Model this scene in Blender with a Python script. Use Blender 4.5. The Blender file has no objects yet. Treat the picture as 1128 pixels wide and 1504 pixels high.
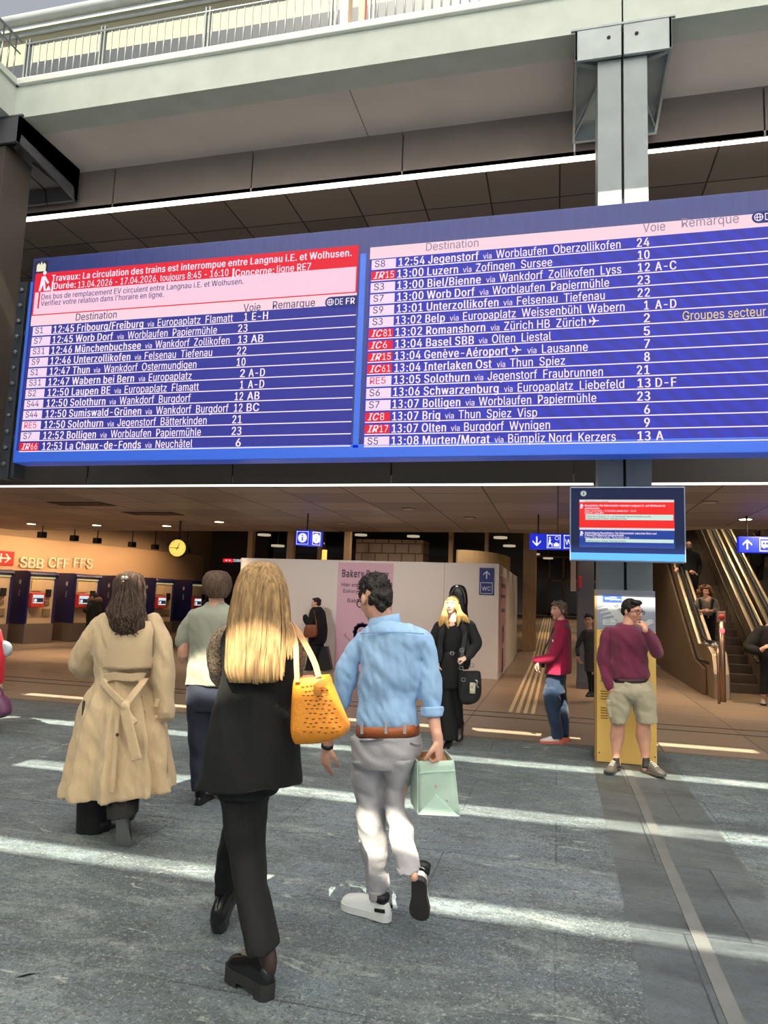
import bpy, math, random
from mathutils import Vector, Matrix, noise
random.seed(7)
SC = bpy.context.scene
COL = SC.collection
# ---------------------------------------------------------------- camera
FPX, CX, CY, EYE = 1035.0, 564.0, 752.0, 1.6
def nrm(v): return Vector(v).normalized()
_vx = nrm((4194, 24, -FPX)); _vy = Vector((815-CX, 889-CY, FPX)); _vy = (_vy-_vx*_vx.dot(_vy)).normalized()
_vz = _vx.cross(_vy)
if _vz.y > 0: _vz = -_vz
RM = Matrix((_vx, _vy, _vz))                    # camera (x right, y down, z forward) -> world
cam_d = bpy.data.cameras.new('camera'); cam = bpy.data.objects.new('camera', cam_d); COL.objects.link(cam)
cam_d.sensor_fit = 'HORIZONTAL'; cam_d.sensor_width = 36; cam_d.lens = 36*FPX/1128
m3 = Matrix((RM@Vector((1,0,0)), RM@Vector((0,-1,0)), RM@Vector((0,0,-1)))).transposed()
cam.matrix_world = Matrix.Translation((0,0,EYE)) @ m3.to_4x4()
cam_d.clip_end = 300; SC.camera = cam
# ---------------------------------------------------------------- sky, sun, exposure
SUN_EL, SUN_T = math.radians(52), -0.08
W = bpy.data.worlds.new('sky'); SC.world = W; W.use_nodes = True
nt = W.node_tree; bg = nt.nodes['Background']
sky = nt.nodes.new('ShaderNodeTexSky'); sky.sky_type = 'HOSEK_WILKIE'; sky.turbidity = 3
sky.sun_direction = (0.08, -0.62, 0.79); sky.ground_albedo = 0.4
mxw = nt.nodes.new('ShaderNodeMixRGB'); mxw.inputs[0].default_value = .55; mxw.inputs[2].default_value = (.9,.94,1,1)
nt.links.new(sky.outputs[0], mxw.inputs[1]); nt.links.new(mxw.outputs[0], bg.inputs[0])
bg.inputs[1].default_value = .8
sd = bpy.data.lights.new('sun', 'SUN'); sd.energy = 16.5; sd.angle = math.radians(.3); sd.color = (1,.925,.70)
so = bpy.data.objects.new('sun', sd); COL.objects.link(so)
sdir = Vector((SUN_T, 1, -math.tan(SUN_EL))).normalized()
so.rotation_euler = sdir.to_track_quat('-Z','Y').to_euler(); so.location = (0,-10,14)
SC.view_settings.view_transform = 'Standard'; SC.view_settings.look = 'None'
SC.view_settings.exposure = 0.0; SC.view_settings.gamma = 1; SC.view_settings.use_curve_mapping = False
SC.cycles.use_denoising = True; SC.cycles.max_bounces = 8; SC.cycles.diffuse_bounces = 4; SC.cycles.sample_clamp_indirect = 6
# ---------------------------------------------------------------- helpers
def ray(px, py): return RM @ Vector(((px-CX)/FPX, (py-CY)/FPX, 1))
def gnd(px, py, z=0):
    r = ray(px, py); t = (z-EYE)/r.z; return Vector((0,0,EYE))+r*t
def onY(px, py, Y):
    r = ray(px, py); return Vector((0,0,EYE))+r*(Y/r.y)
def proj(p):
    c = RM.transposed() @ (Vector(p)-Vector((0,0,EYE))); return c.x/c.z*FPX+CX, c.y/c.z*FPX+CY
def xat(px, Y, z):
    a, b = -12.0, 12.0
    for _ in range(40):
        m = (a+b)/2
        if proj((m, Y, z))[0] < px: a = m
        else: b = m
    return (a+b)/2
def s2l(c):
    c = c/255; return c/12.92 if c <= .04045 else ((c+.055)/1.055)**2.4
def rgb(r, g, b): return (s2l(r), s2l(g), s2l(b), 1)
_M = {}
def mat(name, col, rough=.6, metal=0, emit=0, ecol=None, noise_s=0, noise_a=.25, bump=0, bump_s=60, stretch=None, spec=None, sheen=0):
    if name in _M: return _M[name]
    m = bpy.data.materials.new(name); m.use_nodes = True; _M[name] = m
    n = m.node_tree.nodes; l = m.node_tree.links; b = n['Principled BSDF']
    b.inputs['Base Color'].default_value = col; b.inputs['Roughness'].default_value = rough; b.inputs['Metallic'].default_value = metal
    if spec is not None: b.inputs['Specular IOR Level'].default_value = spec
    if sheen: b.inputs['Sheen Weight'].default_value = sheen
    if emit:
        b.inputs['Emission Color'].default_value = ecol or col; b.inputs['Emission Strength'].default_value = emit
    if noise_s or bump:
        tc = n.new('ShaderNodeTexCoord'); mp = n.new('ShaderNodeMapping'); l.new(tc.outputs['Object'], mp.inputs[0])
        if stretch: mp.inputs['Scale'].default_value = stretch
    if noise_s:
        t = n.new('ShaderNodeTexNoise'); t.inputs['Scale'].default_value = noise_s; t.inputs['Detail'].default_value = 5
        l.new(mp.outputs[0], t.inputs[0])
        cr = n.new('ShaderNodeValToRGB'); l.new(t.outputs[0], cr.inputs[0])
        k0 = 1-noise_a; k1 = 1+noise_a
        cr.color_ramp.elements[0].color = (col[0]*k0, col[1]*k0, col[2]*k0, 1); cr.color_ramp.elements[0].position = .3
        cr.color_ramp.elements[1].color = (min(1,col[0]*k1), min(1,col[1]*k1), min(1,col[2]*k1), 1); cr.color_ramp.elements[1].position = .7
        l.new(cr.outputs[0], b.inputs['Base Color'])
    if bump:
        t2 = n.new('ShaderNodeTexNoise'); t2.inputs['Scale'].default_value = bump_s; t2.inputs['Detail'].default_value = 6; l.new(mp.outputs[0], t2.inputs[0])
        bp = n.new('ShaderNodeBump'); bp.inputs['Strength'].default_value = bump; bp.inputs['Distance'].default_value = .01
        l.new(t2.outputs[0], bp.inputs['Height']); l.new(bp.outputs[0], b.inputs['Normal'])
    return m
def tiles(name, c1, c2, mortar, bw, bh, ms=.004, rough=.5, vein=None, offset=0, squash=1, rot=0, spec=.5, nscale=1.5, bump=.15, mid=None, coord='xy'):
    m = bpy.data.materials.new(name); m.use_nodes = True; n = m.node_tree.nodes; l = m.node_tree.links; b = n['Principled BSDF']
    b.inputs['Roughness'].default_value = rough; b.inputs['Specular IOR Level'].default_value = spec
    tc = n.new('ShaderNodeTexCoord'); mp = n.new('ShaderNodeMapping'); l.new(tc.outputs['Object'], mp.inputs[0]); mp.inputs['Rotation'].default_value = (0,0,rot)
    src = mp.outputs[0]
    if coord == 'xz':
        sp = n.new('ShaderNodeSeparateXYZ'); cb = n.new('ShaderNodeCombineXYZ'); l.new(src, sp.inputs[0])
        l.new(sp.outputs[0], cb.inputs[0]); l.new(sp.outputs[2], cb.inputs[1]); src = cb.outputs[0]
    br = n.new('ShaderNodeTexBrick'); l.new(src, br.inputs[0])
    br.inputs['Scale'].default_value = 1; br.inputs['Brick Width'].default_value = bw; br.inputs['Row Height'].default_value = bh
    br.inputs['Mortar Size'].default_value = ms; br.inputs['Mortar Smooth'].default_value = .1; br.offset = offset; br.squash = squash
    br.inputs['Color1'].default_value = c1; br.inputs['Color2'].default_value = c2; br.inputs['Mortar'].default_value = mortar; br.inputs['Bias'].default_value = 0
    out = br.outputs[0]
    if vein:
        mp2 = n.new('ShaderNodeMapping'); mp2.inputs['Scale'].default_value = (.55,1.5,1); mp2.inputs['Rotation'].default_value = (0,0,.25); l.new(tc.outputs['Object'], mp2.inputs[0])
        for sc_, amt, colr, lo, hi in vein:
            t = n.new('ShaderNodeTexNoise'); t.inputs['Scale'].default_value = sc_; t.inputs['Detail'].default_value = 9; t.inputs['Roughness'].default_value = .65
            t.inputs['Distortion'].default_value = 1.2; l.new(mp2.outputs[0] if sc_ < 20 else mp.outputs[0], t.inputs[0])
            cr = n.new('ShaderNodeValToRGB'); cr.color_ramp.elements[0].position = lo; cr.color_ramp.elements[1].position = hi
            cr.color_ramp.elements[1].color = (amt,amt,amt,1); l.new(t.outputs[0], cr.inputs[0])
            mx = n.new('ShaderNodeMixRGB'); mx.inputs[2].default_value = colr; l.new(cr.outputs[0], mx.inputs[0]); l.new(out, mx.inputs[1]); out = mx.outputs[0]
    l.new(out, b.inputs['Base Color'])
    if bump:
        t2 = n.new('ShaderNodeTexNoise'); t2.inputs['Scale'].default_value = 18; t2.inputs['Detail'].default_value = 10; t2.inputs['Roughness'].default_value = .75; l.new(mp.outputs[0], t2.inputs[0])
        bp = n.new('ShaderNodeBump'); bp.inputs['Strength'].default_value = bump; bp.inputs['Distance'].default_value = .02
        l.new(t2.outputs[0], bp.inputs['Height']); l.new(bp.outputs[0], b.inputs['Normal'])
    return m

class MB:
    def __init__(s): s.v = []; s.f = []; s.mi = []; s.sm = []; s.m = 0; s.smooth = False
    def add(s, vs, fs, m=None, smooth=None):
        o = len(s.v); s.v += [Vector(v) for v in vs]
        for f in fs:
            s.f.append([i+o for i in f]); s.mi.append(s.m if m is None else m); s.sm.append(s.smooth if smooth is None else smooth)
        return s
    def box(s, c, d, R=None, m=None):
        c = Vector(c); vs = []
        for i in (-.5,.5):
            for j in (-.5,.5):
                for k in (-.5,.5):
                    p = Vector((i*d[0], j*d[1], k*d[2])); vs.append(c+(R@p if R else p))
        return s.add(vs, [(0,1,3,2),(4,6,7,5),(0,4,5,1),(2,3,7,6),(0,2,6,4),(1,5,7,3)], m, False)
    def bb(s, x0, x1, y0, y1, z0, z1, m=None): return s.box(((x0+x1)/2,(y0+y1)/2,(z0+z1)/2),(abs(x1-x0),abs(y1-y0),abs(z1-z0)), None, m)
    def quad(s, a, b, c, d, m=None): return s.add([a,b,c,d], [(0,1,2,3)], m, False)
    def prism(s, pts, ext, m=None):                 # planar polygon pushed along ext
        n = len(pts); e = Vector(ext); vs = [Vector(p) for p in pts]+[Vector(p)+e for p in pts]
        return s.add(vs, [tuple(range(n)), tuple(range(2*n-1,n-1,-1))]+[(i,(i+1)%n,(i+1)%n+n,i+n) for i in range(n)], m, False)
    def loft(s, rings, m=None, caps=True, smooth=True):   # rings: lists of points
        n = len(rings[0]); vs = [p for r in rings for p in r]; fs = []
        for i in range(len(rings)-1):
            for j in range(n):
                k = (j+1)%n; fs.append((i*n+j, i*n+k, (i+1)*n+k, (i+1)*n+j))
        if caps:
            a = len(vs); vs.append(sum((Vector(p) for p in rings[0]), Vector())/n); vs.append(sum((Vector(p) for p in rings[-1]), Vector())/n)
            for j in range(n):
                k = (j+1)%n; fs.append((a, k, j)); fs.append((a+1, (len(rings)-1)*n+j, (len(rings)-1)*n+k))
        return s.add(vs, fs, m, smooth)
    def tube(s, pts, rad, n=12, m=None, round_=True, smooth=True):
        pts = [Vector(p) for p in pts]
        if not isinstance(rad, (list, tuple)): rad = [rad]*len(pts)
        rings = []; u = None
        for i, p in enumerate(pts):
            t = (pts[min(i+1,len(pts)-1)]-pts[max(i-1,0)]).normalized()
            if u is None:
                u = t.orthogonal().normalized()
            else:
                u = (u-t*u.dot(t)); u = u.normalized() if u.length > 1e-6 else t.orthogonal().normalized()
            w = t.cross(u); r = rad[i]
            ring = lambda c, k: [c+(u*math.cos(a)+w*math.sin(a))*k for a in (2*math.pi*j/n for j in range(n))]
            if round_ and i == 0:
                for q in (.92,.6): rings.append(ring(p-t*r*q, r*math.sqrt(1-q*q)))
            rings.append(ring(p, r))
            if round_ and i == len(pts)-1:
                for q in (.6,.92): rings.append(ring(p+t*r*q, r*math.sqrt(1-q*q)))
        return s.loft(rings, m, True, smooth)
    def cyl(s, a, b, r, n=20, m=None, r2=None): return s.tube([a,b],[r, r if r2 is None else r2], n, m, False)
    def ell(s, c, r, R=None, m=None, nu=16, nv=10):
        c = Vector(c); vs = [c+(R@Vector((0,0,r[2])) if R else Vector((0,0,r[2])))]; fs = []
        for i in range(1,nv):
            a = math.pi*i/nv
            for j in range(nu):
                b = 2*math.pi*j/nu; p = Vector((r[0]*math.sin(a)*math.cos(b), r[1]*math.sin(a)*math.sin(b), r[2]*math.cos(a)))
                vs.append(c+(R@p if R else p))
        p = Vector((0,0,-r[2])); vs.append(c+(R@p if R else p)); last = len(vs)-1
        for j in range(nu): fs.append((0, 1+j, 1+(j+1)%nu)); fs.append((last, last-nu+(j+1)%nu, last-nu+j))
        for i in range(nv-2):
            for j in range(nu): k = (j+1)%nu; fs.append((1+i*nu+j, 1+(i+1)*nu+j, 1+(i+1)*nu+k, 1+i*nu+k))
        return s.add(vs, fs, m, True)
    def mesh(s, name, off=Vector()):
        me = bpy.data.meshes.new(name); me.from_pydata([v-off for v in s.v], [], s.f)
        me.polygons.foreach_set('material_index', s.mi); me.polygons.foreach_set('use_smooth', s.sm); me.update(); return me
def origin(p):
    o = Vector()
    while p is not None: o = o+p.location; p = p.parent
    return o
def link(name, me, mats, parent=None, loc=None):
    o = bpy.data.objects.new(name, me); COL.objects.link(o)
    for m in (mats if isinstance(mats, (list, tuple)) else [mats]): me.materials.append(m)
    if parent is not None: o.parent = parent
    elif loc is not None: o.location = loc
    return o
def obj(name, mb, mats, parent=None, bevel=0, loc=None, label=None):
    off = origin(parent) if parent is not None else (Vector(loc) if loc is not None else Vector())
    o = link(name, mb.mesh(name, off), mats, parent, loc)
    if bevel:
        b = o.modifiers.new('bevel','BEVEL'); b.width = bevel; b.segments = 2; b.limit_method = 'ANGLE'
    if label: o['label'] = label
    return o
def tag(o, label, cat, group=None):
    o['label'] = label; o['category'] = cat
    if group: o['group'] = group
    return o
def thing(name, label, cat, loc=(0,0,0), group=None):
    o = bpy.data.objects.new(name, None); COL.objects.link(o); o.location = loc; o.empty_display_size = .1
    return tag(o, label, cat, group)
def struct(name, mb, mats, bevel=0, parent=None):
    o = obj(name, mb, mats, parent, bevel)
    if parent is None: o['kind'] = 'structure'
    return o
# letter outlines (grotesque capitals 509 units high): character ~ advance ~ outline loops
GLYPHS = {}
for _ln in """A~480~16 0 201 509 276 509 463 0 395 0 276 334 232 478 245 478 228 419 191 302 85 0;110 142 110 199 370 199 370 142
B~456~60 0 60 509 266 508 310 499 329 491 359 469 381 442 394 410 398 374 392 331 380 310 356 286 315 267 315 262 327 261 351 252 374 237 394 216 409 189 417 155 417 117 408 83 400 67 390 52 362 28 324 10 301 4 247 0;125 57 272 58 315 70 330 80 341 92 354 120 355 149 342 184 317 211 293 224 279 228 248 231 125 231;125 285 252 286 277 291 299 302 323 326 333 348 336 372 334 388 323 417 313 429 299 439 283 446 263 450 125 452
C~510~267 -7 235 -5 205 1 177 11 150 25 126 42 104 63 70 115 57 146 42 215 40 254 42 293 57 362 70 393 104 445 150 484 177 498 205 508 235 514 267 516 305 513 340 504 373 490 402 471 427 447 448 418 463 385 473 348 408 348 401 373 375 413 348 435 327 445 292 454 267 456 245 454 203 443 166 419 137 385 125 364 109 314 103 254 109 194 125 145 137 123 166 89 184 76 203 66 245 54 280 53 315 60 348 74 375 96 401 136 408 160 473 160 457 107 438 76 416 49 388 28 357 11 305 -4
D~502~219 0 96 0 96 57 215 57 244 58 272 63 296 70 318 81 354 110 368 128 379 149 394 198 398 226 398 285 388 337 379 361 354 399 320 428 299 438 275 446 221 452 93 452 93 509 261 507 325 492 353 478 377 461 399 441 418 418 446 361 455 329 462 255 455 181 446 149 433 119 417 92 398 68 376 48 351 31 322 17 256 2;125 509 125 0 60 0 60 509
E~419~60 0 60 509 372 509 372 452 125 452 125 286 355 286 355 229 125 229 125 57 375 57 375 0
F~410~60 0 60 509 369 509 369 452 125 452 125 278 346 278 346 221 125 221 125 0
G~520~269 -7 236 -5 205 1 176 11 149 25 125 43 104 64 85 88 69 116 57 146 47 179 40 254 47 329 57 362 69 393 103 445 149 484 175 498 203 508 233 514 265 516 304 513 340 504 374 489 403 469 429 445 458 401 474 349 408 349 387 393 365 420 347 434 304 452 265 456 243 454 202 443 183 432 150 404 125 364 109 314 105 285 103 254 109 194 125 145 151 105 184 76 224 59 246 54 269 53 309 57 328 63 360 81 386 107 396 123 410 160 415 202 434 199 283 199 283 256 478 256 478 200 471 141 463 115 436 69 399 33 377 19 326 0
H~517~60 0 60 509 125 509 125 289 392 289 392 509 457 509 457 0 392 0 392 232 125 232 125 0
I~300~31 0 31 57 118 57 118 452 31 452 31 509 269 509 269 452 183 452 183 57 269 57 269 0
J~396~185 -7 153 -4 124 3 98 15 75 33 57 55 44 81 36 111 33 173 98 173 99 123 104 104 111 88 122 74 149 56 166 51 204 51 220 56 248 74 266 104 272 145 272 509 336 509 336 145 334 111 326 81 313 55 294 33 271 15 246 3 217 -4
K~467~104 145 104 216 165 293 364 509 448 509 231 276 228 276;60 0 60 509 125 509 125 0;372 0 188 259 228 309 449 0
L~393~60 0 60 509 125 509 125 57 361 57 361 0
M~628~60 0 60 509 152 509 280 181 322 49 307 49 345 167 476 509 568 509 568 0 504 0 504 327 507 457 513 457 471 331 342 0 286 0 165 304 112 457 119 457 121 383 122 0
N~523~60 0 60 509 136 509 369 141 414 55 405 54 399 146 399 509 463 509 463 0 387 0 177 331 108 452 119 454 125 317 125 0
O~533~267 -7 235 -5 205 1 177 11 150 25 126 42 105 63 70 115 57 146 42 215 40 254 42 293 57 362 70 393 86 421 105 445 126 466 150 484 177 498 205 508 235 514 267 516 299 514 329 508 357 498 384 484 408 466 429 445 448 421 464 393 477 362 486 329 493 254 486 179 477 146 464 115 429 63 408 42 384 25 357 11 329 1 299 -5;267 53 289 54 330 66 367 89 383 105 408 144 418 168 425 194 430 254 429 286 418 341 408 365 383 404 367 420 330 443 310 450 267 456 223 450 203 443 184 433 151 404 125 364 116 340 109 314 103 254 109 194 116 168 125 144 151 105 184 76 203 66 245 54
P~445~60 0 60 509 263 507 312 497 332 487 366 462 390 430 398 411 404 391 409 348 404 304 390 265 366 233 332 207 289 191 235 186 109 186 109 242 233 242 284 250 308 264 327 282 338 306 344 333 342 376 333 402 318 423 297 439 268 449 251 451 125 452 125 0
Q~533~245 159 313 159 468 -48 401 -48;267 -7 235 -5 205 1 177 11 150 25 126 42 105 63 70 115 57 146 42 215 40 254 42 293 57 362 70 393 86 421 105 445 126 466 150 484 177 498 205 508 235 514 267 516 299 514 329 508 357 498 384 484 408 466 429 445 448 421 464 393 477 362 486 329 493 254 486 179 477 146 464 115 429 63 408 42 384 25 357 11 329 1 299 -5;267 53 289 54 330 66 367 89 383 105 408 144 418 168 425 194 430 254 429 286 418 341 408 365 383 404 367 420 330 443 310 450 267 456 223 450 203 443 184 433 151 404 125 364 116 340 109 314 103 254 109 194 116 168 125 144 151 105 184 76 203 66 245 54
R~449~60 0 60 509 264 507 290 504 333 489 367 465 380 450 399 415 408 374 408 330 405 309 390 271 367 240 333 217 289 203 236 198 96 198 96 255 234 255 284 262 309 273 327 290 339 312 344 338 344 367 334 405 319 425 298 440 269 449 252 451 125 452 125 0;353 0 230 229 303 229 428 0
S~447~224 -9 197 -8 149 1 108 19 91 31 76 45 54 77 46 96 38 137 104 137 110 110 123 88 132 79 166 59 209 50 257 52 286 60 321 82 336 102 345 126 345 151 338 171 325 186 296 205 184 239 128 260 86 289 60 326 54 348 53 393 58 413 65 431 87 463 119 488 158 506 227 516 275 511 296 505 316 498 351 476 377 449 387 433 399 397 401 378 337 378 334 396 326 412 316 426 302 437 286 447 267 453 225 459 209 458 167 448 136 427 118 398 115 376 119 352 131 334 158 313 202 296 312 264 359 238 379 220 395 198 405 171 408 139 407 118 396 81 374 48 360 34 343 21 302 2 252 -8
T~449~32 452 32 509 417 509 417 452 257 452 257 0 193 0 193 452
U~517~259 -8 230 -7 203 -2 154 15 114 43 98 60 74 101 66 124 60 173 60 509 124 509 124 178 125 160 133 128 160 87 187 68 220 56 259 52 298 56 331 68 357 87 368 99 384 128 392 160 393 178 393 509 457 509 457 173 456 148 443 101 419 60 403 43 363 15 315 -2 288 -7
V~480~204 0 16 509 84 509 203 176 248 31 235 31 252 90 279 176 395 509 463 509 278 0
W~686~155 0 16 509 82 509 170 171 197 40 189 40 208 133 306 509 380 509 462 196 497 40 488 40 504 120 603 509 670 509 530 0 455 0 363 339 336 475 350 475 323 341 230 0
X~474~18 0 217 284 217 236 29 509 104 509 204 361 243 292 232 292 261 345 374 509 446 509 259 239 259 287 456 0 382 0 268 165 230 231 244 231 221 189 91 0
Y~472~203 0 203 208 16 509 91 509 208 318 229 279 250 230 224 230 244 280 381 509 455 509 268 208 268 0
Z~438~42 0 42 46 306 431 341 476 348 454 40 452 40 509 397 509 397 462 169 129 116 57 97 33 90 54 152 57 399 57 399 0
a~389~160 -9 126 -5 94 5 80 12 57 32 40 58 31 90 31 123 38 150 43 161 58 179 89 199 125 211 244 228 265 235 273 243 276 255 271 288 256 311 240 322 220 329 196 331 171 329 140 318 118 301 100 274 41 291 48 308 67 335 104 364 133 375 163 382 179 384 227 382 275 367 296 353 315 333 329 306 336 272 337 251 337 0 277 0 277 52 272 52 252 25 226 6 190 -6;170 45 216 53 239 66 257 83 269 104 275 126 276 190 265 184 239 177 144 162 125 155 103 139 95 124 92 105 94 87 102 72 130 52
b~424~229 -8 198 -5 162 10 138 31 118 59 112 59 112 0 53 0 53 509 114 509 114 319 118 319 144 353 171 373 212 384 252 383 294 371 313 361 330 347 359 313 379 270 389 218 389 160 379 108 370 84 346 45 313 16 294 5 274 -2 252 -7;220 47 253 51 267 57 291 76 301 88 309 101 321 133 328 189 321 245 301 290 280 311 267 319 237 329 220 330 203 329 174 320 161 312 140 291 125 263 113 210 113 169 116 150 125 115 140 86 174 57 188 51
c~396~207 -8 182 -7 137 6 117 16 82 46 68 64 46 108 36 159 34 187 36 216 46 268 68 312 82 330 98 346 137 371 182 383 221 384 272 373 315 349 347 312 362 277 303 262 294 283 276 306 257 319 226 329 189 329 158 319 145 310 134 300 115 274 99 224 96 187 99 151 115 102 134 76 158 57 173 51 207 46 234 49 250 54 271 66 296 95 304 117 363 102 354 78 334 46 306 21 261 -1
d~424~195 -8 172 -7 151 -2 130 5 111 16 79 45 55 84 39 133 35 160 35 218 46 270 66 313 79 332 95 347 112 361 131 371 173 383 213 384 253 373 280 353 306 319 311 319 311 509 372 509 372 0 313 0 313 59 307 59 287 31 263 10 227 -5;205 47 236 51 250 57 263 65 284 86 293 100 305 132 312 189 305 247 293 278 284 291 275 302 251 320 221 329 205 330 187 329 157 319 133 301 124 290 115 276 103 245 96 189 103 133 115 101 124 88 134 76 158 57 172 51
e~404~212 -8 185 -7 161 -2 117 16 98 30 68 64 56 85 46 108 35 159 35 215 39 242 55 290 67 311 97 346 115 359 135 370 180 383 221 384 251 379 294 361 319 341 331 329 350 299 363 263 370 219 371 169 75 169 75 221 338 221 310 202 303 254 291 282 263 314 237 326 222 329 189 329 159 321 135 304 116 282 103 256 99 241 96 211 97 157 110 106 118 92 139 70 151 61 179 50 224 47 244 50 271 61 292 80 306 105 365 91 345 51 311 19 283 4 266 -1
f~254~228 379 228 327 6 327 6 379;81 0 81 432 84 461 89 474 104 496 135 519 161 527 187 530 234 524 243 521 227 468 200 474 171 470 154 460 145 443 142 431 142 0
g~425~207 -151 150 -144 105 -127 73 -101 51 -69 101 -41 128 -72 165 -92 192 -97 229 -96 267 -85 295 -62 304 -47 310 -28 311 68 306 68 287 41 263 21 241 11 212 5 173 6 152 10 132 17 95 39 80 53 55 90 39 136 35 163 35 220 46 271 66 314 80 332 112 361 152 378 173 383 196 384 213 384 242 378 273 360 288 346 308 319 313 319 313 379 372 379 372 -9 367 -54 350 -90 324 -117 308 -127 291 -136 251 -147;205 59 237 63 264 75 275 84 285 95 300 121 312 172 312 212 309 231 300 264 285 291 275 303 251 320 222 329 205 330 188 329 158 320 145 312 124 290 115 277 103 246 96 193 103 138 124 96 134 85 158 68 172 63
h~410~114 227 114 0 53 0 53 509 114 509 114 287 102 287 112 312 137 349 152 362 187 379 227 384 264 380 295 369 321 349 341 321 348 304 356 264 357 0 296 0 295 256 283 291 273 304 246 323 229 328 184 326 161 317 141 303 126 283 117 257
i~167~53 0 53 379 114 379 114 0;84 443 60 449 44 468 41 483 44 499 54 512 67 521 84 524 100 521 114 512 126 491 126 475 114 455 100 446
j~167~53 379 114 379 113 -47 111 -63 102 -90 95 -102 76 -122 52 -135 37 -139 -10 -143 -10 -87 14 -86 34 -78 46 -64 52 -42;83 443 67 446 53 455 44 468 41 483 44 499 53 512 67 521 83 524 100 521 114 512 123 499 126 483 123 468 114 455 100 446
k~381~110 137 110 212 121 212 284 379 360 379 184 199 177 199;53 0 53 509 114 509 114 0;294 0 148 186 191 229 372 0
l~189~139 -2 101 3 86 10 74 20 65 33 58 47 54 65 53 509 114 509 115 77 120 62 130 54 146 52 170 54 181 3 156 -2
m~610~53 0 53 379 112 379 112 295 108 295 118 323 132 346 141 355 172 376 207 386 239 385 257 380 287 361 309 331 316 314 321 295 312 295 322 321 347 353 368 369 407 383 437 386 468 383 510 364 532 342 548 313 556 276 557 0 496 0 494 273 490 289 473 313 447 326 419 330 395 328 365 314 345 290 338 270 335 247 335 0 274 0 273 275 262 301 242 320 229 326 199 330 168 325 148 314 132 299 117 266 114 253 114 0
n~410~114 227 114 0 53 0 53 379 112 379 112 287 102 287 112 312 137 349 152 362 187 379 227 384 264 380 295 369 321 349 341 321 348 304 356 264 357 0 296 0 295 256 283 291 273 304 246 323 229 328 184 326 161 317 141 303 126 283 117 257
o~415~207 -8 182 -7 137 6 117 16 82 46 68 64 46 108 36 159 34 187 36 216 46 268 68 312 82 330 98 346 137 371 182 383 207 384 233 383 278 371 299 360 333 330 347 312 369 268 376 243 381 187 380 159 369 108 347 64 333 46 299 16 278 6 233 -7;207 46 242 51 257 57 282 76 307 117 316 151 319 187 316 224 307 258 300 274 282 300 257 319 226 329 207 330 189 329 158 319 134 300 115 274 108 258 99 224 96 187 99 151 108 117 115 102 134 76 158 57 173 51
p~424~53 -143 53 379 112 379 112 319 118 319 137 346 152 360 183 378 212 384 252 383 294 371 313 361 345 332 370 293 379 270 389 218 389 160 379 108 370 84 346 45 330 29 294 5 252 -7 198 -5 173 4 145 24 118 59 114 59 114 -143;220 47 253 51 267 57 291 76 301 88 309 101 321 133 328 189 321 245 301 290 280 311 267 319 237 329 220 330 203 329 174 320 161 312 140 291 125 263 113 210 113 169 116 150 125 115 140 86 174 57 188 51
q~424~372 -143 311 -143 311 59 306 59 280 24 252 4 227 -5 172 -7 130 5 94 29 79 45 55 84 39 133 35 160 35 218 39 245 55 293 79 332 112 361 131 371 173 383 213 384 241 378 272 360 287 346 307 319 313 319 313 379 372 379;205 47 236 51 250 57 263 65 284 86 293 100 305 132 312 189 305 247 293 278 284 291 275 302 251 320 221 329 205 330 187 329 157 319 133 301 124 290 115 276 103 245 96 189 103 133 115 101 124 88 134 76 158 57 172 51
r~259~53 0 53 379 112 379 112 321 115 321 130 347 140 358 166 375 196 384 243 384 243 322 213 326 182 323 149 309 126 284 114 250 114 0
s~365~182 -8 128 -2 112 3 84 18 72 27 53 50 45 63 36 94 94 107 105 79 124 60 150 49 165 46 200 46 232 55 255 71 267 91 265 121 254 136 237 147 125 177 87 196 72 208 53 237 48 255 47 274 51 305 57 319 75 343 100 363 131 377 149 381 167 384 206 384 239 378 279 358 307 328 324 290 268 277 251 307 232 323 205 331 171 332 143 324 121 308 110 289 112 258 124 243 144 232 254 202 275 194 292 183 317 158 325 142 330 125 330 90 321 61 302 35 290 24 260 6 242 0 223 -5
t~227~204 379 204 327 6 327 6 379;65 471 126 471 128 76 136 61 150 53 177 50 202 54 213 2 208 0 168 -4 145 -3 125 2 107 10 92 21 80 35 72 52 65 93
u~410~182 -5 146 -1 130 4 101 20 78 44 62 76 57 95 53 139 53 379 114 379 114 144 119 105 137 75 150 64 164 56 200 50 226 53 259 69 276 86 293 122 296 153 296 379 357 379 357 0 298 0 298 92 307 92 297 67 286 47 257 17 222 0
v~389~163 0 17 379 84 379 177 121 206 21 184 21 218 138 305 379 371 379 226 0
w~567~138 0 23 379 87 379 149 157 175 41 165 41 180 113 252 379 316 379 382 136 402 41 391 41 402 90 423 176 480 379 545 379 429 0 368 0 315 185 277 338 291 338 263 225 199 0
x~379~21 0 171 218 171 171 29 379 100 379 207 206 175 206 224 292 282 379 352 379 209 169 209 214 358 0 287 0 222 99 173 182 205 182 157 99 91 0
y~389~47 -139 61 -86 96 -90 111 -87 124 -80 136 -67 146 -48 163 -1 17 379 84 379 177 121 206 21 184 21 188 37 212 121 305 379 371 379 204 -58 184 -97 159 -124 128 -140 104 -145 77 -145
z~380~42 0 42 46 254 320 254 323 48 323 48 379 333 379 333 331 126 60 126 56 339 56 339 0
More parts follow.
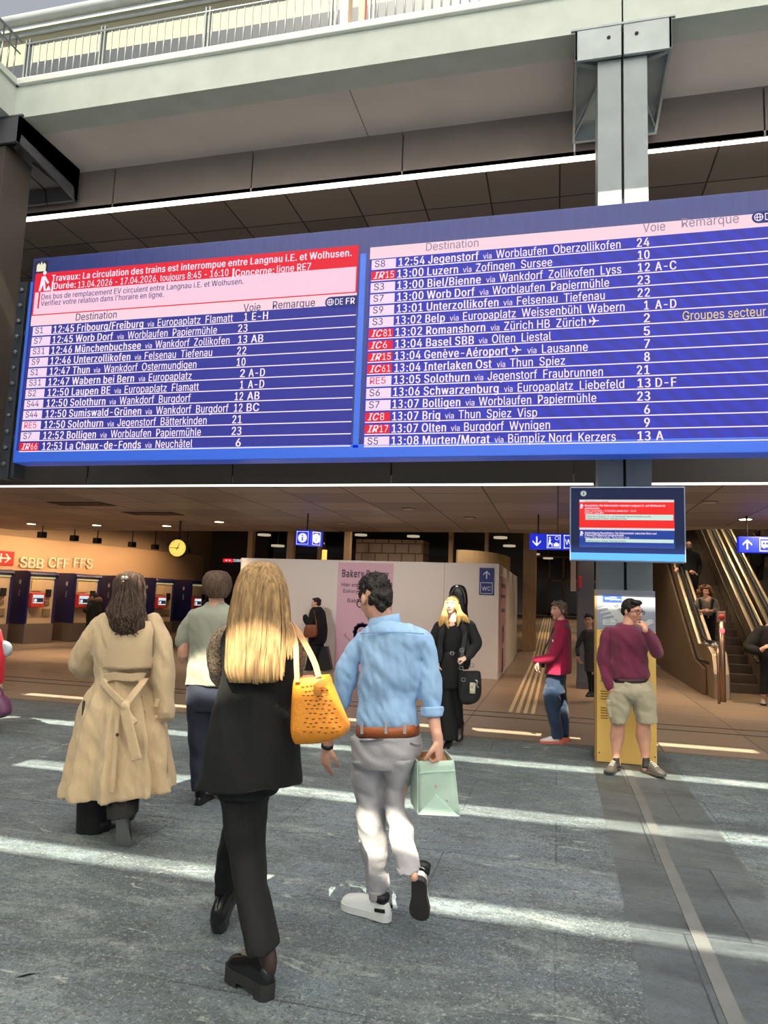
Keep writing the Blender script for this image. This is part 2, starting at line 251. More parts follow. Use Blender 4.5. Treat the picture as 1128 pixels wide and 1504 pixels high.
0~453~227 -7 199 -5 174 1 151 11 130 24 111 41 95 62 80 86 60 144 49 214 48 254 49 294 60 364 69 395 95 447 130 484 151 498 174 508 200 514 227 516 254 514 279 508 302 498 342 467 358 447 384 395 393 364 404 294 405 254 404 214 393 144 373 86 359 62 342 41 323 24 302 11 279 1 254 -5;227 50 245 51 276 63 303 87 313 103 323 122 336 168 344 254 336 341 323 387 313 405 303 422 276 446 245 458 227 460 209 458 177 446 151 422 140 405 123 365 117 341 109 254 117 168 123 144 140 103 163 74 177 63 209 51
1~453~76 0 76 55 391 55 391 0;276 509 276 0 212 0 212 448 86 358 86 427 198 509
2~453~64 0 64 47 282 282 311 327 320 360 317 397 308 419 293 436 262 454 237 459 209 459 184 453 162 441 145 424 134 402 127 362 66 362 67 384 77 424 86 442 111 473 126 486 162 505 182 511 225 516 268 511 306 497 323 486 350 461 370 428 380 392 381 372 371 318 357 290 322 241 153 60 153 57 389 57 389 0
3~453~188 -7 253 3 308 32 343 77 357 138 347 185 325 223 290 248 245 266 284 287 312 313 333 348 339 389 327 442 296 482 247 507 186 515 143 511 106 499 41 456 76 415 98 437 153 460 184 464 220 458 249 442 265 417 271 385 265 346 241 317 196 295 127 289 127 240 204 232 255 213 282 181 290 140 282 101 261 71 227 52 184 46 143 50 108 64 55 103 20 64 49 36 86 15 133 -1
4~453~40 105 40 158 247 509 311 509 109 163 413 163 413 105;282 0 282 318 343 318 343 0
5~453~221 -7 199 -6 159 3 140 11 108 32 94 45 73 76 66 93 60 130 122 130 132 98 145 80 163 66 184 56 208 50 250 53 288 72 307 92 314 104 327 146 327 178 324 193 314 221 297 244 275 262 248 273 218 277 192 275 156 264 128 246 67 253 96 509 366 509 366 452 151 452 134 301 155 315 178 325 216 333 247 333 294 321 334 296 355 273 379 231 388 199 390 139 379 95 357 57 343 41 309 15 268 -1
6~453~226 -7 203 -5 161 5 125 26 96 56 84 74 69 115 64 162 68 199 80 239 102 285 252 509 322 509 151 261 145 261 165 288 179 299 196 307 224 314 257 313 278 309 316 295 332 284 359 257 378 221 388 180 388 134 384 112 368 73 343 39 327 26 310 14 271 -2;226 48 267 56 299 79 320 114 327 142 327 173 320 201 299 235 267 258 226 265 186 258 153 235 132 201 125 158 132 114 153 79 186 56
7~453~97 0 323 452 62 452 62 509 391 509 391 449 165 0
8~453~226 -7 201 -6 156 3 117 21 101 33 86 47 64 78 57 96 52 135 59 181 81 220 101 241 113 249 125 256 153 265 119 282 105 293 83 324 76 342 70 380 75 417 82 434 101 464 114 477 146 498 184 511 226 516 269 511 306 498 337 477 361 450 370 434 377 417 382 380 376 342 369 324 347 293 318 273 300 265 339 249 372 220 393 181 401 135 395 96 388 78 378 62 352 33 317 11 296 3 251 -6;226 49 272 55 307 74 323 91 329 102 337 139 329 177 305 208 283 223 270 228 226 235 182 228 169 223 147 208 123 177 115 139 123 102 136 82 145 74 180 55;226 290 252 292 274 300 293 313 307 330 312 341 319 376 313 410 294 437 264 454 226 460 188 454 159 437 139 410 133 376 139 341 159 313 189 296 213 290
9~453~226 516 271 510 310 494 328 482 356 452 368 434 384 393 389 347 385 309 363 248 334 197 200 0 130 0 301 248 307 248 294 227 281 215 257 202 238 196 195 196 175 199 137 214 106 237 83 269 74 287 65 329 65 375 69 397 75 417 96 454 125 483 162 504 203 514;226 460 199 457 186 452 174 446 154 429 145 419 133 395 125 352 133 308 138 295 154 274 174 257 186 251 226 243 267 251 299 273 320 308 327 335 327 366 324 381 314 407 299 429 279 446 267 452 254 457
.~188~95 -4 86 -4 70 3 57 16 50 32 50 50 57 66 70 79 95 87 113 83 128 73 138 59 141 41 138 24 128 9 113 -1
,~188~38 -119 68 71 137 71 84 -119
:~188~95 -4 86 -4 70 3 57 16 50 32 50 50 57 66 70 79 95 87 113 83 128 73 138 59 141 41 138 24 128 9 113 -1;95 271 70 278 57 291 50 307 50 325 57 342 78 359 95 362 113 359 128 349 138 334 141 316 138 299 128 284 113 274
-~453~337 244 337 188 114 188 114 244
/~249~235 533 71 -76 14 -76 178 533
'~206~78 318 70 509 136 509 128 318
é~404~212 -8 185 -7 161 -2 117 16 98 30 68 64 56 85 46 108 35 159 35 215 39 242 55 290 67 311 97 346 115 359 135 370 180 383 221 384 251 379 294 361 319 341 331 329 350 299 363 263 370 219 371 169 75 169 75 221 338 221 310 202 303 254 291 282 263 314 237 326 222 329 189 329 159 321 135 304 116 282 103 256 99 241 96 211 97 157 110 106 118 92 139 70 151 61 179 50 224 47 244 50 271 61 292 80 306 105 365 91 345 51 311 19 283 4 266 -1;177 429 225 529 293 529 227 429
è~404~212 -8 185 -7 161 -2 117 16 98 30 68 64 56 85 46 108 35 159 35 215 39 242 55 290 67 311 97 346 115 359 135 370 180 383 221 384 251 379 294 361 319 341 331 329 350 299 363 263 370 219 371 169 75 169 75 221 338 221 310 202 303 254 291 282 263 314 237 326 222 329 189 329 159 321 135 304 116 282 103 256 99 241 96 211 97 157 110 106 118 92 139 70 151 61 179 50 224 47 244 50 271 61 292 80 306 105 365 91 345 51 311 19 283 4 266 -1;180 429 114 529 182 529 230 429
ü~410~182 -5 146 -1 130 4 101 20 78 44 62 76 57 95 53 139 53 379 114 379 114 144 119 105 137 75 150 64 164 56 200 50 226 53 259 69 276 86 293 122 296 153 296 379 357 379 357 0 298 0 298 92 307 92 297 67 286 47 257 17 222 0;277 443 254 449 239 468 236 483 239 499 248 512 269 523 285 523 299 517 311 505 317 483 311 461 299 449;133 443 111 449 99 461 93 475 93 491 99 505 111 517 125 523 141 523 155 517 167 505 173 491 173 475 167 461 155 449
ö~415~207 -8 182 -7 137 6 117 16 82 46 68 64 46 108 36 159 34 187 36 216 46 268 68 312 82 330 98 346 137 371 182 383 207 384 233 383 278 371 299 360 333 330 347 312 369 268 376 243 381 187 380 159 369 108 347 64 333 46 299 16 278 6 233 -7;207 46 242 51 257 57 282 76 307 117 316 151 319 187 316 224 307 258 300 274 282 300 257 319 226 329 207 330 189 329 158 319 134 300 115 274 108 258 99 224 96 187 99 151 108 117 115 102 134 76 158 57 173 51;279 443 257 449 245 461 239 475 239 491 245 505 257 517 271 523 287 523 302 517 317 499 320 483 317 468 302 449;136 443 113 449 98 468 95 483 98 499 107 512 127 523 144 523 158 517 173 499 176 483 173 468 164 455 158 449
ä~389~160 -9 126 -5 94 5 80 12 57 32 40 58 31 90 31 123 38 150 43 161 58 179 89 199 125 211 244 228 265 235 273 243 276 255 271 288 256 311 240 322 220 329 196 331 171 329 140 318 118 301 100 274 41 291 48 308 67 335 104 364 133 375 163 382 179 384 227 382 275 367 296 353 315 333 329 306 336 272 337 251 337 0 277 0 277 52 272 52 252 25 226 6 190 -6;170 45 216 53 239 66 257 83 269 104 275 126 276 190 265 184 239 177 144 162 125 155 103 139 95 124 92 105 94 87 102 72 130 52;261 443 239 449 227 461 221 475 221 491 227 505 239 517 253 523 269 523 283 517 295 505 301 491 301 475 295 461 283 449;117 443 95 449 80 468 77 483 80 499 95 517 109 523 126 523 146 512 155 499 158 483 155 468 140 449
â~389~160 -9 126 -5 94 5 80 12 57 32 40 58 31 90 31 123 38 150 43 161 58 179 89 199 125 211 244 228 265 235 273 243 276 255 271 288 256 311 240 322 220 329 196 331 171 329 140 318 118 301 100 274 41 291 48 308 67 335 104 364 133 375 163 382 179 384 227 382 275 367 296 353 315 333 329 306 336 272 337 251 337 0 277 0 277 52 272 52 252 25 226 6 190 -6;170 45 216 53 239 66 257 83 269 104 275 126 276 190 265 184 239 177 144 162 125 155 103 139 95 124 92 105 94 87 102 72 130 52;140 435 80 435 80 438 160 529 218 529 299 438 299 435 238 435 189 495""".split('\n'):
    _c, _a, _p = _ln.split('~'); GLYPHS[_c] = (int(_a), [[tuple(map(int, q)) for q in zip(lp.split()[::2], lp.split()[1::2])] for lp in _p.split(';')])
_TC = {}
def _area(l): return sum(l[i-1][0]*l[i][1]-l[i][0]*l[i-1][1] for i in range(len(l)))
def glyph_geo(c, ext):
    k = (c, ext)
    if k in _TC: return _TC[k]
    loops = GLYPHS[c][1]; big = max(loops, key=lambda q: abs(_area(q))); sg = _area(big) > 0; V, F = [], []
    outer = [q for q in loops if (_area(q) > 0) == sg]; holes = [q for q in loops if (_area(q) > 0) != sg]
    for q in outer:
        xs = [p[0] for p in q]; ys = [p[1] for p in q]
        own = [q]+[h for h in holes if min(xs) <= h[0][0] <= max(xs) and min(ys) <= h[0][1] <= max(ys)]
        cu = bpy.data.curves.new('glyph','CURVE'); cu.dimensions = '2D'; cu.fill_mode = 'BOTH'; cu.extrude = ext
        for lp in own:
            sp = cu.splines.new('POLY'); sp.points.add(len(lp)-1); sp.use_cyclic_u = True
            for p, w in zip(sp.points, lp): p.co = (w[0]*.70/509, w[1]*.70/509, 0, 1)
        o = bpy.data.objects.new('glyph', cu); COL.objects.link(o); dg = bpy.context.evaluated_depsgraph_get(); me = o.evaluated_get(dg).to_mesh()
        n = len(V); V += [v.co.copy() for v in me.vertices]; F += [tuple(i+n for i in f.vertices) for f in me.polygons]; o.evaluated_get(dg).to_mesh_clear()
        bpy.data.objects.remove(o); bpy.data.curves.remove(cu)
    _TC[k] = (V, F); return V, F
def text_geo(t, bold=0, shear=0, ext=0):
    x = 0.0; V, F = [], []
    for c in t:
        if c not in GLYPHS: x += 190*.70/509; continue
        x += bold; gv, gf = glyph_geo(c, ext)
        for d in ((-bold, bold) if bold else (0,)):
            n = len(V); V += [Vector((v.x+x+d+shear*v.y, v.y, v.z+d*.003)) for v in gv]; F += [tuple(i+n for i in f) for f in gf]
        x += GLYPHS[c][0]*.70/509+bold
    return V, F
def text(mb, t, org, ux, uz, height, width=None, bold=0, shear=0, m=None, ext=0, align='l'):
    # lettering on a plane: org = baseline start, ux / uz = writing and up directions, height = capital height
    vs, fs = text_geo(t, bold, shear, ext)
    if not vs: return 0
    ux = Vector(ux); uz = Vector(uz); un = ux.cross(uz); s = height/.70
    x0 = min(v.x for v in vs); x1 = max(v.x for v in vs); w = (x1-x0)*s; sx = s
    if width: sx = width/(x1-x0); w = width
    a = {'l':0, 'c':-w/2, 'r':-w}[align]
    mb.add([Vector(org)+ux*((v.x-x0)*sx+a)+uz*(v.y*s)+un*(v.z*s) for v in vs], fs, m, False); return w
# ---------------------------------------------------------------- materials of the place
slate = tiles('slate', rgb(100,116,124), rgb(126,140,148), rgb(62,70,74), 1.9, .95, .006, .5, offset=.37, spec=.5,
  vein=[(.7,.8,rgb(76,84,88),.42,.62),(2.6,.8,rgb(150,160,160),.50,.68),(9,.75,rgb(80,88,92),.48,.66),(1.5,.5,rgb(188,194,176),.62,.70),(4,.85,rgb(204,212,204),.62,.70),(40,.75,rgb(52,58,62),.50,.62),(60,.7,rgb(182,190,190),.54,.66)], bump=.6)
slate_d = tiles('dark_slate', rgb(94,103,108), rgb(112,120,124), rgb(58,62,66), .62, 1.0, .005, .38, offset=.5, spec=.5,
  vein=[(2,.8,rgb(62,68,72),.42,.66),(6,.7,rgb(120,128,130),.56,.72),(45,.6,rgb(60,66,70),.50,.64)], bump=.3)
granite = tiles('granite', rgb(150,134,118), rgb(168,148,130), rgb(80,68,60), 1.18, 1.18, .012, .38, vein=[(30,.4,rgb(120,104,92),.45,.7),(1.2,.4,rgb(146,126,108),.4,.7)], bump=.08)
concrete = mat('pale_concrete', rgb(196,203,197), .75, noise_s=3, noise_a=.06, bump=.15, bump_s=40)
coping_m = mat('coping_metal', rgb(225,228,222), .35, .2)
soffit = mat('soffit_paint', rgb(218,210,208), .8, noise_s=1.2, noise_a=.05)
ceil_tile = tiles('ceiling_panels', rgb(132,120,114), rgb(172,158,150), rgb(50,44,42), 1.05, 1.05, .012, .55, bump=.05, rot=0)
fascia_m = mat('fascia_panels', rgb(136,124,120), .6, noise_s=1.5, noise_a=.08)
dark_m = mat('dark_paint', rgb(58,50,46), .7)
darker_m = mat('near_black_paint', rgb(34,30,29), .75)
steel_dark = mat('dark_steel', rgb(62,66,76), .45, .3)
steel_grey = mat('painted_grey_steel', rgb(140,148,154), .5, .15, noise_s=2.5, noise_a=.1)
galv = mat('galvanised_rail', rgb(108,114,118), .45, .3)
warm_wall = mat('warm_plaster', rgb(222,180,140), .6, noise_s=.8, noise_a=.05)
white_emit = mat('strip_glow', (1,.93,.84,1), .5, emit=3.2, ecol=(1,.90,.76,1))
warm_emit = mat('warm_lamp', (1,.85,.6,1), .5, emit=12, ecol=(1,.72,.38,1))
bronze = mat('brushed_bronze', rgb(176,160,138), .36, .8, noise_s=2, noise_a=.12)
bronze_dark = mat('brown_cladding', rgb(112,92,72), .4, .4)
chrome = mat('chrome', rgb(205,205,205), .2, 1)
rubber = mat('black_rubber', rgb(26,26,28), .5)
wood_post = mat('pale_wood', rgb(190,158,122), .6, noise_s=4, noise_a=.15, stretch=(6,6,.6))
hoard_m = tiles('white_board', rgb(232,224,216), rgb(224,216,208), rgb(178,168,160), 2.4, 5.0, .006, .6, coord='xz', bump=.03)
pink_m = mat('pink_poster', rgb(218,176,190), .5)
ink = mat('ink_dark', rgb(40,34,54), .6)
ink_soft = mat('ink_soft', rgb(96,80,100), .6)
# ---------------------------------------------------------------- structure
mb = MB(); mb.quad((-24,-14,0),(14,-14,0),(14,8.72,0),(-24,8.72,0)); struct('floor', mb, slate)
mb = MB(); mb.quad((.36,-3,.001),(1.16,-3,.001),(1.16,8.7,.001),(.36,8.7,.001)); struct('floor_strip', mb, slate_d)
mb = MB(); mb.bb(-24,14,8.72,8.8,-.02,.002); struct('trim_1', mb, mat('edge_stone', rgb(120,104,90), .5))
mb = MB(); mb.quad((-24,8.8,0),(14,8.8,0),(14,20.5,0),(-24,20.5,0)); mb.quad((-24,20.5,0),(2.7,20.5,0),(2.7,40,1.0),(-24,40,1.0)); mb.quad((2.7,20.5,0),(14,20.5,0),(14,42,0),(2.7,42,0)); struct('floor_inner', mb, granite)
drain_m = mat('drain_steel', rgb(112,114,114), .5, .05, noise_s=5, noise_a=.15)
mb = MB(); mb.bb(.655,.725,-3,7.85,0,.006); struct('trim_2', mb, drain_m)
mb = MB(); mb.bb(-24,14,10.35,10.40,0,.005); mb.bb(-24,14,10.78,10.83,0,.005); struct('trim_3', mb, mat('rail_slot', rgb(84,72,62), .5))
guide_m = mat('guide_strip', rgb(226,206,170), .5)
mb = MB()
for k in range(4):
    x = -.70+k*.11
    mb.prism([(x,10.9,.0),(x,20.5,.0),(x,39.5,1.0-.02),(x,39.5,1.0),(x,20.5,.012),(x,10.9,.012)], (.055,0,0))
struct('trim_4', mb, guide_m)
# elevated walkway: beam, soffit, fascia, ceilings
mb = MB(); mb.bb(-8.05,.722,8.2,8.6,8.62,9.14); mb.bb(.742,13,8.2,8.6,8.62,9.14); struct('ceiling_walkway_edge', mb, concrete)
mb = MB(); mb.bb(-8.05,13,8.14,8.66,9.14,9.24); struct('trim_5', mb, coping_m, .01)
mb = MB(); mb.bb(-24,-8.05,-12,8.6,8.62,9.14); mb.bb(-24,-8.0,-12,8.66,9.14,9.24); struct('ceiling_side_walkway', mb, concrete)
mb = MB(); mb.bb(-24,-2.86,8.6,9.75,8.62,8.9); mb.bb(-2.845,13,8.6,9.75,8.62,8.9); mb.bb(-24,13,8.6,9.9,8.9,8.96); struct('ceiling_soffit', mb, soffit)
mb = MB()
xs = [-24,-12.2,-9.7,-7.25,-4.75,-2.3,.2,2.65,5.1,13]
for a, b in zip(xs, xs[1:]): mb.bb(a+.012,b-.012,9.6,9.75,7.9,8.62)
struct('wall_upper_fascia', mb, fascia_m)
mb = MB(); mb.bb(-24,13,9.6,15.5,7.86,7.98); struct('ceiling_upper', mb, ceil_tile)
mb = MB(); mb.bb(-24,13,15.3,15.5,3.3,7.9); struct('wall_upper_back', mb, dark_m)
mb = MB()
for a, b in zip(xs, xs[1:]): mb.bb(a+.012,b-.012,9.58,9.75,3.23,4.1)
struct('wall_lower_fascia', mb, mat('fascia_dark', rgb(74,68,66), .55))
mb = MB(); mb.prism([(-24,9.6,3.23),(9,9.6,3.23),(9,15.2,3.23),(2.9,15.2,3.23),(2.55,15.6,3.23),(2.4,16.6,3.23),(-2,16.5,3.23),(-24,18.2,3.23)], (0,0,.12)); struct('ceiling_lower', mb, ceil_tile)
mb = MB(); mb.bb(-24,14,16,42,6.6,6.8); mb.bb(-24,2.6,16.8,42,4.3,4.5); struct('ceiling_back', mb, darker_m)
mb = MB(); mb.bb(-24,14,41.8,42,0,6.6); struct('wall_back', mb, mat('back_wall_paint', rgb(96,84,72), .7))
mb = MB(); mb.bb(9,9.2,8.8,42,0,7.9); struct('wall_right', mb, dark_m)
mb = MB(); mb.bb(-24.2,-24,-14,42,0,9.2); struct('wall_left', mb, mat('left_wall_paint', rgb(120,110,104), .7))
# glazed roof with slits of open sky between the panels
sky_m = bpy.data.materials.new('frosted_roof_glass'); sky_m.use_nodes = True; n_ = sky_m.node_tree.nodes; l_ = sky_m.node_tree.links
n_.clear(); o_ = n_.new('ShaderNodeOutputMaterial'); t_ = n_.new('ShaderNodeBsdfTranslucent'); t_.inputs[0].default_value = (.90,.90,.93,1)
d_ = n_.new('ShaderNodeBsdfDiffuse'); d_.inputs[0].default_value = (.5,.52,.52,1); x_ = n_.new('ShaderNodeMixShader'); x_.inputs[0].default_value = .1
l_.new(t_.outputs[0], x_.inputs[1]); l_.new(d_.outputs[0], x_.inputs[2]); l_.new(x_.outputs[0], o_.inputs[0])
RZ = 10.5; SH = RZ/math.tan(SUN_EL)
slits = []
for yf, w, x0, x1 in ((3.93,.19,-20,20),(5.72,.26,-4.75,20),(7.50,.25,-20,20),(9.24,.21,-7.7,2.25),(13.1,.34,-20,20)):
    slits.append((yf-SH, w, x0-SUN_T*SH, x1-SUN_T*SH))
mb = MB(); y = -16
for yc, w, x0, x1 in slits:
    mb.bb(-24,14,y,yc-w/2,RZ,RZ+.02)
    if x0 > -19: mb.bb(-24,x0,yc-w/2,yc+w/2,RZ,RZ+.02)
    if x1 < 13: mb.bb(x1,14,yc-w/2,yc+w/2,RZ,RZ+.02)
    y = yc+w/2
mb.bb(-24,14,y,7.13,RZ,RZ+.02); struct('ceiling_glass_roof', mb, sky_m)
# upper level beyond the railing
cream_m = mat('cream_sheet', rgb(152,148,126), .6)
p = onY(20,112,13.0); q = onY(20,97,13.0)
mb = MB(); mb.bb(-30,14,13,13.3,p.z-.2,q.z); struct('trim_6', mb, steel_dark)
mb = MB(); mb.bb(-30,14,13.3,13.4,q.z-.1,q.z+1.25); struct('wall_upper_far', mb, cream_m)
mb = MB(); mb.prism([(-30,13.35,q.z+1.25),(-30,14.2,q.z+1.9),(-30,19.5,q.z+4.5),(-30,19.5,q.z+4.6),(-30,13.35,q.z+1.35)], (44,0,0)); struct('ceiling_far_canopy', mb, mat('pale_green_glass', rgb(196,214,190), .4))
mb = MB(); mb.tube([(-30,13.1,q.z+1.32),(14,13.1,q.z+1.32)], .13, 16, None, False); mb.tube([(-30,13.25,q.z+1.05),(14,13.25,q.z+1.05)], .05, 12, None, False); struct('trim_7', mb, steel_grey)
# ---------------------------------------------------------------- columns
def column(cx, label, cm=None, bm_=None):
    t = thing('steel_column', label, 'column', (cx,8.2,0))
    for sx in (-1,1):
        b = MB(); x0 = cx+sx*.014; x1 = cx+sx*.285
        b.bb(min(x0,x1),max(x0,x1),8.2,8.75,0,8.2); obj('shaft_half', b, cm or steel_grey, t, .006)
    b = MB(); b.bb(cx-.014,cx+.014,8.26,8.7,0,8.6); obj('shaft_gap', b, darker_m, t)
    br = MB()
    for sx in (-1,1):
        br.prism([(cx+sx*.014,8.13,8.6),(cx+sx*.014,8.13,8.19),(cx+sx*.014,8.17,8.19),(cx+sx*.014,8.19,8.34),(cx+sx*.014,9.4,8.24),(cx+sx*.014,9.45,8.03),(cx+sx*.014,9.5,8.03),(cx+sx*.014,9.5,8.6)], (sx*.54,0,0))
        br.prism([(cx+sx*.554,8.13,8.6),(cx+sx*.554,8.13,8.19),(cx+sx*.554,9.5,8.03),(cx+sx*.554,9.5,8.6)], (-sx*.03,0,0))
        for yy, ze in ((8.17,8.2),(9.42,8.06)):
            br.prism([(cx+sx*.28,8.35 if yy<9 else 8.75,8.26),(cx+sx*.545,yy,ze),(cx+sx*.545,yy+.05,ze),(cx+sx*.28,8.42 if yy<9 else 8.82,8.26)], (0,0,.05))
    br.bb(cx-.6,cx+.6,8.12,8.16,8.59,8.62)
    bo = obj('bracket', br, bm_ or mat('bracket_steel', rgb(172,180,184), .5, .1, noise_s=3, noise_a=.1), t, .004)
    h = MB()
    for sx in (-1,1): h.cyl((cx+sx*.16,8.12,8.44),(cx+sx*.16,8.14,8.44),.022)
    obj('bolt_hole', h, darker_m, bo)
    return t
column(.725, 'grey split steel column with boxed bracket rising behind right half of departure board')
column(-8.42, 'shaded steel column with bracket at far left beside departure board', mat('shade_toned_steel', rgb(88,80,76), .5, .1), mat('shade_toned_bracket', rgb(92,92,98), .5, .1))  # shade put into the colour: darker steel than the right column
# bolted steel upright at the left end of the board
t = thing('steel_upright', 'dark bolted steel upright carrying left end of departure board', 'upright', (-7.15,7.8,3.1))
b = MB(); b.bb(-7.22,-7.08,7.75,7.9,3.0,5.75); obj('flange', b, steel_dark, t, .005)
b = MB(); b.bb(-7.0,-6.95,7.7,7.9,3.0,5.5); obj('rail', b, steel_dark, t, .005)
for k in range(12): b = MB(); b.cyl((-7.15,7.72,3.2+k*.22),(-7.15,7.76,3.2+k*.22),.03,10); obj('bolt', b, galv, t)
for z in (3.55,5.0): b = MB(); b.bb(-7.1,-6.85,7.78,7.84,z,z+.05); obj('cross_bar', b, galv, t)
# ---------------------------------------------------------------- railing
def railing(x0, x1, label, posts):
    t = thing('railing', label, 'railing', ((x0+x1)/2,8.35,9.24))
    b = MB(); b.tube([(x0,8.35,9.98),(x1,8.35,9.98)], .025, 12, None, False); obj('handrail', b, galv, t)
    b = MB(); b.bb(x0,x1,8.335,8.365,9.28,9.31); obj('bottom_rail', b, galv, t)
    n = int((x1-x0)/.125)
    for k in range(n+1):
        x = x0+k*(x1-x0)/n
        b = MB(); b.cyl((x,8.35,9.24),(x,8.35,9.97),.0125,8); obj('baluster', b, galv, t)
    for x in posts:
        b = MB()
        for d in (-.03,.03): b.bb(x+d-.012,x+d+.012,8.33,8.38,9.24,10.06)
        obj('post', b, galv, t)
    return t
railing(-8.1,-3.0, 'long grey barred railing along the walkway edge above the board', (-8.06,-6.72,-4.98,-3.05))
railing(-2.55,4.5, 'short piece of barred railing right of the red and tan posts', (-2.5,-.7,1.2,3.0))
t = thing('railing', 'railing turning towards the hall over the left side walkway', 'railing', (-8.15,5,9.24))
b = MB(); b.tube([(-8.15,2,10.0),(-8.15,8.3,10.0)], .025, 12, None, False); obj('handrail', b, galv, t)
b = MB(); b.tube([(-8.15,2,9.8),(-8.15,8.3,9.8)], .014, 12, None, False); obj('middle_rail', b, galv, t)
for k in range(26): b = MB(); b.cyl((-8.15,8.2-k*.125,9.24),(-8.15,8.2-k*.125,9.97),.0125,8); obj('baluster', b, galv, t)
b = MB(); b.bb(-2.94,-2.83,8.3,8.5,9.24,11.2); tag(obj('post', b, mat('tan_paint', rgb(190,180,160), .6), None, .004), 'tan square post standing on walkway edge beside railing', 'post')
b = MB(); b.bb(-2.71,-2.62,8.4,8.5,9.24,11.2); tag(obj('red_post', b, mat('red_paint', rgb(224,112,100), .6), None, .004), 'red post on walkway edge right of the tan post', 'post')
# ---------------------------------------------------------------- strip lights
def strip(x0, x1, z, label, w, em=None):
    t = thing('strip_light', label, 'light', ((x0+x1)/2,9.57,z))
    b = MB(); b.bb(x0,x1,9.545,9.575,z,z+.03); obj('housing', b, mat('strip_housing', rgb(70,64,60), .5), t)
    b = MB(); b.bb(x0,x1,9.53,9.545,z-.01,z+w); b.bb(x0,x1,9.545,9.575,z-.01,z); obj('diffuser', b, em or white_emit, t)
strip(-9.2,.6,7.82, 'long glowing strip light under upper fascia, left of the column', .05)
strip(.85,9,7.82, 'glowing strip light under upper fascia right of the column', .018, mat('strip_glow_strong', (1,.93,.84,1), .5, emit=8, ecol=(1,.90,.78,1)))
strip(-16,.45,3.2, 'long thin strip light below the board, left of the column', .012)
strip(1.05,9,3.2, 'thin strip light below the board, right of the column', .012)
# ---------------------------------------------------------------- departure board
YB = 7.5
BX0, BX1, BZ0, BZ1 = -6.80, 2.47, 3.165, 5.93
board = thing('departure_board', 'huge blue electronic train departure board hung across the hall', 'board', (-2.17,YB,BZ0))
blue_f = mat('board_blue', rgb(52,62,132), .4, noise_s=6, noise_a=.12, stretch=(4,1,.4))
blue_b = mat('board_blue_bounce_lit', rgb(60,108,224), .35, emit=.25, ecol=rgb(30,80,210))  # bounced floor light put into a brighter, faintly glowing blue than the housing
def led(name, r, g, b_, k=1.0): return mat(name, (.01,.01,.012,1), .6, emit=k, ecol=rgb(r,g,b_), spec=.2)
def led_screen(name, c0, c1, c2):
    m = bpy.data.materials.new(name); m.use_nodes = True; n = m.node_tree.nodes; l = m.node_tree.links; b = n['Principled BSDF']
    b.inputs['Base Color'].default_value = (.01,.01,.012,1); b.inputs['Roughness'].default_value = .6; b.inputs['Specular IOR Level'].default_value = .2
    tc = n.new('ShaderNodeTexCoord'); w = n.new('ShaderNodeTexWave'); w.inputs['Scale'].default_value = 3.2; w.inputs['Distortion'].default_value = 2.5; w.inputs['Detail'].default_value = 1; w.bands_direction = 'DIAGONAL'
    l.new(tc.outputs['Object'], w.inputs[0]); t = n.new('ShaderNodeTexNoise'); t.inputs['Scale'].default_value = .9; l.new(tc.outputs['Object'], t.inputs[0])
    m1 = n.new('ShaderNodeMixRGB'); m1.inputs[1].default_value = c0; m1.inputs[2].default_value = c1; l.new(t.outputs[0], m1.inputs[0])
    m2 = n.new('ShaderNodeMixRGB'); m2.inputs[2].default_value = c2; l.new(m1.outputs[0], m2.inputs[1])
    mu = n.new('ShaderNodeMath'); mu.operation = 'MULTIPLY'; mu.inputs[1].default_value = .45; l.new(w.outputs['Fac'], mu.inputs[0]); l.new(mu.outputs[0], m2.inputs[0])
    l.new(m2.outputs[0], b.inputs['Emission Color']); b.inputs['Emission Strength'].default_value = 1; return m
L_bg = led('led_blue', 54,56,154); R_bg = led_screen('led_blue_panel', rgb(66,64,166), rgb(52,54,170), rgb(58,66,222))
L_wh = led('led_white', 255,236,255); L_pk = led('led_pink', 252,206,226); L_rd = led('led_red', 236,26,52); L_bk = led('led_dark', 46,40,96); L_gr = led('led_grey', 150,130,160); L_ye = led('led_yellow', 240,214,120)
L_rt = led('led_red_text', 226,40,70); L_hd = led('led_header', 250,214,226); L_nb = led('led_navy', 40,52,120)
b = MB(); b.bb(BX0,BX1,YB+.003,YB+.26,BZ0+.16,BZ1); obj('housing', b, blue_f, board, .012)
b = MB(); b.bb(BX0,BX1,YB-.004,YB+.26,BZ0,BZ0+.16); obj('bottom_rail', b, blue_b, board, .01)
b = MB(); b.bb(-2.26,-2.19,YB-.004,YB+.01,3.28,5.6); obj('divider', b, blue_b, board, .003)
b = MB(); b.bb(BX0,BX0+.035,YB-.004,YB+.01,3.3,5.6); obj('side_rail', b, blue_b, board, .003)
def bz(px, py): return onY(px, py, YB).z
def bx(px, z): return xat(px, YB, z)
UX, UZ = Vector((1,0,0)), Vector((0,0,1))
def rect(mb, x0, x1, z0, z1, y, m=0): mb.quad((x0,y,z0),(x1,y,z0),(x1,y,z1),(x0,y,z1), m)
def btext(mb, t, px0, px1, zc, h, bold=0, m=0, shear=0, y=YB-.006):
    x0 = bx(px0, zc); x1 = bx(px1, zc); text(mb, t, (x0,y,zc-h/2), UX, UZ, h, x1-x0, bold, shear, m)
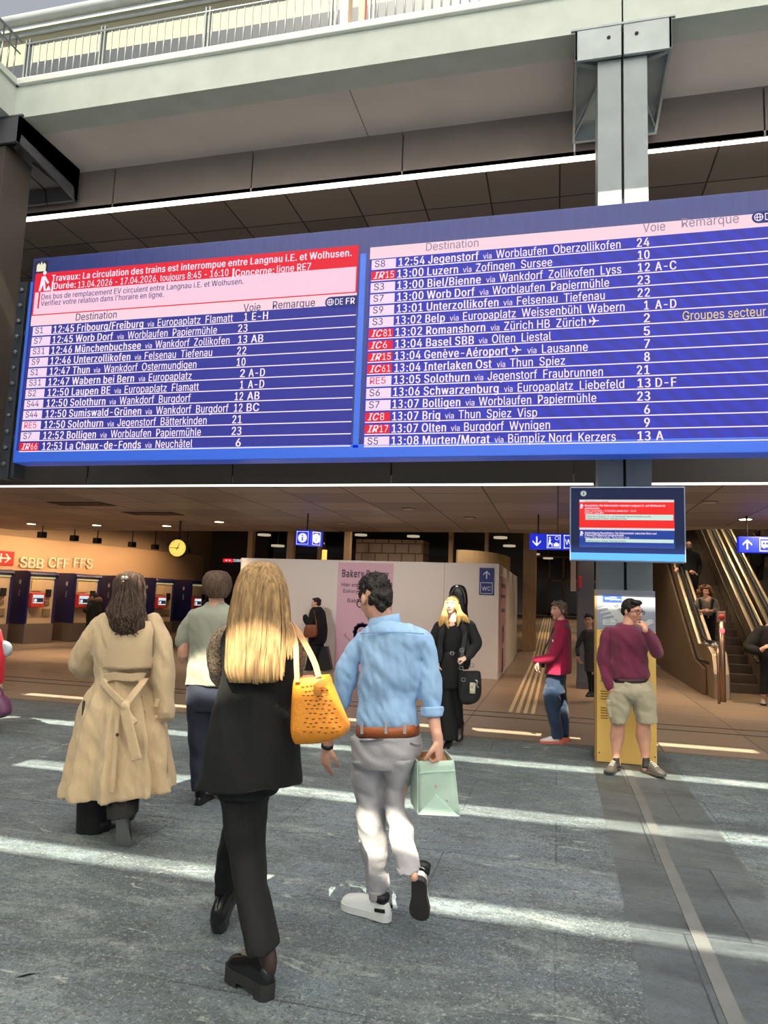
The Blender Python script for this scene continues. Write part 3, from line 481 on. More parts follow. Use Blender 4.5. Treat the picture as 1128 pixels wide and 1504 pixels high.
def plane_icon(mb, px0, px1, zc, m=0):
    x0 = bx(px0,zc); x1 = bx(px1,zc); w = x1-x0; y = YB-.006
    P = [(0,.04),(.45,.06),(.3,.45),(.4,.45),(.65,.06),(.92,.05),(1,0)]
    pts = [(x0+a*w,y,zc+c*w) for a,c in P]+[(x0+a*w,y,zc-c*w) for a,c in P[-2::-1]]
    mb.add(pts, [tuple(range(len(pts)-1,-1,-1))], m, False)
    mb.add([(x0,y,zc+.2*w),(x0+.12*w,y,zc+.2*w),(x0+.2*w,y,zc),(x0+.12*w,y,zc-.2*w),(x0,y,zc-.2*w),(x0+.08*w,y,zc)], [(5,4,3,2,1,0)], m, False)
# left panel
xl, xr = -6.735, -2.285
zt = bz(54,402); zrb = bz(50,430); zpb = bz(49,464); zhb = bz(47,479)
b = MB(); rect(b, xl, xr, 3.29, zhb, YB-.001); obj('left_screen', b, L_bg, board)
b = MB(); rect(b, xl, xr, zrb, zt, YB-.002); rect(b, xl, xl+.02, zpb, zrb, YB-.002); rect(b, xr-.02, xr, zpb, zrb, YB-.002); rect(b, xl, xr, zpb, zpb+.014, YB-.003)
rect(b, xl+.02, xr-.02, zpb+.014, zrb, YB-.002, 1); alert = obj('alert_banner', b, [L_rd, L_pk], board)
b = MB()
def ztext(t, px0, py0, px1, h, bold, m):
    zc = bz(px0, py0); btext(b, t, px0, px1, zc, h, bold, m)
ztext('Travaux: La circulation des trains est interrompue entre Langnau i.E. et Wolhusen.', 76.5, 409, 517, .088, .03, 0)
ztext('Durée:', 79.5, 420.5, 112, .088, .03, 0); ztext('13.04.2026 - 17.04.2026, toujours 8:45 - 16:10', 115, 418.5, 336, .088, .012, 0)
ztext('Concerne:', 346, 401.5, 403, .088, .03, 0); ztext('ligne RE7', 407, 395.5, 457, .088, .012, 0)
ztext('Des bus de remplacement EV circulent entre Langnau i.E. et Wolhusen.', 61.5, 436.5, 358, .072, .012, 1)
ztext("Verifiez votre relation dans l'horaire en ligne.", 60.5, 446, 241, .072, .012, 1)
for px, py, m in ((77.5,421,0),(343,402.5,0),(58,437,2),(57,446,2)):
    z = bz(px,py); x = bx(px,z); rect(b, x-.012, x+.012, z-.07, z+.07, YB-.006, m)
# digging worker symbol and station symbol
z = bz(64,416); x = bx(64,z); y = YB-.006
wk = [[(-.06,-.11),(-.03,-.11),(.0,-.02),(.02,-.11),(.05,-.11),(.03,0),(.01,.05),(.07,-.02),(.09,0),(.02,.1),(-.03,.09)],[(.04,-.11),(.13,-.11),(.09,-.04)]]
for pl in wk: b.add([(x+p[0],y,z+p[1]) for p in pl], [tuple(range(len(pl)))], 0, False)
b.add([(x+.01+.028*math.cos(a),y,z+.14+.028*math.sin(a)) for a in (k*math.pi/6 for k in range(12))], [tuple(range(12))], 0, False)
obj('alert_text', b, [L_wh, L_nb, L_rd], alert)
b = MB(); z = bz(61,392.5); x = bx(61,z); rect(b, x-.1, x+.1, z-.09, z+.09, YB-.001, 0)
pl = [(-.07,-.06),(.07,-.06),(.07,.03),(.04,.06),(.02,.03),(0,.08),(-.02,.03),(-.04,.06),(-.07,.03)]
b.add([(x+p[0],YB-.004,z+p[1]) for p in pl], [tuple(range(len(pl)))], 1, False)
obj('station_symbol', b, [mat('symbol_plate', rgb(40,44,70), .5), led('symbol_light', 236,236,210)], board)
def header(x0, x1, z0, z1, items, chip, name):
    b = MB(); rect(b, x0, x1, z0, z1, YB-.002, 0)
    for t, a, py, c, h, m in items: btext(b, t, a, c, bz(a,py), h, .006, m)
    a, py, c, d = chip; z = bz(a,py); xa = bx(a,z); xb = bx(c,z)
    rect(b, xa+.045, xa+.37, z-.065, z+.065, YB-.004, 2)
    gx = xa+.045; b.add([(gx+.065*math.cos(k*math.pi/8),YB-.0045,z+.065*math.sin(k*math.pi/8)) for k in range(16)], [tuple(range(16))], 2, False)
    for rx, rz in ((.043,.043),(.019,.043)):
        for k in range(16):
            a0 = k*math.pi/8; a1 = a0+math.pi/8; f_ = lambda q, w: (gx+(rx-w)*math.cos(q),YB-.006,z+(rz-w)*math.sin(q))
            b.quad(f_(a0,0), f_(a1,0), f_(a1,.008), f_(a0,.008), 3)
    rect(b, gx-.043, gx+.043, z-.004, z+.004, YB-.006, 3)
    text(b, 'DE', (xa+.105,YB-.006,z-.038), UX, UZ, .076, .095, 0, 0, 3); text(b, 'FR', (xa+.235,YB-.006,z-.038), UX, UZ, .076, .11, .03, 0, 3)
    return obj(name, b, [L_hd, L_bk, L_nb, L_wh, L_gr], board)
header(xl, xr, zhb, zpb, [('Destination',112,466,172,.095,1),('Voie',358,452.5,383,.095,1),('Remarque',401,448.5,463,.095,1)], (480,444.5,521,0), 'header_bar')
LR = """S1|12:45 Fribourg/Freiburg|158 422|434 453|Europaplatz  Flamatt|464 685|1|718 728|E-H|741 788
S7|12:45 Worb Dorf|155 333|345 364|Worblaufen  Papiermühle|376 638|23|700 728||
S31|12:46 Münchenbuchsee|152 415|427 447|Wankdorf  Zollikofen|457 675|13|700 727|AB|738 774
S9|12:46 Unterzollikofen|149 384|396 415|Felsenau  Tiefenau|426 624|22|697 724||
S1|12:47 Thun|147 265|276 295|Wankdorf  Ostermundigen|306 578|10|696 722||
S31|12:47 Wabern bei Bern|143 395|408 427|Europaplatz|438 564|2|706 720|A-D|731 779
S2|12:50 Laupen BE|141 325|337 356|Europaplatz  Flamatt|367 585|1|706 716|A-D|729 777
S44|12:50 Solothurn|138 311|322 341|Wankdorf  Burgdorf|352 561|12|690 715|AB|727 763
S44|12:50 Sumiswald-Grünen|135 416|428 447|Wankdorf  Burgdorf|459 672|12|688 713|BC|725 762
RE5|12:50 Solothurn|131 304|316 335|Jegenstorf  Bätterkinden|346 608|21|683 711||
S7|12:52 Bolligen|128 283|295 314|Worblaufen  Papiermühle|326 591|23|681 710||
IR66|12:53 La Chaux-de-Fonds|125 415|427 446|Neuchâtel|458 566|6|693 708||"""
RR = """S8|12:54 Jegenstorf|122 340|352 375|Worblaufen  Oberzollikofen|387 726|24|770 805||
IR15|13:00 Luzern|118 284|297 320|Zofingen  Sursee|332 540|10|773 805||
S3|13:00 Biel/Bienne|118 346|360 384|Wankdorf  Zollikofen  Lyss|396 728|12|773 806|A-C|820 878
S7|13:00 Worb Dorf|118 329|342 366|Worblaufen  Papiermühle|377 695|23|772 806||
S9|13:01 Unterzollikofen|117 394|407 431|Felsenau  Tiefenau|444 683|22|772 806||
S3|13:02 Belp|114 248|261 285|Europaplatz  Weissenbühl  Wabern|297 737|1|790 803|A-D|820 878
IC81|13:02 Romanshorn|113 358|372 396|Zürich HB  Zürich|409 632|2|789 806||
IC6|13:04 Basel SBB|112 327|340 363|Olten  Liestal|376 537|5|789 806||
IR15|13:04 Genève-Aéroport|111 420|472 497|Lausanne|512 637|7|790 806||
IC61|13:04 Interlaken Ost|110 375|389 412|Thun  Spiez|425 575|8|790 806||
RE5|13:05 Solothurn|109 315|328 352|Jegenstorf  Fraubrunnen|364 678|21|770 805||
S6|13:06 Schwarzenburg|107 394|409 432|Europaplatz  Liebefeld|446 736|13|772 808|D-F|821 878
S7|13:07 Bolligen|105 290|304 328|Worblaufen  Papiermühle|340 660|23|771 807||
IC8|13:07 Brig|104 235|248 272|Thun  Spiez  Visp|285 499|6|790 806||
IR17|13:07 Olten|103 251|264 288|Burgdorf  Wynigen|300 534|9|790 806||
S5|13:08 Murten/Morat|102 370|383 407|Bümpliz Nord  Kerzers|420 713|13|772 808|A|822 843"""
def rows(txt, ox, sc, cpx, pys, cw, x1, h):
    L = txt.split('\n'); n = len(L); za = bz(cpx[0], pys[0]); ze = bz(cpx[1], pys[1]); pitch = (za-ze)/(n-1)
    for i, ln in enumerate(L):
        zc = za-pitch*i; F = ln.split('|'); b = MB(); X = lambda s: [float(q)*sc+ox for q in s.split()]
        px0 = cpx[2]+(cpx[3]-cpx[2])*i/(n-1); xa = bx(px0, zc); xb = xa+cw; red = F[0][:2] in ('IR','IC')
        rect(b, xa, xb, zc-pitch*.40, zc+pitch*.36, YB-.004, 2 if red else 1)
        if red:
            text(b, F[0][:2], (xa+.03,YB-.006,zc-h*.42), UX, UZ, h*.84, cw*.46, .035, .35, 0); text(b, F[0][2:], (xa+cw*.60,YB-.006,zc-h*.42), UX, UZ, h*.84, cw*.17*len(F[0][2:]), 0, 0, 0)
        else:
            text(b, F[0], (xa+.04,YB-.006,zc-h*.42), UX, UZ, h*.84, cw*(.21*len(F[0])), .004, 0, 4 if F[0][0] == 'R' else 3)
        btext(b, F[1], *X(F[2]), zc, h, .032, 0); btext(b, 'via', *X(F[3]), zc-.012, h*.7, .004, 0); btext(b, F[4], *X(F[5]), zc, h, .014, 0)
        btext(b, F[6], *X(F[7]), zc, h, .03, 0)
        if F[8]: btext(b, F[8], *X(F[9]), zc, h, .03, 0)
        if 'Zürich HB' in ln:
            plane_icon(b, *X('640 668'), zc); btext(b, 'Groupes secteur', *X('895 1122'), zc, h, .004, 5)
        if 'Aéroport' in ln: plane_icon(b, *X('430 457'), zc)
        rect(b, xa, x1, zc-pitch*.5, zc-pitch*.5+.012, YB-.005, 0)
        obj('departure_row', b, [L_wh, mat('led_chip', (.01,.01,.01,1), .6, emit=.95, ecol=rgb(252,222,248)), L_rd, L_bk, L_rt, L_ye], board)
rows(LR, 0, .5, (58,44,48.5,29), (485.5,656), .285, xr, .097)
b = MB(); rect(b, -2.145, 2.42, 3.29, bz(545,381), YB-.001); obj('right_screen', b, R_bg, board)
hz0 = bz(545,381); hz1 = bz(545,363.6)
header(-2.145, 2.42, hz0, hz1, [('Destination',626,363,703,.095,4),('Voie',944,335,977,.1,4),('Remarque',1001,328,1085,.1,4)], (1107,320,1150,0), 'header_bar')
rows(RR, 520, .5391, (553,545,546,535), (388,648), .29, 2.42, .096)
for x in (-6.2,-4.3,-2.2,-.2,1.7): b = MB(); b.bb(x-.05,x+.05,YB+.2,9.6,5.2,5.3); obj('rear_arm', b, steel_dark, board)
# ---------------------------------------------------------------- information monitor under the board
YM = 7.62
mon = thing('information_monitor', 'blue bordered information screen hanging in front of column below departure board', 'monitor', (.7,YM,2.08))
p0 = onY(837,715,YM); p1 = onY(1008,823,YM); mx0, mx1, mz0, mz1 = p0.x, p1.x, onY(920,825,YM).z, p0.z
b = MB(); b.bb(mx0,mx1,YM,YM+.11,mz0,mz1); obj('casing', b, mat('monitor_rim', rgb(150,165,190), .35, .4), mon, .008)
b = MB(); b.bb(mx0+.012,mx1-.012,YM-.004,YM,mz0+.085,mz1-.012); obj('glass_front', b, mat('navy_glass', rgb(14,26,72), .08, spec=.6), mon)
b = MB(); b.bb(mx0+.012,mx1-.012,YM-.005,YM,mz0+.012,mz0+.085); obj('bottom_band', b, mat('band_blue', rgb(44,104,204), .4, emit=.25, ecol=rgb(40,100,210)), mon)
def mz(px, py): q = onY(px,py,YM); return q.x, q.z
xa, za = mz(851,734); xb, ze = mz(991,806)
b = MB(); y = YM-.006
_, z1 = mz(851,737.5); _, z2 = mz(851,775); _, z3 = mz(851,778)
rect(b, xa, xb, z1, za, y, 3); rect(b, xa, xb, z2, z1, y, 0); rect(b, xa, xb, z3, z2, y, 3); rect(b, xa, xb, ze, z3, y, 1)
for pa, pb in ((755.5,763.5),(791,796)):
    x2, q0 = mz(860,pa); _, q1 = mz(860,pb); rect(b, x2, xb-.01, q1, q0, y-.001, 2)
scr = obj('screen', b, [led('tv_red',248,36,30), led('tv_blue',24,62,158), led('tv_mint',206,232,222), led('tv_white',222,222,222)], mon)
b = MB(); y = YM-.008
for t, px, py, px2, h, bo, m in (('Bauarbeiten: Der Bahnverkehr zwischen Langnau i.E. und Wolhusen ist',859,742.5,977,.021,.03,0),('unterbrochen.',859,746.5,881,.021,.03,0),
    ('Dauer: 13.04.2026 - 17.04.2026, jeweils 8:45 - 16:10',859,750.2,934,.019,.01,0),('Betrifft: Linie RE7',859,753.6,887,.019,.01,0),
    ('Zwischen Langnau i.E. und Wolhusen fahren Ersatzbusse EV.',861,758.3,957,.019,0,1),('Verbindung im Online-Fahrplan prüfen.',861,761.6,921,.019,0,1),
    ('Ankündigung Bauarbeiten: Der Bahnverkehr zwischen Bern und',859,782.5,964,.021,.03,0),('Fribourg/Freiburg ist eingeschränkt.',859,785.8,917,.021,.03,0),
    ('Dauer: 18.04.2026, 22:00 - 24.04.2026, 5:00',859,789.4,924,.019,.01,0),('Verbindung im Online-Fahrplan prüfen.',860,794.2,920,.018,0,1),
    ('Informationen zum Betrieb',859,736.6,894,.013,0,1)):
    x1_, zc = mz(px,py); x2_, _ = mz(px2,py); text(b, t, (x1_,y,zc-h/2), UX, UZ, h, x2_-x1_, bo, 0, m)
for px, py in ((854,743.5),(854,783.5)):
    x1_, zc = mz(px,py); b.add([(x1_+p[0]*.25,y,zc+p[1]*.25) for p in wk[0]], [tuple(range(11))], 0, False)
obj('screen_text', b, [L_wh, led('tv_dark',40,40,40)], scr)
b = MB(); x1_, zc = mz(857,725)
b.add([(x1_+.03*math.cos(k*math.pi/12),y,zc+.03*math.sin(k*math.pi/12)) for k in range(24)], [tuple(range(24))], 0, False)
rect(b, x1_-.005, x1_+.005, zc-.018, zc+.006, y-.001, 1); rect(b, x1_-.005, x1_+.005, zc+.011, zc+.02, y-.001, 1)
obj('info_symbol', b, [mat('symbol_grey', rgb(190,200,205), .5), mat('symbol_navy', rgb(20,28,60), .5)], mon)
b = MB(); b.bb(.6,.66,YM+.1,8.197,2.4,2.5); b.bb(.8,.86,YM+.1,8.197,2.4,2.5); obj('wall_arm', b, steel_dark, mon)
# ---------------------------------------------------------------- yellow map stand
YP = 7.9
stand = thing('map_stand', 'tall yellow and grey station map stand in front of the column', 'stand', (.70,YP,0))
b = MB(); b.bb(.385,.408,YP,YP+.12,0,1.785); b.bb(.408,.995,YP+.01,YP+.12,0,1.785); obj('frame', b, mat('stand_edge', rgb(158,124,72), .5), stand, .004)
yel = mat('stand_yellow', rgb(240,198,108), .5, noise_s=2, noise_a=.03); grp = mat('stand_grey', rgb(148,152,170), .3, spec=.6); topm = mat('stand_top', rgb(120,124,138), .5)
q1 = onY(900,925.5,YP).z
b = MB(); b.bb(.408,.995,YP,YP+.01,.012,q1); obj('lower_panel', b, yel, stand)
b = MB(); b.bb(.408,.995,YP,YP+.01,q1,1.735); up = obj('map_panel', b, grp, stand)
b = MB(); b.bb(.408,.995,YP-.002,YP+.01,1.735,1.785); obj('top_band', b, topm, stand)
b = MB(); y = YP-.003
x1_ = .408
rect(b, .47, .66, 1.655, 1.73, y, 0); text(b, 'SBB', (.49,y-.001,1.683), UX, UZ, .02, .05, .02, 0, 1); rect(b, .548,.551,1.67,1.715,y-.001,1)
text(b, 'Gleise', (.56,y-.001,1.70), UX, UZ, .014, .05, .02, 0, 1); text(b, 'Bahnhofplan', (.56,y-.001,1.678), UX, UZ, .014, .09, .02, 0, 1)
rect(b, .47, .60, 1.415, 1.47, y, 2)
for k in range(3): rect(b, .48, .55+.01*k, 1.455-k*.014, 1.46-k*.014, y-.001, 4)
obj('map_header', b, [mat('sign_blue', rgb(48,84,200), .5), mat('sign_white', rgb(240,240,240), .5), mat('legend_white', rgb(216,226,226), .5), mat('map_pale', rgb(204,206,208), .5), mat('legend_grey', rgb(120,130,140), .5)], up)
b = MB(); y = YP-.003
sp0 = Vector((.53,y,1.62)); sp1 = Vector((.74,y,1.38)); dv = (sp1-sp0); pn = Vector((dv.z,0,-dv.x)).normalized()
b.quad(sp0-pn*.03, sp1-pn*.05, sp1+pn*.05, sp0+pn*.03)
for k in range(7):
    c = sp0+dv*(k/6.5)-Vector((0,.0008+.0003*k,0))
    b.quad(c, c+Vector((0,0,-.022)), c+Vector((-.12,0,-.052)), c+Vector((-.12,0,-.04)))
    c = c-Vector((0,.002,0)); b.quad(c, c+Vector((0,0,-.022)), c+Vector((.10,0,.02)), c+Vector((.10,0,.032)))
for k in range(5): y = YP-.003-.0005*k; b.quad(Vector((.88+.02*k,y,1.45+.01*k)),Vector((.9+.02*k,y,1.41+.012*k)),Vector((.94+.01*k,y,1.45)),Vector((.93,y,1.49)))
obj('platform_map', b, mat('map_pale', rgb(204,206,208), .5), up)
b = MB()
for z, ws in ((1.34,(.5,)),(1.27,(.4,.3)),(1.18,(.5,.42,.3)),(1.0,(.4,.5,.35)),(.85,(.5,.4)),(.72,(.45,.5,.5,.3)),(.55,(.3,.5,.4,.45,.35))):
    for k, w in enumerate(ws): rect(b, .445, .445+w*.2, z-k*.026, z-k*.026+.010, YP-.003, 0)
obj('lower_text', b, mat('stand_ink', rgb(150,112,40), .6), stand)
b = MB()
for x in (.43,.975):
    for z in (.1,): b.cyl((x,YP-.004,z),(x,YP,z),.008,10)
obj('screw', b, galv, stand)

worn = mat('worn_white_paint', rgb(190,196,196), .7)
b = MB()
for px, py, dx, dz in ((25,1099,12,-3),(45,1100,16,-4),(62,1096,10,-3),(90,1095,12,-2),(70,1103,8,-2),(12,1114,5,-1)):
    q0 = gnd(px,py,.002); q1 = gnd(px+dx,py+dz,.002); b.quad(q0, q1, q1+Vector((.0,.05,0)), q0+Vector((-.02,.04,0)))
struct('trim_8', b, worn)
q0 = gnd(38,1434); b = MB(); b.add([q0+Vector(v) for v in ((-.03,-.03,.002),(.0,-.01,.012),(.03,.03,.004),(.0,.02,.003))], [(0,1,2,3)], 0, False); b.add([q0+Vector(v) for v in ((.02,.05,.002),(.04,.06,.008),(.045,.075,.003))], [(0,1,2)], 0, False)
tag(obj('leaf', b, mat('dry_leaf', rgb(58,50,46), .8)), 'small dark dry leaf scrap lying on the stone floor at lower left', 'leaf')
# ---------------------------------------------------------------- ticket hall: angled warm wall, machines, lettering
TB = gnd(30,946); TD = Vector((.255,1,0)).normalized(); TN = Vector((TD.y,-TD.x,0))      # along the wall (away), out of the wall
def tpt(s, n, z): return TB+TD*s+TN*n+Vector((0,0,z))
def ts(px):                                         # distance along the machine fronts under image column px
    r = ray(px, 905); k = r.x/r.y; return (k*TB.y-TB.x)/(TD.x-k*TD.y)
RT = Matrix((TD, TN, Vector((0,0,1)))).transposed()
WN = -.95
mb = MB(); s1 = ts(322)
mb.prism([tpt(-9,WN,0),tpt(s1,WN,0),tpt(s1,WN-.2,0),tpt(-9,WN-.2,0)], (0,0,3.02)); struct('wall_ticket_hall', mb, warm_wall)
mb = MB(); mb.prism([tpt(-9,WN-.21,0),tpt(s1+1,WN-.21,0),tpt(s1+1,WN-.4,0),tpt(-9,WN-.4,0)], (0,0,4.2)); struct('wall_behind_ticket_hall', mb, mat('upper_warm', rgb(190,160,130), .7))
mb = MB(); mb.prism([tpt(-9,WN,0),tpt(s1,WN,0),tpt(s1,WN+.02,0),tpt(-9,WN+.02,0)], (0,0,.1)); struct('baseboard_left', mb, dark_m)
mblue = mat('machine_blue', rgb(34,38,92), .35, spec=.5); mface = mat('machine_face', rgb(206,180,150), .45); mplinth = mat('machine_plinth', rgb(116,104,96), .5); mred = mat('machine_red', rgb(212,66,50), .4)
def machine(s0, wd, label, full=True):
    base = tpt(s0,0,0); t = thing('ticket_machine', label, 'ticket machine', base, 'ticket machines along the warm wall')
    D = .85; H = 2.02
    def bx_(s, n, z, d): return (tpt(s0+s, n, z), d)
    b = MB(); b.box(tpt(s0+wd/2,-D/2,.28),(wd-.02,D,.56),RT); obj('plinth', b, mplinth, t, .01)
    b = MB()
    prof = [(0,.56),(0,.60),(-.0,1.86),(.06,1.94),(.03,2.0),(-.1,2.03),(-D,2.03),(-D,.56)]
    b.prism([tpt(s0,n,z) for n,z in prof], TD*.05); b.prism([tpt(s0+wd-.05,n,z) for n,z in prof], TD*.05)
    b.prism([tpt(s0+.05,n,z) for n,z in [(-.02,1.88),(.06,1.94),(.03,2.0),(-.1,2.03),(-D,2.03),(-D,1.88)]], TD*(wd-.1))
    sh = obj('shell', b, mblue, t, .006)
    b = MB(); b.box(tpt(s0+wd/2,-.05-(D-.05)/2,1.22),(wd-.1,D-.06,1.32),RT); obj('front_panel', b, mface, t)
    b = MB(); b.box(tpt(s0+wd/2,-.06,1.86),(wd-.1,.08,.05),RT)
    obj('canopy_light', b, mat('machine_light', rgb(190,190,150), .5, emit=.35, ecol=rgb(220,220,170)), t)
    b = MB(); b.box(tpt(s0+.32*wd,-.03,1.63),(.36*wd,.02,.3),RT); obj('notice', b, mat('notice_paper', rgb(214,190,150), .6), t)
    b = MB(); b.box(tpt(s0+.3*wd,.03,1.22),(.46*wd,.16,.4),RT); fr = obj('screen_frame', b, mred, t, .015)
    b = MB(); b.box(tpt(s0+.3*wd,.112,1.25),(.36*wd,.006,.24),RT); b.box(tpt(s0+.3*wd,.117,1.22),(.34*wd,.004,.12),RT,1)
    b.add([tpt(s0+.2*wd,.121,1.21)+TD*(.05*math.cos(a))+Vector((0,0,.05*math.sin(a))) for a in (k*math.pi/8 for k in range(16))], [tuple(range(16))], 0, False)
    obj('touch_screen', b, [led('touch_white',214,226,236), led('touch_dark',40,40,46)], fr)
    b = MB(); b.box(tpt(s0+.74*wd,-.02,1.42),(.17*wd,.05,.22),RT); obj('card_reader', b, rubber, t, .005)
    b = MB(); b.box(tpt(s0+.72*wd,-.03,1.15),(.16*wd,.03,.12),RT); obj('keypad', b, mat('keypad_grey', rgb(150,130,112), .4, .3), t, .004)
    b = MB(); b.box(tpt(s0+.72*wd,-.03,.88),(.26*wd,.03,.2),RT); obj('coin_tray', b, mat('tray_grey', rgb(160,138,116), .4, .3), t, .004)
    b = MB(); ux = TN; uz = Vector((0,0,1))
    text(b, 'SBB', tpt(s0-.002,-.38,1.5), -uz, ux, .05, .18, .02, 0, 0)
    b.add([tpt(s0-.003,-.36+.05*math.cos(a),1.72+.07*math.sin(a)) for a in (k*math.pi/8 for k in range(16))], [tuple(range(16))], 0, False)
    obj('side_marking', b, mat('mark_white', rgb(196,196,210), .5), sh)
    return t
pxs = [-34,37,106,168,224,278]
labs = ['ticket machine cut off by the left edge of the photo','ticket machine below the red arrow logo, second from left','ticket machine with bright screen where the person in black stands','ticket machine mostly hidden behind the woman in the trench coat','ticket machine between the trench coat woman and the grey tee shirt man','farthest ticket machine, partly behind the man in the grey tee shirt']
for p_, l_ in zip(pxs, labs): machine(ts(p_), .92, l_)
# logo and letters on the wall
lt = thing('wall_lettering', 'raised beige letters SBB CFF FFS on the warm ticket wall', 'sign', tpt(ts(60),WN,2.5))
def onT(px, py):                                    # point of the wall face under a pixel
    r = ray(px, py); P0 = tpt(0,WN,0); k = (P0.dot(TN))/(r.dot(TN)) if True else 0
    k = (P0-Vector((0,0,0))).dot(TN)/r.dot(TN); return Vector((0,0,EYE))+r*k
for wtxt, a, c in (('SBB',26.5,62),('CFF',68.5,100),('FFS',105.5,134)):
    pa = onT(a,833); pc = onT(c,836); pt = onT(a,815.5); w = (pc-pa).dot(TD); h = .30
    vs_, x_ = [], 0
    adv = [GLYPHS[c_][0] for c_ in wtxt]; tot = sum(adv)
    for c_, ad in zip(wtxt, adv):
        b = MB(); text(b, c_, pa+TD*(w*x_/tot)+TN*.045, TD, UZ, h, w*ad/tot*.88, .012, 0, 0, .09); obj('letter_'+c_.lower()+c_.lower() if False else 'letter', b, mat('letter_beige', rgb(252,232,206), .5), lt); x_ += ad
pa = onT(-20,809); pc = onT(19,831)
lg = thing('wall_logo', 'red plate with white double arrow cross on the ticket wall', 'sign', tpt(ts(0),WN,2.4))
z0, z1 = 2.20, 2.58
za_ = onT(19,831).z; zb_ = onT(19,810.5).z; xe = (onT(19,820)-tpt(0,WN,0)).dot(TD); wl = (zb_-za_)*2.0
b = MB(); b.prism([tpt(xe-wl,WN+.001,za_),tpt(xe,WN+.001,za_),tpt(xe,WN+.001,zb_),tpt(xe-wl,WN+.001,zb_)], TN*.05); obj('plate', b, mat('logo_red', rgb(222,44,38), .5), lg)
b = MB(); c_ = xe-wl/2; zc = (za_+zb_)/2; H_ = (zb_-za_)
def lq(x0,x1,z0_,z1_): b.quad(tpt(c_+x0*H_,WN+.056,zc+z0_*H_),tpt(c_+x1*H_,WN+.056,zc+z0_*H_),tpt(c_+x1*H_,WN+.056,zc+z1_*H_),tpt(c_+x0*H_,WN+.056,zc+z1_*H_))
lq(-.75,.75,-.055,.055); lq(-.06,.06,-.32,.32)
for sx in (-1,1):
    for sz in (-1,1):
        q = [(.72,0),(.42,.32),(.28,.32),(.56,0)]
        b.add([tpt(c_+sx*x*H_,WN+.057,zc+sz*z*H_) for x,z in q], [(0,1,2,3)], 0, False)
obj('arrow_cross', b, mat('logo_white', rgb(244,240,236), .5), lg)
# small wall-wash projectors under the ceiling edge
def spot(p, tgt, power, size, name='spot', col=(1,.77,.52), blend=.6, rad=.05):
    d = bpy.data.lights.new(name, 'SPOT'); d.energy = power; d.spot_size = math.radians(size); d.spot_blend = blend; d.color = col; d.shadow_soft_size = rad
    o = bpy.data.objects.new(name, d); COL.objects.link(o); o.location = p; o.rotation_euler = (Vector(tgt)-Vector(p)).to_track_quat('-Z','Y').to_euler(); return o
for i, (px, lab) in enumerate(((57,'small dark box projector over the letters CFF'),(92,'dark twin projector hanging beside the small white box, facing the ticket wall'),(145,'small black projector under the ceiling edge'),(180,'stacked pair of dark projectors left of the clock'),(228,'last small projector just left of the clock'),(8,'dark projector above the red logo plate'))):
    s_ = ts(px); p = tpt(s_,1.2,2.98); b0 = p
    t = thing('projector', lab, 'spotlight', p+Vector((0,0,.25)), 'projectors lighting the ticket wall')
    b = MB(); b.box(p,(.16,.2,.16),RT); obj('lamp_body', b, rubber, t, .01)
    b = MB(); b.cyl(p+Vector((0,0,.08)),(p.x,p.y,4.31),.015,8); obj('stem', b, dark_m, t)
    b = MB(); b.cyl(p-TN*.1-Vector((0,0,0)),p-TN*.105,.05,14); obj('lens', b, warm_emit, t)
    spot(p-TN*.12, tpt(s_,WN,1.2), 105, 120, 'projector_light', col=(1,.70,.40))
for s_ in (-7,-5): spot(tpt(s_,1.2,2.9), tpt(s_,WN,1.2), 105, 120, 'projector_light')
# station clock
cpos = onY(261,805,14.6); t = thing('station_clock', 'round glowing yellow station clock hanging from the dark ceiling', 'clock', cpos)
cdir = (Vector((0,0,EYE))-cpos).normalized(); cdir = Vector((cdir.x-.35,cdir.y,0)).normalized(); cux = Vector((-cdir.y,cdir.x,0)); R_ = .195
b = MB(); b.cyl(cpos-cdir*.13,cpos+cdir*.02,R_+.02,40); obj('case', b, rubber, t)
b = MB(); b.cyl(cpos+cdir*.021,cpos+cdir*.024,R_,40); dial = obj('dial', b, mat('dial_glow', rgb(246,222,110), .5, emit=1.0, ecol=rgb(250,214,100)), t)
b = MB(); f0 = cpos+cdir*.027
def hand(a, r0, r1, w0, w1):
    d = cux*math.sin(a)+UZ*math.cos(a); q = cux*math.cos(a)-UZ*math.sin(a); b.quad(f0+d*r0-q*w0,f0+d*r0+q*w0,f0+d*r1+q*w1,f0+d*r1-q*w1)
for k in range(60): hand(k*math.pi/30, R_*(.78 if k%5==0 else .9), R_*.95, .004 if k%5==0 else .0015, .004 if k%5==0 else .0015)
obj('minute_marks', b, rubber, dial)
b = MB(); hand(math.radians(270), -.04, R_*.85, .008, .005); obj('minute_hand', b, rubber, t)
b = MB(); hand(math.radians(22), -.04, R_*.62, .010, .007); obj('hour_hand', b, rubber, t)
b = MB(); f0 = cpos+cdir*.029; hand(math.radians(65), -.05, R_*.5, .002, .002); obj('second_hand', b, mred, t)
b = MB(); b.cyl(cpos+Vector((0,0,.2))-cdir*.06,cpos+Vector((0,0,.7))-cdir*.06,.02,10); obj('hanger', b, dark_m, t)
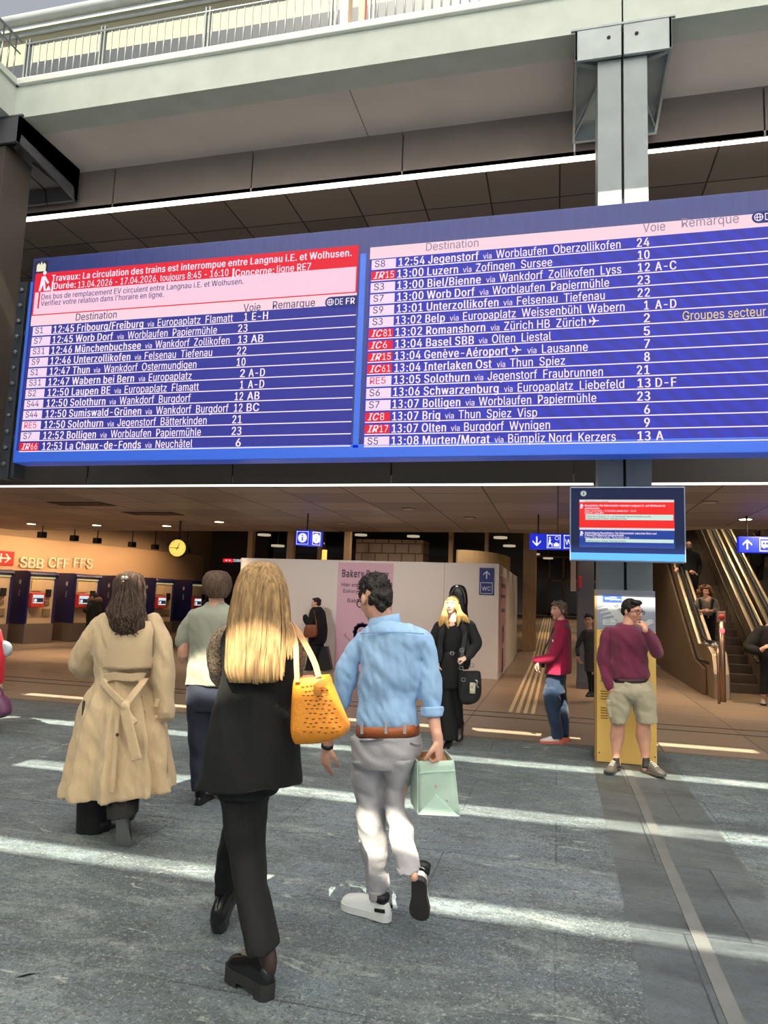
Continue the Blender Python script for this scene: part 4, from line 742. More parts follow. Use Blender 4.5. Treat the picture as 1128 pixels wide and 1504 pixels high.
# downlights and ceiling details
ZC = 3.23
def oncl(px, py): return gnd(px, py, ZC)
dl = [(46,769,'leftmost glowing downlight above the letters',1),(142,771,'glowing downlight above the second ticket machine',1),(245,772,'glowing downlight left of the clock',1),(322,766,'glowing downlight right of the clock',1),(1095,762,'glowing downlight above the bus sign',1),
      (690,760,'dim round downlight above the hoarding',0),(1042,737,'pale round ceiling plate above the escalators',0),(502,768,'dim downlight above the poster',0),(600,747,'large dim round vent plate in the ceiling',0)]
for px, py, lab, on in dl:
    p = oncl(px, py); t = thing('downlight', lab, 'light', p, 'recessed ceiling downlights')
    b = MB(); b.cyl(p-Vector((0,0,.012)),p,.13,24); obj('ring', b, mat('ring_dark', rgb(120,110,104), .4), t)
    b = MB(); b.cyl(p-Vector((0,0,.016)),p-Vector((0,0,.012)),.1,24); obj('lens', b, warm_emit if on else mat('lens_off', rgb(190,182,176), .4), t)
    if on: spot(p-Vector((0,0,.03)), p-Vector((0,0,2)), 150, 105, 'downlight_glow')
for px, py, e in ((110,962,420),(1000,1028,110),(460,1000,70),(640,1015,60),(790,1010,110),(815,950,140),(880,1015,60)):
    q = gnd(px,py); spot((q.x,q.y,3.15), (q.x,q.y,0), e, 70, 'ceiling_spot', col=(1,.62,.30))
b = MB()
for i, (px, py) in enumerate(((225,754),(120,740))):
    p = oncl(px, py); b = MB(); b.bb(p.x-.6,p.x+.6,p.y-.25,p.y+.25,ZC-.01,ZC)
    tag(obj('ceiling_vent', b, darker_m), ['dark rectangular vent in the ceiling left of the clock','dark rectangular vent in the ceiling nearer the board end'][i], 'vent')
for x in (-6,-3.2): spot((x,12.2,3.15), (x,15.3,.9), 150, 100, 'hoarding_fill', col=(1,.93,.88), blend=.9, rad=.1)  # added spots without fixtures, standing in for daylight on the hoarding front
for x in (-11,-6.5,-2.5,1.6,4.6):
    for y in (11.2,13.4): spot((x,y,3.15), (x,y,0), 42, 150, 'fill_flood', blend=.9, rad=.12)  # unseen wide floods added for general brightness under the lower ceiling
for x, y in ((3.4,12.6),(1.9,16.5)): spot((x,y,3.15), (x+.3,y+2,0), 90, 140, 'fill_flood', blend=.9, rad=.1)  # two more added floods to lift the dark escalator side
for x, y, z, e, a in ((-.5,17.2,3.9,45,80),(-.5,19.2,3.9,45,80),(-.5,21.2,3.9,45,80),(.2,24,4.2,170,110),(.8,29,4.2,260,110),(.5,35,4.2,320,110),(-4.5,18.4,4.2,120,140),(-2,18,4.2,90,130),(1.6,13.2,3.15,80,120),(1.7,17.5,4.2,150,120)): spot((x,y,z), (x,y,0), e, a, 'hall_fill')  # unseen spots added to brighten corridor, hoarding side, kiosk and escalator side
# ---------------------------------------------------------------- hoarding with posters
mb = MB(); mb.bb(-7.22,-1.22,15.3,15.42,0,2.44); mb.bb(-1.34,-1.22,15.42,22.5,0,2.44); struct('wall_hoarding', mb, hoard_m)
def poster(name, lab, P0, ux, w, h, items, fig):
    t = thing(name, lab, 'poster', P0); n = ux.cross(UZ)
    b = MB(); b.prism([P0,P0+ux*w,P0+ux*w+UZ*h,P0+UZ*h], n*.006); obj('sheet', b, pink_m, t)
    b = MB()
    for tx, x, z, hh, ww, bo in items: text(b, tx, P0+ux*x+UZ*z+n*.009, ux, UZ, hh, ww, bo, 0, 0)
    obj('poster_text', b, ink, t)
    b = MB(); c = P0+ux*fig[0]+UZ*fig[1]+n*.009; s = fig[2]
    def ring(cx_, cz_, r0, r1, a0=0, a1=2*math.pi, m=0):
        N = 28
        for k in range(N):
            p0 = a0+(a1-a0)*k/N; p1 = a0+(a1-a0)*(k+1)/N
            f_ = lambda a, r: c+ux*(cx_+r*math.cos(a))*s+UZ*(cz_+r*math.sin(a))*s
            b.quad(f_(p0,r0),f_(p1,r0),f_(p1,r1),f_(p0,r1),m)
    ring(0,0,.34,.52,-.5,math.pi+.5)
    for k in range(9):
        a = -.5+(math.pi+1)*k/8; ring(.46*math.cos(a),.46*math.sin(a),0,.15)
    ring(0,0,.30,.325,math.pi+.3,2*math.pi-.3); ring(0,-.02,.10,.125,math.pi+.3,2*math.pi-.3)
    for sx in (-1,1): ring(sx*.13,.06,.05,.07,.3,math.pi-.3)
    pts = [(-.45,-.95),(-.75,-.55),(-1.05,-.3)]
    for (x0_,z0_),(x1_,z1_) in zip(pts,pts[1:]): b.quad(c+ux*x0_*s+UZ*z0_*s, c+ux*x1_*s+UZ*z1_*s, c+ux*x1_*s+UZ*(z1_+.04)*s, c+ux*x0_*s+UZ*(z0_+.05)*s)
    for k in range(4): q = c+ux*-1.05*s+UZ*-.3*s; d = ux*(-.18+.05*k)+UZ*(.06+.05*k); b.quad(q, q+ux*.02*s, q+d*s*1.0+ux*.02*s, q+d*s)
    b.quad(c+ux*-.5*s+UZ*-1.9*s, c+ux*.5*s+UZ*-1.9*s, c+ux*.36*s+UZ*-.62*s, c+ux*-.36*s+UZ*-.62*s)
    obj('poster_drawing', b, mat('drawing_ink', rgb(70,56,104), .6), t)
    return t
px0 = onY(497,826,15.29); w_ = onY(578,830,15.29).x-px0.x
poster('bakery_poster', 'tall pink bakery poster on front of the white hoarding', Vector((px0.x,15.298,.03)), Vector((1,0,0)), w_, 2.36,
  [('Bakery Bakery',.10,2.03,.17,w_-.2,.07),('Hier entsteht eine',.10,1.82,.085,.9,.02),('Bakery Bakery',.14,1.68,.085,.75,.0),('Bald mehr!',.25,1.47,.085,.6,.02)], (.62,.82,.36))
poster('bakery_poster', 'second pink poster on the side face of the hoarding, seen at a slant', Vector((-1.216,15.65,.1)), Vector((0,1,0)), 1.9, 2.1,
  [('Bakery Bakery',.3,1.85,.12,1.3,.02),('Hier entsteht eine',.25,1.62,.09,1.4,.02),('Bald mehr!',.45,1.3,.09,.9,.02)], (.9,.75,.42))
def pictogram_arrow(b, c, ux, s, up=True, m=0):
    k = 1 if up else -1
    q = lambda x, z: c+ux*(x*s)+UZ*(z*s*k)
    for sx in (-1,1): b.add([q(0,.5),q(sx*.42,.08),q(sx*.42,-.1),q(0,.32)], [(0,1,2,3)], m, False)
    b.add([q(-.07,.4),q(-.07,-.5),q(.07,-.5),q(.07,.4)], [(0,1,2,3)], m, False)
sblue = mat('sign_deep_blue', rgb(40,58,130), .5); sglow = mat('sign_lit_blue', rgb(30,50,200), .4, emit=.75, ecol=rgb(26,44,214)); swhite = mat('sign_lit_white', (.9,.9,.9,1), .5, emit=.85, ecol=(.9,.92,1,1)); swh = mat('sign_flat_white', rgb(230,232,238), .5)
def frame2d(b, c, ux, w, h, th, m=0):
    for a in (((-w,-h),(w,-h+th)),((-w,h-th),(w,h)),((-w,-h),(-w+th,h)),((w-th,-h),(w,h))):
        (x0,z0),(x1,z1) = a; b.quad(c+ux*x0+UZ*z0,c+ux*x1+UZ*z0,c+ux*x1+UZ*z1,c+ux*x0+UZ*z1,m)
p0 = onY(704.5,834,15.29); p1 = onY(725,874,15.29); cx_ = (p0.x+p1.x)/2; cz_ = (p0.z+p1.z)/2; hw = (p1.x-p0.x)/2; hh = (p0.z-p1.z)/2
t = thing('toilet_sign', 'blue sign with white up arrow and WC on the hoarding', 'sign', (cx_,15.29,cz_))
b = MB(); b.bb(cx_-hw,cx_+hw,15.275,15.298,cz_-hh,cz_+hh); obj('plate', b, sblue, t)
b = MB(); c = Vector((cx_,15.272,cz_)); pictogram_arrow(b, c+UZ*hh*.5, UX, hw*1.1); text(b, 'WC', c+Vector((-hw*.62,0,-hh*.68)), UX, UZ, hh*.3, hw*1.24, .0, 0, 0); frame2d(b, c-UZ*hh*.5, UX, hw*.85, hh*.42, .012); obj('symbols', b, swh, t)
# hanging direction signs
def hang_sign(name, lab, pxa, pya, pxb, pyb, Y):
    a = onY(pxa,pya,Y); c = onY(pxb,pyb,Y); t = thing(name, lab, 'sign', ((a.x+c.x)/2,Y,(a.z+c.z)/2))
    b = MB(); b.bb(a.x,c.x,Y,Y+.12,c.z,a.z); obj('light_box', b, sglow, t, .01)
    b = MB()
    for x in (a.x+.15,c.x-.15): b.cyl((x,Y+.06,a.z),(x,Y+.06,ZC),.015,8)
    obj('hanger', b, dark_m, t); return t, a, c
t, a, c = hang_sign('direction_sign', 'lit blue sign with down arrow and waiting room symbol beside the monitor', 778,783.5,872,808,13.0)
h = a.z-c.z; zc = (a.z+c.z)/2; b = MB(); y = 12.994
pictogram_arrow(b, Vector((a.x+h*.45,y,zc)), UX, h*.62, False)
c2 = Vector((a.x+h*1.5,y,zc)); frame2d(b, c2, UX, h*.42, h*.42, .012)
def pic(pts): b.add([c2+UX*(x*h)+UZ*(z*h) for x,z in pts], [tuple(range(len(pts)))], 0, False)
b.add([c2+UX*h*(-.24+.06*math.cos(k))+UZ*h*(.24+.06*math.sin(k)) for k in (i*math.pi/5 for i in range(10))], [tuple(range(10))], 0, False)
pic([(-.32,-.1),(-.2,-.12),(-.16,.14),(-.28,.17)]); pic([(-.3,-.1),(-.08,-.1),(-.06,-.32),(-.12,-.32),(-.14,-.17),(-.3,-.17)]); pic([(-.34,-.32),(-.3,-.32),(-.26,-.1),(-.32,-.1)])
pic([(.0,-.32),(.34,-.32),(.34,-.12),(.24,-.12),(.24,-.06),(.1,-.06),(.1,-.12),(.0,-.12)])
for k in range(16):
    a0 = k*math.pi/8; a1 = a0+math.pi/8; f_ = lambda q, r: c2+UX*h*(.2+r*math.cos(q))+UZ*h*(.22+r*math.sin(q)); b.quad(f_(a0,.13),f_(a1,.13),f_(a1,.10),f_(a0,.10))
c3 = Vector((a.x+h*2.55,y,zc)); frame2d(b, c3, UX, h*.42, h*.42, .012); text(b, 'WC', c3-UX*h*.34-UZ*h*.18, UX, UZ, h*.34, h*.68, .01)
obj('symbols', b, swhite, t)
t, a, c = hang_sign('direction_sign', 'lit blue sign with up arrow and bus symbol at right edge', 1084.5,788,1190,813,13.0)
h = a.z-c.z; zc = (a.z+c.z)/2; b = MB(); pictogram_arrow(b, Vector((a.x+h*.5,y,zc)), UX, h*.62)
c2 = Vector((a.x+h*1.62,y,zc)); frame2d(b, c2, UX, h*.42, h*.42, .012)
pic([(-.3,-.16),(.3,-.16),(.3,.2),(.26,.24),(-.3,.24)]); 
obj('symbols', b, swhite, t)
b = MB(); y2 = y-.002
for x in (-.24,-.06,.12): b.quad(*[c2+UX*h*xx+UZ*h*zz-Vector((0,.002,0)) for xx,zz in ((x,.0),(x+.13,.0),(x+.13,.17),(x,.17))])
for x in (-.16,.16): b.add([c2+UX*h*(x+.1*math.cos(k))+UZ*h*(-.16+.1*math.sin(k))-Vector((0,.002,0)) for k in (i*math.pi/8 for i in range(16))], [tuple(range(16))], 0, False)
obj('bus_windows', b, sglow, t)
b = MB()
for x in (-.16,.16): b.add([c2+UX*h*(x+.065*math.cos(k))+UZ*h*(-.16+.065*math.sin(k))-Vector((0,.004,0)) for k in (i*math.pi/8 for i in range(16))], [tuple(range(16))], 0, False)
obj('bus_wheels', b, swhite, t)
a = onY(434.5,779,13.0); c = onY(461.5,801,13.0); zc = (a.z+c.z)/2; h = a.z-c.z; t = thing('information_sign', 'small lit blue information cube hanging from the ceiling', 'sign', ((a.x+c.x)/2,13,zc))
w1 = (c.x-a.x)*.75
b = MB(); q0 = Vector((a.x,13,c.z)); q1 = q0+UX*w1; q2 = q1+Vector((.17,.28,0)); q3 = q0+Vector((.17,.28,0)); b.prism([q0,q1,q2,q3], (0,0,h)); obj('light_box', b, sglow, t, .006)
b = MB()
for o_, ux in ((q0+UX*w1/2+UZ*h/2-Vector((0,.006,0)),UX),((q1+q2)/2+UZ*h/2+Vector((.006,-.004,0)),(q2-q1).normalized())):
    for k in range(24):
        a0 = k*math.pi/12; a1 = a0+math.pi/12; b.add([o_, o_+ux*h*.32*math.cos(a0)+UZ*h*.32*math.sin(a0), o_+ux*h*.32*math.cos(a1)+UZ*h*.32*math.sin(a1)], [(0,1,2)], 0, False)
    n_ = ux.cross(UZ)*.004
    for z0,z1 in ((-.2,.06),(.11,.2)): b.quad(o_-ux*h*.045+UZ*h*z0+n_,o_+ux*h*.045+UZ*h*z0+n_,o_+ux*h*.045+UZ*h*z1+n_,o_-ux*h*.045+UZ*h*z1+n_,1)
    frame2d(b, o_, ux, h*.42*(1 if ux is UX else .8), h*.44, .008)
obj('symbols', b, [swhite, sglow], t)
b = MB(); b.cyl((q0.x+.2,13.1,a.z),(q0.x+.2,13.1,ZC),.015,8); obj('hanger', b, dark_m, t)
# small lit red sign deep in the hall
a = onY(328,820.5,24.0); c = onY(372,826.5,24.0); t = thing('lit_sign', 'small red and white lit sign in the dark behind the clock', 'sign', (a.x,24,c.z))
b = MB(); w_ = c.x-a.x; b.bb(a.x,a.x+w_*.3,24,24.05,c.z,a.z); obj('red_box', b, mat('lit_red', rgb(230,30,40), .5, emit=1, ecol=rgb(240,30,40)), t)
b = MB(); text(b, 'SBB CFF', Vector((a.x+w_*.34,23.99,c.z+.02)), UX, UZ, (a.z-c.z)*.75, w_*.62, .02); 
for sx in (-1,1): b.add([Vector((a.x+w_*(.17+sx*.10),23.985,(a.z+c.z)/2)),Vector((a.x+w_*(.17+sx*.03),23.985,a.z-.03)),Vector((a.x+w_*(.17+sx*.03),23.985,c.z+.03))], [(0,1,2)], 0, False)
obj('lit_letters', b, swhite, t)
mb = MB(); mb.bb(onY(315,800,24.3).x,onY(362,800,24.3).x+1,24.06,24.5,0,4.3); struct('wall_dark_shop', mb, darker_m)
# posts, tiled kiosk, curved counter behind the hoarding
for px, wd, Y, lab in ((362,.16,19,'wood post above the left end of the hoarding'),(420,.2,19,'broad wood post left of the glowing lamp'),(465,.14,21,'wood post just behind the glowing lamp'),(504,.18,19,'wood post above the left part of the poster'),(658,.13,20,'slim wood post beside the curved panel'),(711,.11,20,'slim wood post in front of the curved panel'),(768,.42,23.2,'thick wood post at the far end of the hoarding')):
    x = xat(px, Y, 2.6); b = MB(); b.bb(x,x+wd,Y,Y+.2,0,4.3); tag(obj('wood_post', b, wood_post, None, .01), lab, 'post', 'wood posts behind the hoarding')
x0 = xat(522,21,2.8); x1 = xat(621,21,2.8)
b = MB(); b.bb(x0,x1,21,22,0,3.42); tag(obj('tiled_kiosk', b, tiles('beige_tiles', rgb(196,170,140), rgb(206,180,150), rgb(130,108,88), .42, .3, .02, .5, offset=.5, coord='xz', bump=0)), 'beige tiled block behind the hoarding above the poster', 'kiosk')
b = MB(); xa_ = xat(672,19,2.7); xb_ = xat(748,21.5,2.7); N = 14; out = []
for k in range(N+1):
    u = k/N; out.append(Vector((xa_+(xb_-xa_)*math.sin(u*math.pi/2), 19+3*(1-math.cos(u*math.pi/2)), 0)))
for q0, q1 in zip(out, out[1:]): b.prism([q0,q1,q1+Vector((-.05,.08,0)),q0+Vector((-.05,.08,0))], (0,0,3.0))
tag(obj('curved_screen', b, mat('cream_panel', rgb(234,206,160), .5)), 'curved cream partition rising behind the right of the hoarding', 'partition')
p = onY(476.5,815,18.9); t = thing('lamp', 'small glowing amber lamp seen above the hoarding', 'lamp', p)
b = MB(); b.cyl(p-UZ*.14,p+UZ*.14,.07,16); obj('lamp_shade', b, mat('amber_glow', rgb(250,200,110), .5, emit=1.4, ecol=rgb(255,190,90)), t)
b = MB(); b.cyl(p+UZ*.14,(p.x,p.y,4.31),.01,8); obj('cord', b, dark_m, t)
for px, py, Y in ((388,787,22),(408,803,22),(530,787,24),(607,789,24),(735,791,23),(748,803,25.5),(785,815,30),(805,821,32),(468,799,24)):
    p = onY(px, py, Y); t = thing('tube_lamp', 'small dim ceiling lamp in the hall behind the hoarding', 'light', p, 'dim lamps above the back hall')
    b = MB(); b.cyl(p,p+UZ*.06,.22,20); obj('lamp_shade', b, mat('dim_glow', rgb(230,220,200), .5, emit=.5, ecol=rgb(240,225,190)), t)
    b = MB(); b.cyl(p+UZ*.06,(p.x,p.y,4.3),.012,8); obj('cord', b, dark_m, t)
# corridor end: glazed dark partition with frames, dark pier, hanging white panel
xa_, xb_ = -1.2, 2.6
t = thing('glazed_partition', 'dark glazed partition with pale frames at the end of the corridor', 'partition', (.7,40,1.0))
b = MB(); b.bb(xa_,xb_,40.2,40.3,1.0,5.5); obj('glass', b, mat('dark_glass', rgb(70,60,50), .15), t)
for k in range(6):
    x = xa_+k*(xb_-xa_)/5; b = MB(); b.bb(x-.05,x+.05,40,40.2,1.0,5.2); obj('mullion', b, mat('partition_frame', rgb(176,150,118), .5), t)
for z in (1.05,2.9,4.2): b = MB(); b.bb(xa_,xb_,40,40.2,z,z+.12); obj('transom', b, mat('partition_frame', rgb(176,150,118), .5), t)
q = onY(848,1005,14.6); q2 = onY(873,1005,14.6)
b = MB(); b.bb(q.x,q2.x,14.6,15.2,0,3.23); b.bb(q.x-.01,q2.x+.01,14.59,15.21,0,.16); tag(obj('dark_pier', b, mat('pier_paint', rgb(72,74,86), .45), None, .01), 'dark blue grey pier left of the map stand', 'pier')
q = onY(849,864,14.55); b = MB(); b.bb(q.x,q.x+.07,14.55,14.59,q.z,q.z+.24); tag(obj('fire_call_box', b, mat('call_red', rgb(170,36,44), .5), None, .01), 'small red call box on the dark pier', 'call box')
q = onY(838,868,16.0); q2 = onY(846,832,16.0); b = MB(); b.bb(q.x,q2.x,16,16.1,q.z,3.4); tag(obj('hanging_panel', b, mat('panel_white', rgb(222,206,190), .5), None, .01), 'narrow white panel hanging beside the dark pier', 'panel')
# ---------------------------------------------------------------- escalators
TANE = math.tan(math.radians(30.5)); EY0, EY1 = 15.6, 25.5
def ez(y): return max(0, (y-EY0))*TANE
def balustrade(t, x, side):
    # inclined stainless balustrade: skirt, deck and handrail; x = centre line
    w = .14
    yb, ye = 14.3, EY1
    prof = [(yb,0),(yb-.0,.45),(yb+.15,.80),(yb+.5,.92),(EY0+.1,.92),(ye,ez(ye)+.92),(ye,0)]
    b = MB(); b.prism([(x-w,yy,z) for yy, z in prof], (2*w,0,0)); obj('balustrade', b, bronze, t, .015)
    b = MB()
    for s_ in (-1,1): b.tube([(x+s_*(w+.005),yb+.3,.62),(x+s_*(w+.005),EY0+.2,.62),(x+s_*(w+.005),ye,ez(ye)+.62)], .03, 8, None, False)
    obj('skirt_trim', b, mat('trim_dark_bronze', rgb(70,58,46), .35, .6), t)
    pts = [(yb+.25,.62),(yb+.05,.70),(yb-.04,.82),(yb+.05,.95),(yb+.3,1.0),(EY0-.1,1.0),(EY0+.25,1.06),(ye,ez(ye)+1.02)]
    b = MB(); b.tube([(x,yy,z) for yy, z in pts], .032, 12); obj('handrail', b, rubber, t)
    b = MB(); b.tube([(x-.06,yb+.5,.945),(x-.06,EY0+.1,.945),(x-.06,ye,ez(ye)+.95)], .016, 8, None, False); b.tube([(x+.06,yb+.5,.945),(x+.06,EY0+.1,.945),(x+.06,ye,ez(ye)+.95)], .016, 8, None, False); obj('rail_guide', b, chrome, t)
def escalator(x0, x1, lab):
    t = thing('escalator', lab, 'escalator', ((x0+x1)/2,EY0,0))
    balustrade(t, x0, -1); balustrade(t, x1, 1)
    b = MB(); b.bb(x0+.14,x1-.14,14.0,EY0-.3,0,.012); obj('landing_plate', b, mat('landing_steel', rgb(170,150,126), .35, .7), t)
    stp = mat('escalator_step', rgb(96,84,74), .45, .4); n = 34; d = (EY1-EY0)/n
    for k in range(n):
        yy = EY0+k*d; z = ez(yy+d); b = MB(); b.bb(x0+.15,x1-.15,yy,yy+d+.03,max(0,z-d*TANE-.03),z)
        for j in range(0): pass
        obj('step', b, stp, t)
    return t
EXA, EXB, EXC = 2.93, 4.22, 5.75
escalator(EXA, EXB-.18, 'left escalator carrying the bald man and the curly haired woman')
escalator(EXB+.18, EXC, 'right escalator behind the bus sign with a pair of legs on it')
mb = MB(); mb.prism([(2.72,14.9,0),(2.72,14.9,.5),(2.72,EY0+.2,.62),(2.72,EY1,ez(EY1)+.62),(2.72,EY1,0)], (.06,0,0)); struct('wall_escalator_side', mb, mat('escalator_cladding', rgb(118,100,82), .45, .1))
mb = MB(); mb.bb(2.6,9,EY1,EY1+.2,0,ez(EY1)); struct('wall_escalator_end', mb, dark_m)
mb = MB(); mb.quad((2.6,EY1,ez(EY1)),(9,EY1,ez(EY1)),(9,41,ez(EY1)),(2.6,41,ez(EY1))); struct('floor_upper', mb, granite)
for p, e in (((3.4,18.5,5.8),200),((5.2,21,6.4),200),((3.4,23,6.5),180),((4.4,16.2,4.6),160)): spot(p, (p[0],p[1],0), e, 120, 'upper_glow', col=(1,.78,.5))
# bollard with a red light and slim sensor post
p = gnd(1062,1031); t = thing('sensor_post', 'slim steel post with a glowing red light before the escalator', 'post', p)
b = MB(); b.cyl(p,p+UZ*1.42,.052,20); obj('tube', b, mat('post_steel', rgb(150,124,106), .3, .8), t)
b = MB(); b.box(p+UZ*1.50,(.13,.09,.2)); obj('head_plate', b, mat('head_grey', rgb(150,120,112), .4, .3), t, .01)
b = MB(); b.cyl(p+UZ*1.50-Vector((0,.045,0)),p+UZ*1.50-Vector((0,.06,0)),.05,20); obj('no_entry_disc', b, mat('disc_red', rgb(170,50,46), .5), t)
b = MB(); b.ell(p+UZ*1.255-Vector((0,.05,0)),(.045,.02,.045)); obj('red_light', b, mat('red_glow', (1,.05,.05,1), .5, emit=6, ecol=(1,.04,.05,1)), t)
q = gnd(1056,1034); b = MB(); b.cyl(q,q+UZ*1.0,.022,12); 
t2 = thing('slim_post', 'thin steel post beside the red light post', 'post', q); obj('tube', b, mat('post_steel', rgb(150,124,106), .3, .8), t2)
b = MB(); b.tube([q+UZ*.98,q+UZ*1.03+Vector((-.04,0,0)),q+UZ*1.0+Vector((-.09,0,0))],.03,10); obj('sensor_cap', b, chrome, t2)
# ---------------------------------------------------------------- people: tools
def catmull(K, sub=4):
    out = []; n = len(K)
    for i in range(n-1):
        p0, p1, p2, p3 = K[max(i-1,0)], K[i], K[i+1], K[min(i+2,n-1)]
        for j in range(sub):
            t = j/sub; out.append(tuple(.5*(2*b+(c-a)*t+(2*a-5*b+4*c-d)*t*t+(3*b-a-3*c+d)*t**3) for a,b,c,d in zip(p0,p1,p2,p3)))
    out.append(tuple(K[-1])); return out
def remesh(mb, voxel=.007, smooth=4, wr=None):
    me = mb.mesh('soft'); o = bpy.data.objects.new('soft', me); COL.objects.link(o)
    r = o.modifiers.new('r','REMESH'); r.mode = 'VOXEL'; r.voxel_size = voxel; r.use_smooth_shade = True
    if smooth: s = o.modifiers.new('s','SMOOTH'); s.factor = .5; s.iterations = smooth
    dg = bpy.context.evaluated_depsgraph_get(); out = bpy.data.meshes.new_from_object(o.evaluated_get(dg)); bpy.data.objects.remove(o); bpy.data.meshes.remove(me)
    if wr:
        for amp, fx, fz in (wr if isinstance(wr[0], tuple) else [wr]):
            out.update(); nn = [v.normal.copy() for v in out.vertices]
            for v, n in zip(out.vertices, nn):
                c = v.co; q = noise.noise(Vector((c.x*fx+c.z*fz*.35, c.y*fx, c.z*fz+c.x*fx*.25))); v.co = c+n*amp*(q if q > 0 else q*1.6)
    out.polygons.foreach_set('use_smooth', [True]*len(out.polygons)); return out
class Fig:
    def __init__(s, label, Y, foot, crop, vox=.008, name='person', group=None):
        s.Y = Y; s.crop = crop; s.vox = vox; f = s.c(*foot); s.root = thing(name, label, 'person', (f.x, Y, max(0,0)), group); s.body = MB()
        a = s.c(0,0); b = s.c(100,0); s.m = (b-a).length/100
    def c(s, zx, zy, dy=0): x0, y0, k = s.crop; return onY(x0+zx/k, y0+zy/k, s.Y+dy)
    def use(s, crop):
        s.crop = crop; a = s.c(0,0); b = s.c(100,0); s.m = (b-a).length/100
    def rows(s, mb, R, n=40, sub=4, fold=None, ex=2.3, caps=True, m=None, arc=None):
        R = [tuple(r)+(0,)*(5-len(r)) for r in R]; R = catmull(R, sub); rings = []; N = len(R)
        for i, (zy, xl, xr, d, dy) in enumerate(R):
            a, b = s.c(xl,zy,dy), s.c(xr,zy,dy); ce = (a+b)/2; hx = (b-a)/2; ring = []
            for j in range(n):
                th = 2*math.pi*j/n; ct, st = math.cos(th), math.sin(th)
                px = math.copysign(abs(ct)**(2/ex), ct); py = math.copysign(abs(st)**(2/ex), st); k = 1+(fold(th, i/(N-1)) if fold else 0)
                ring.append(ce+hx*px*k+Vector((0,d*py*k,0)))
            rings.append(ring)
        mb.loft(rings, m, caps)
    def limb(s, mb, L, n=16, m=None, sub=4):
        L = [tuple(l) for l in L]; L = catmull(L, sub) if sub > 1 else L
        mb.tube([s.c(a,b,dy) for a,b,dy,r in L], [max(.003,r*s.m) for a,b,dy,r in L], n, m)
    def core(s, mb, L, K=.58): s.limb(mb, [(a,b,d,r*K) for a,b,d,r in L])
    def part(s, name, mb, mats, vox=None, smooth=4, wr=None, soft=True, parent=None, label=None):
        par = parent or s.root
        if soft:
            me = remesh(mb, vox or s.vox, smooth, wr); off = origin(par)
            for v in me.vertices: v.co -= off
            me.name = name; o = link(name, me, mats, par)
        else: o = obj(name, mb, mats, par)
        if label: o['label'] = label
        return o
def frame_of(fwd, roll=0, pitch=0):
    f = Vector((fwd[0],fwd[1],0)).normalized(); f = (f*math.cos(pitch)+UZ*math.sin(pitch)); r = f.cross(UZ).normalized(); u = r.cross(f)
    if roll: q = Matrix.Rotation(roll, 3, f); r = q@r; u = q@u
    return Matrix((r, f, u)).transposed()            # x right of the person, y forward, z up
def head(F, mb, c, h, fwd, pitch=0, roll=0, neck=None, face=True, skin=None, brow=None, lips=True, eyes=True, man=False):
    M = frame_of(fwd, roll, pitch); c = Vector(c)
    E = lambda p, r: mb.ell(c+M@(Vector(p)*h), (r[0]*h,r[1]*h,r[2]*h), M)
    E((0,-.06,.12),(.33,.41,.37)); E((0,.10,-.08),(.285,.31,.34)); E((0,.13,-.28),(.215 if man else .19,.22,.17)); E((0,.27,-.41),(.10 if man else .085,.10,.08))
    E((0,.30,.12),(.24,.10,.10)); E((-.15,.26,-.10),(.11,.11,.12)); E((.15,.26,-.10),(.11,.11,.12))
    mb.tube([c+M@(Vector(p)*h) for p in ((0,.385,.08),(0,.43,-.03),(0,.47,-.12))],[.03*h,.04*h,.055*h],10); E((-.05,.41,-.14),(.04,.05,.035)); E((.05,.41,-.14),(.04,.05,.035))
    E((0,.375,-.26),(.10,.05,.05))
    for sx in (-1,1): E((sx*.335,-.04,-.03),(.035,.085,.125))
    if neck: mb.tube([c+M@Vector((0,-.08*h,-.2*h)), neck[0]],[.23*h*(1.1 if man else .85), neck[1]],14)
    if face:
        k = []
        if eyes:
            for sx in (-1,1):
                b = MB(); p = c+M@(Vector((sx*.135,.362,.015))*h); b.ell(p,(.055*h,.035*h,.030*h),M,0,12,8); b.ell(p+M@Vector((0,.022*h,0)),(.022*h,.018*h,.024*h),M,1,10,6); b.ell(p+M@Vector((0,.002*h,.026*h)),(.064*h,.036*h,.014*h),M,2,12,6)
                obj('eye', b, [mat('eye_white', rgb(226,220,214), .3), mat('eye_iris', rgb(60,46,38), .2), brow or mat('lash', rgb(70,48,40), .7)], F.root)
            for sx in (-1,1):
                b = MB(); b.tube([c+M@(Vector(p)*h) for p in ((sx*.06,.405,.105),(sx*.14,.395,.135),(sx*.22,.33,.11))],[.014*h,.016*h,.008*h],8); obj('eyebrow', b, brow or mat('lash', rgb(70,48,40), .7), F.root)
        if lips:
            b = MB(); b.tube([c+M@(Vector(p)*h) for p in ((-.10,.375,-.258),(-.03,.428,-.245),(0,.424,-.250),(.03,.428,-.245),(.10,.375,-.258))],[.008*h,.018*h,.016*h,.018*h,.008*h],8)
            b.tube([c+M@(Vector(p)*h) for p in ((-.09,.375,-.268),(0,.422,-.285),(.09,.375,-.268))],[.008*h,.024*h,.008*h],8); obj('lips', b, mat('lip_pink', rgb(176,104,96), .45), F.root)
    return M
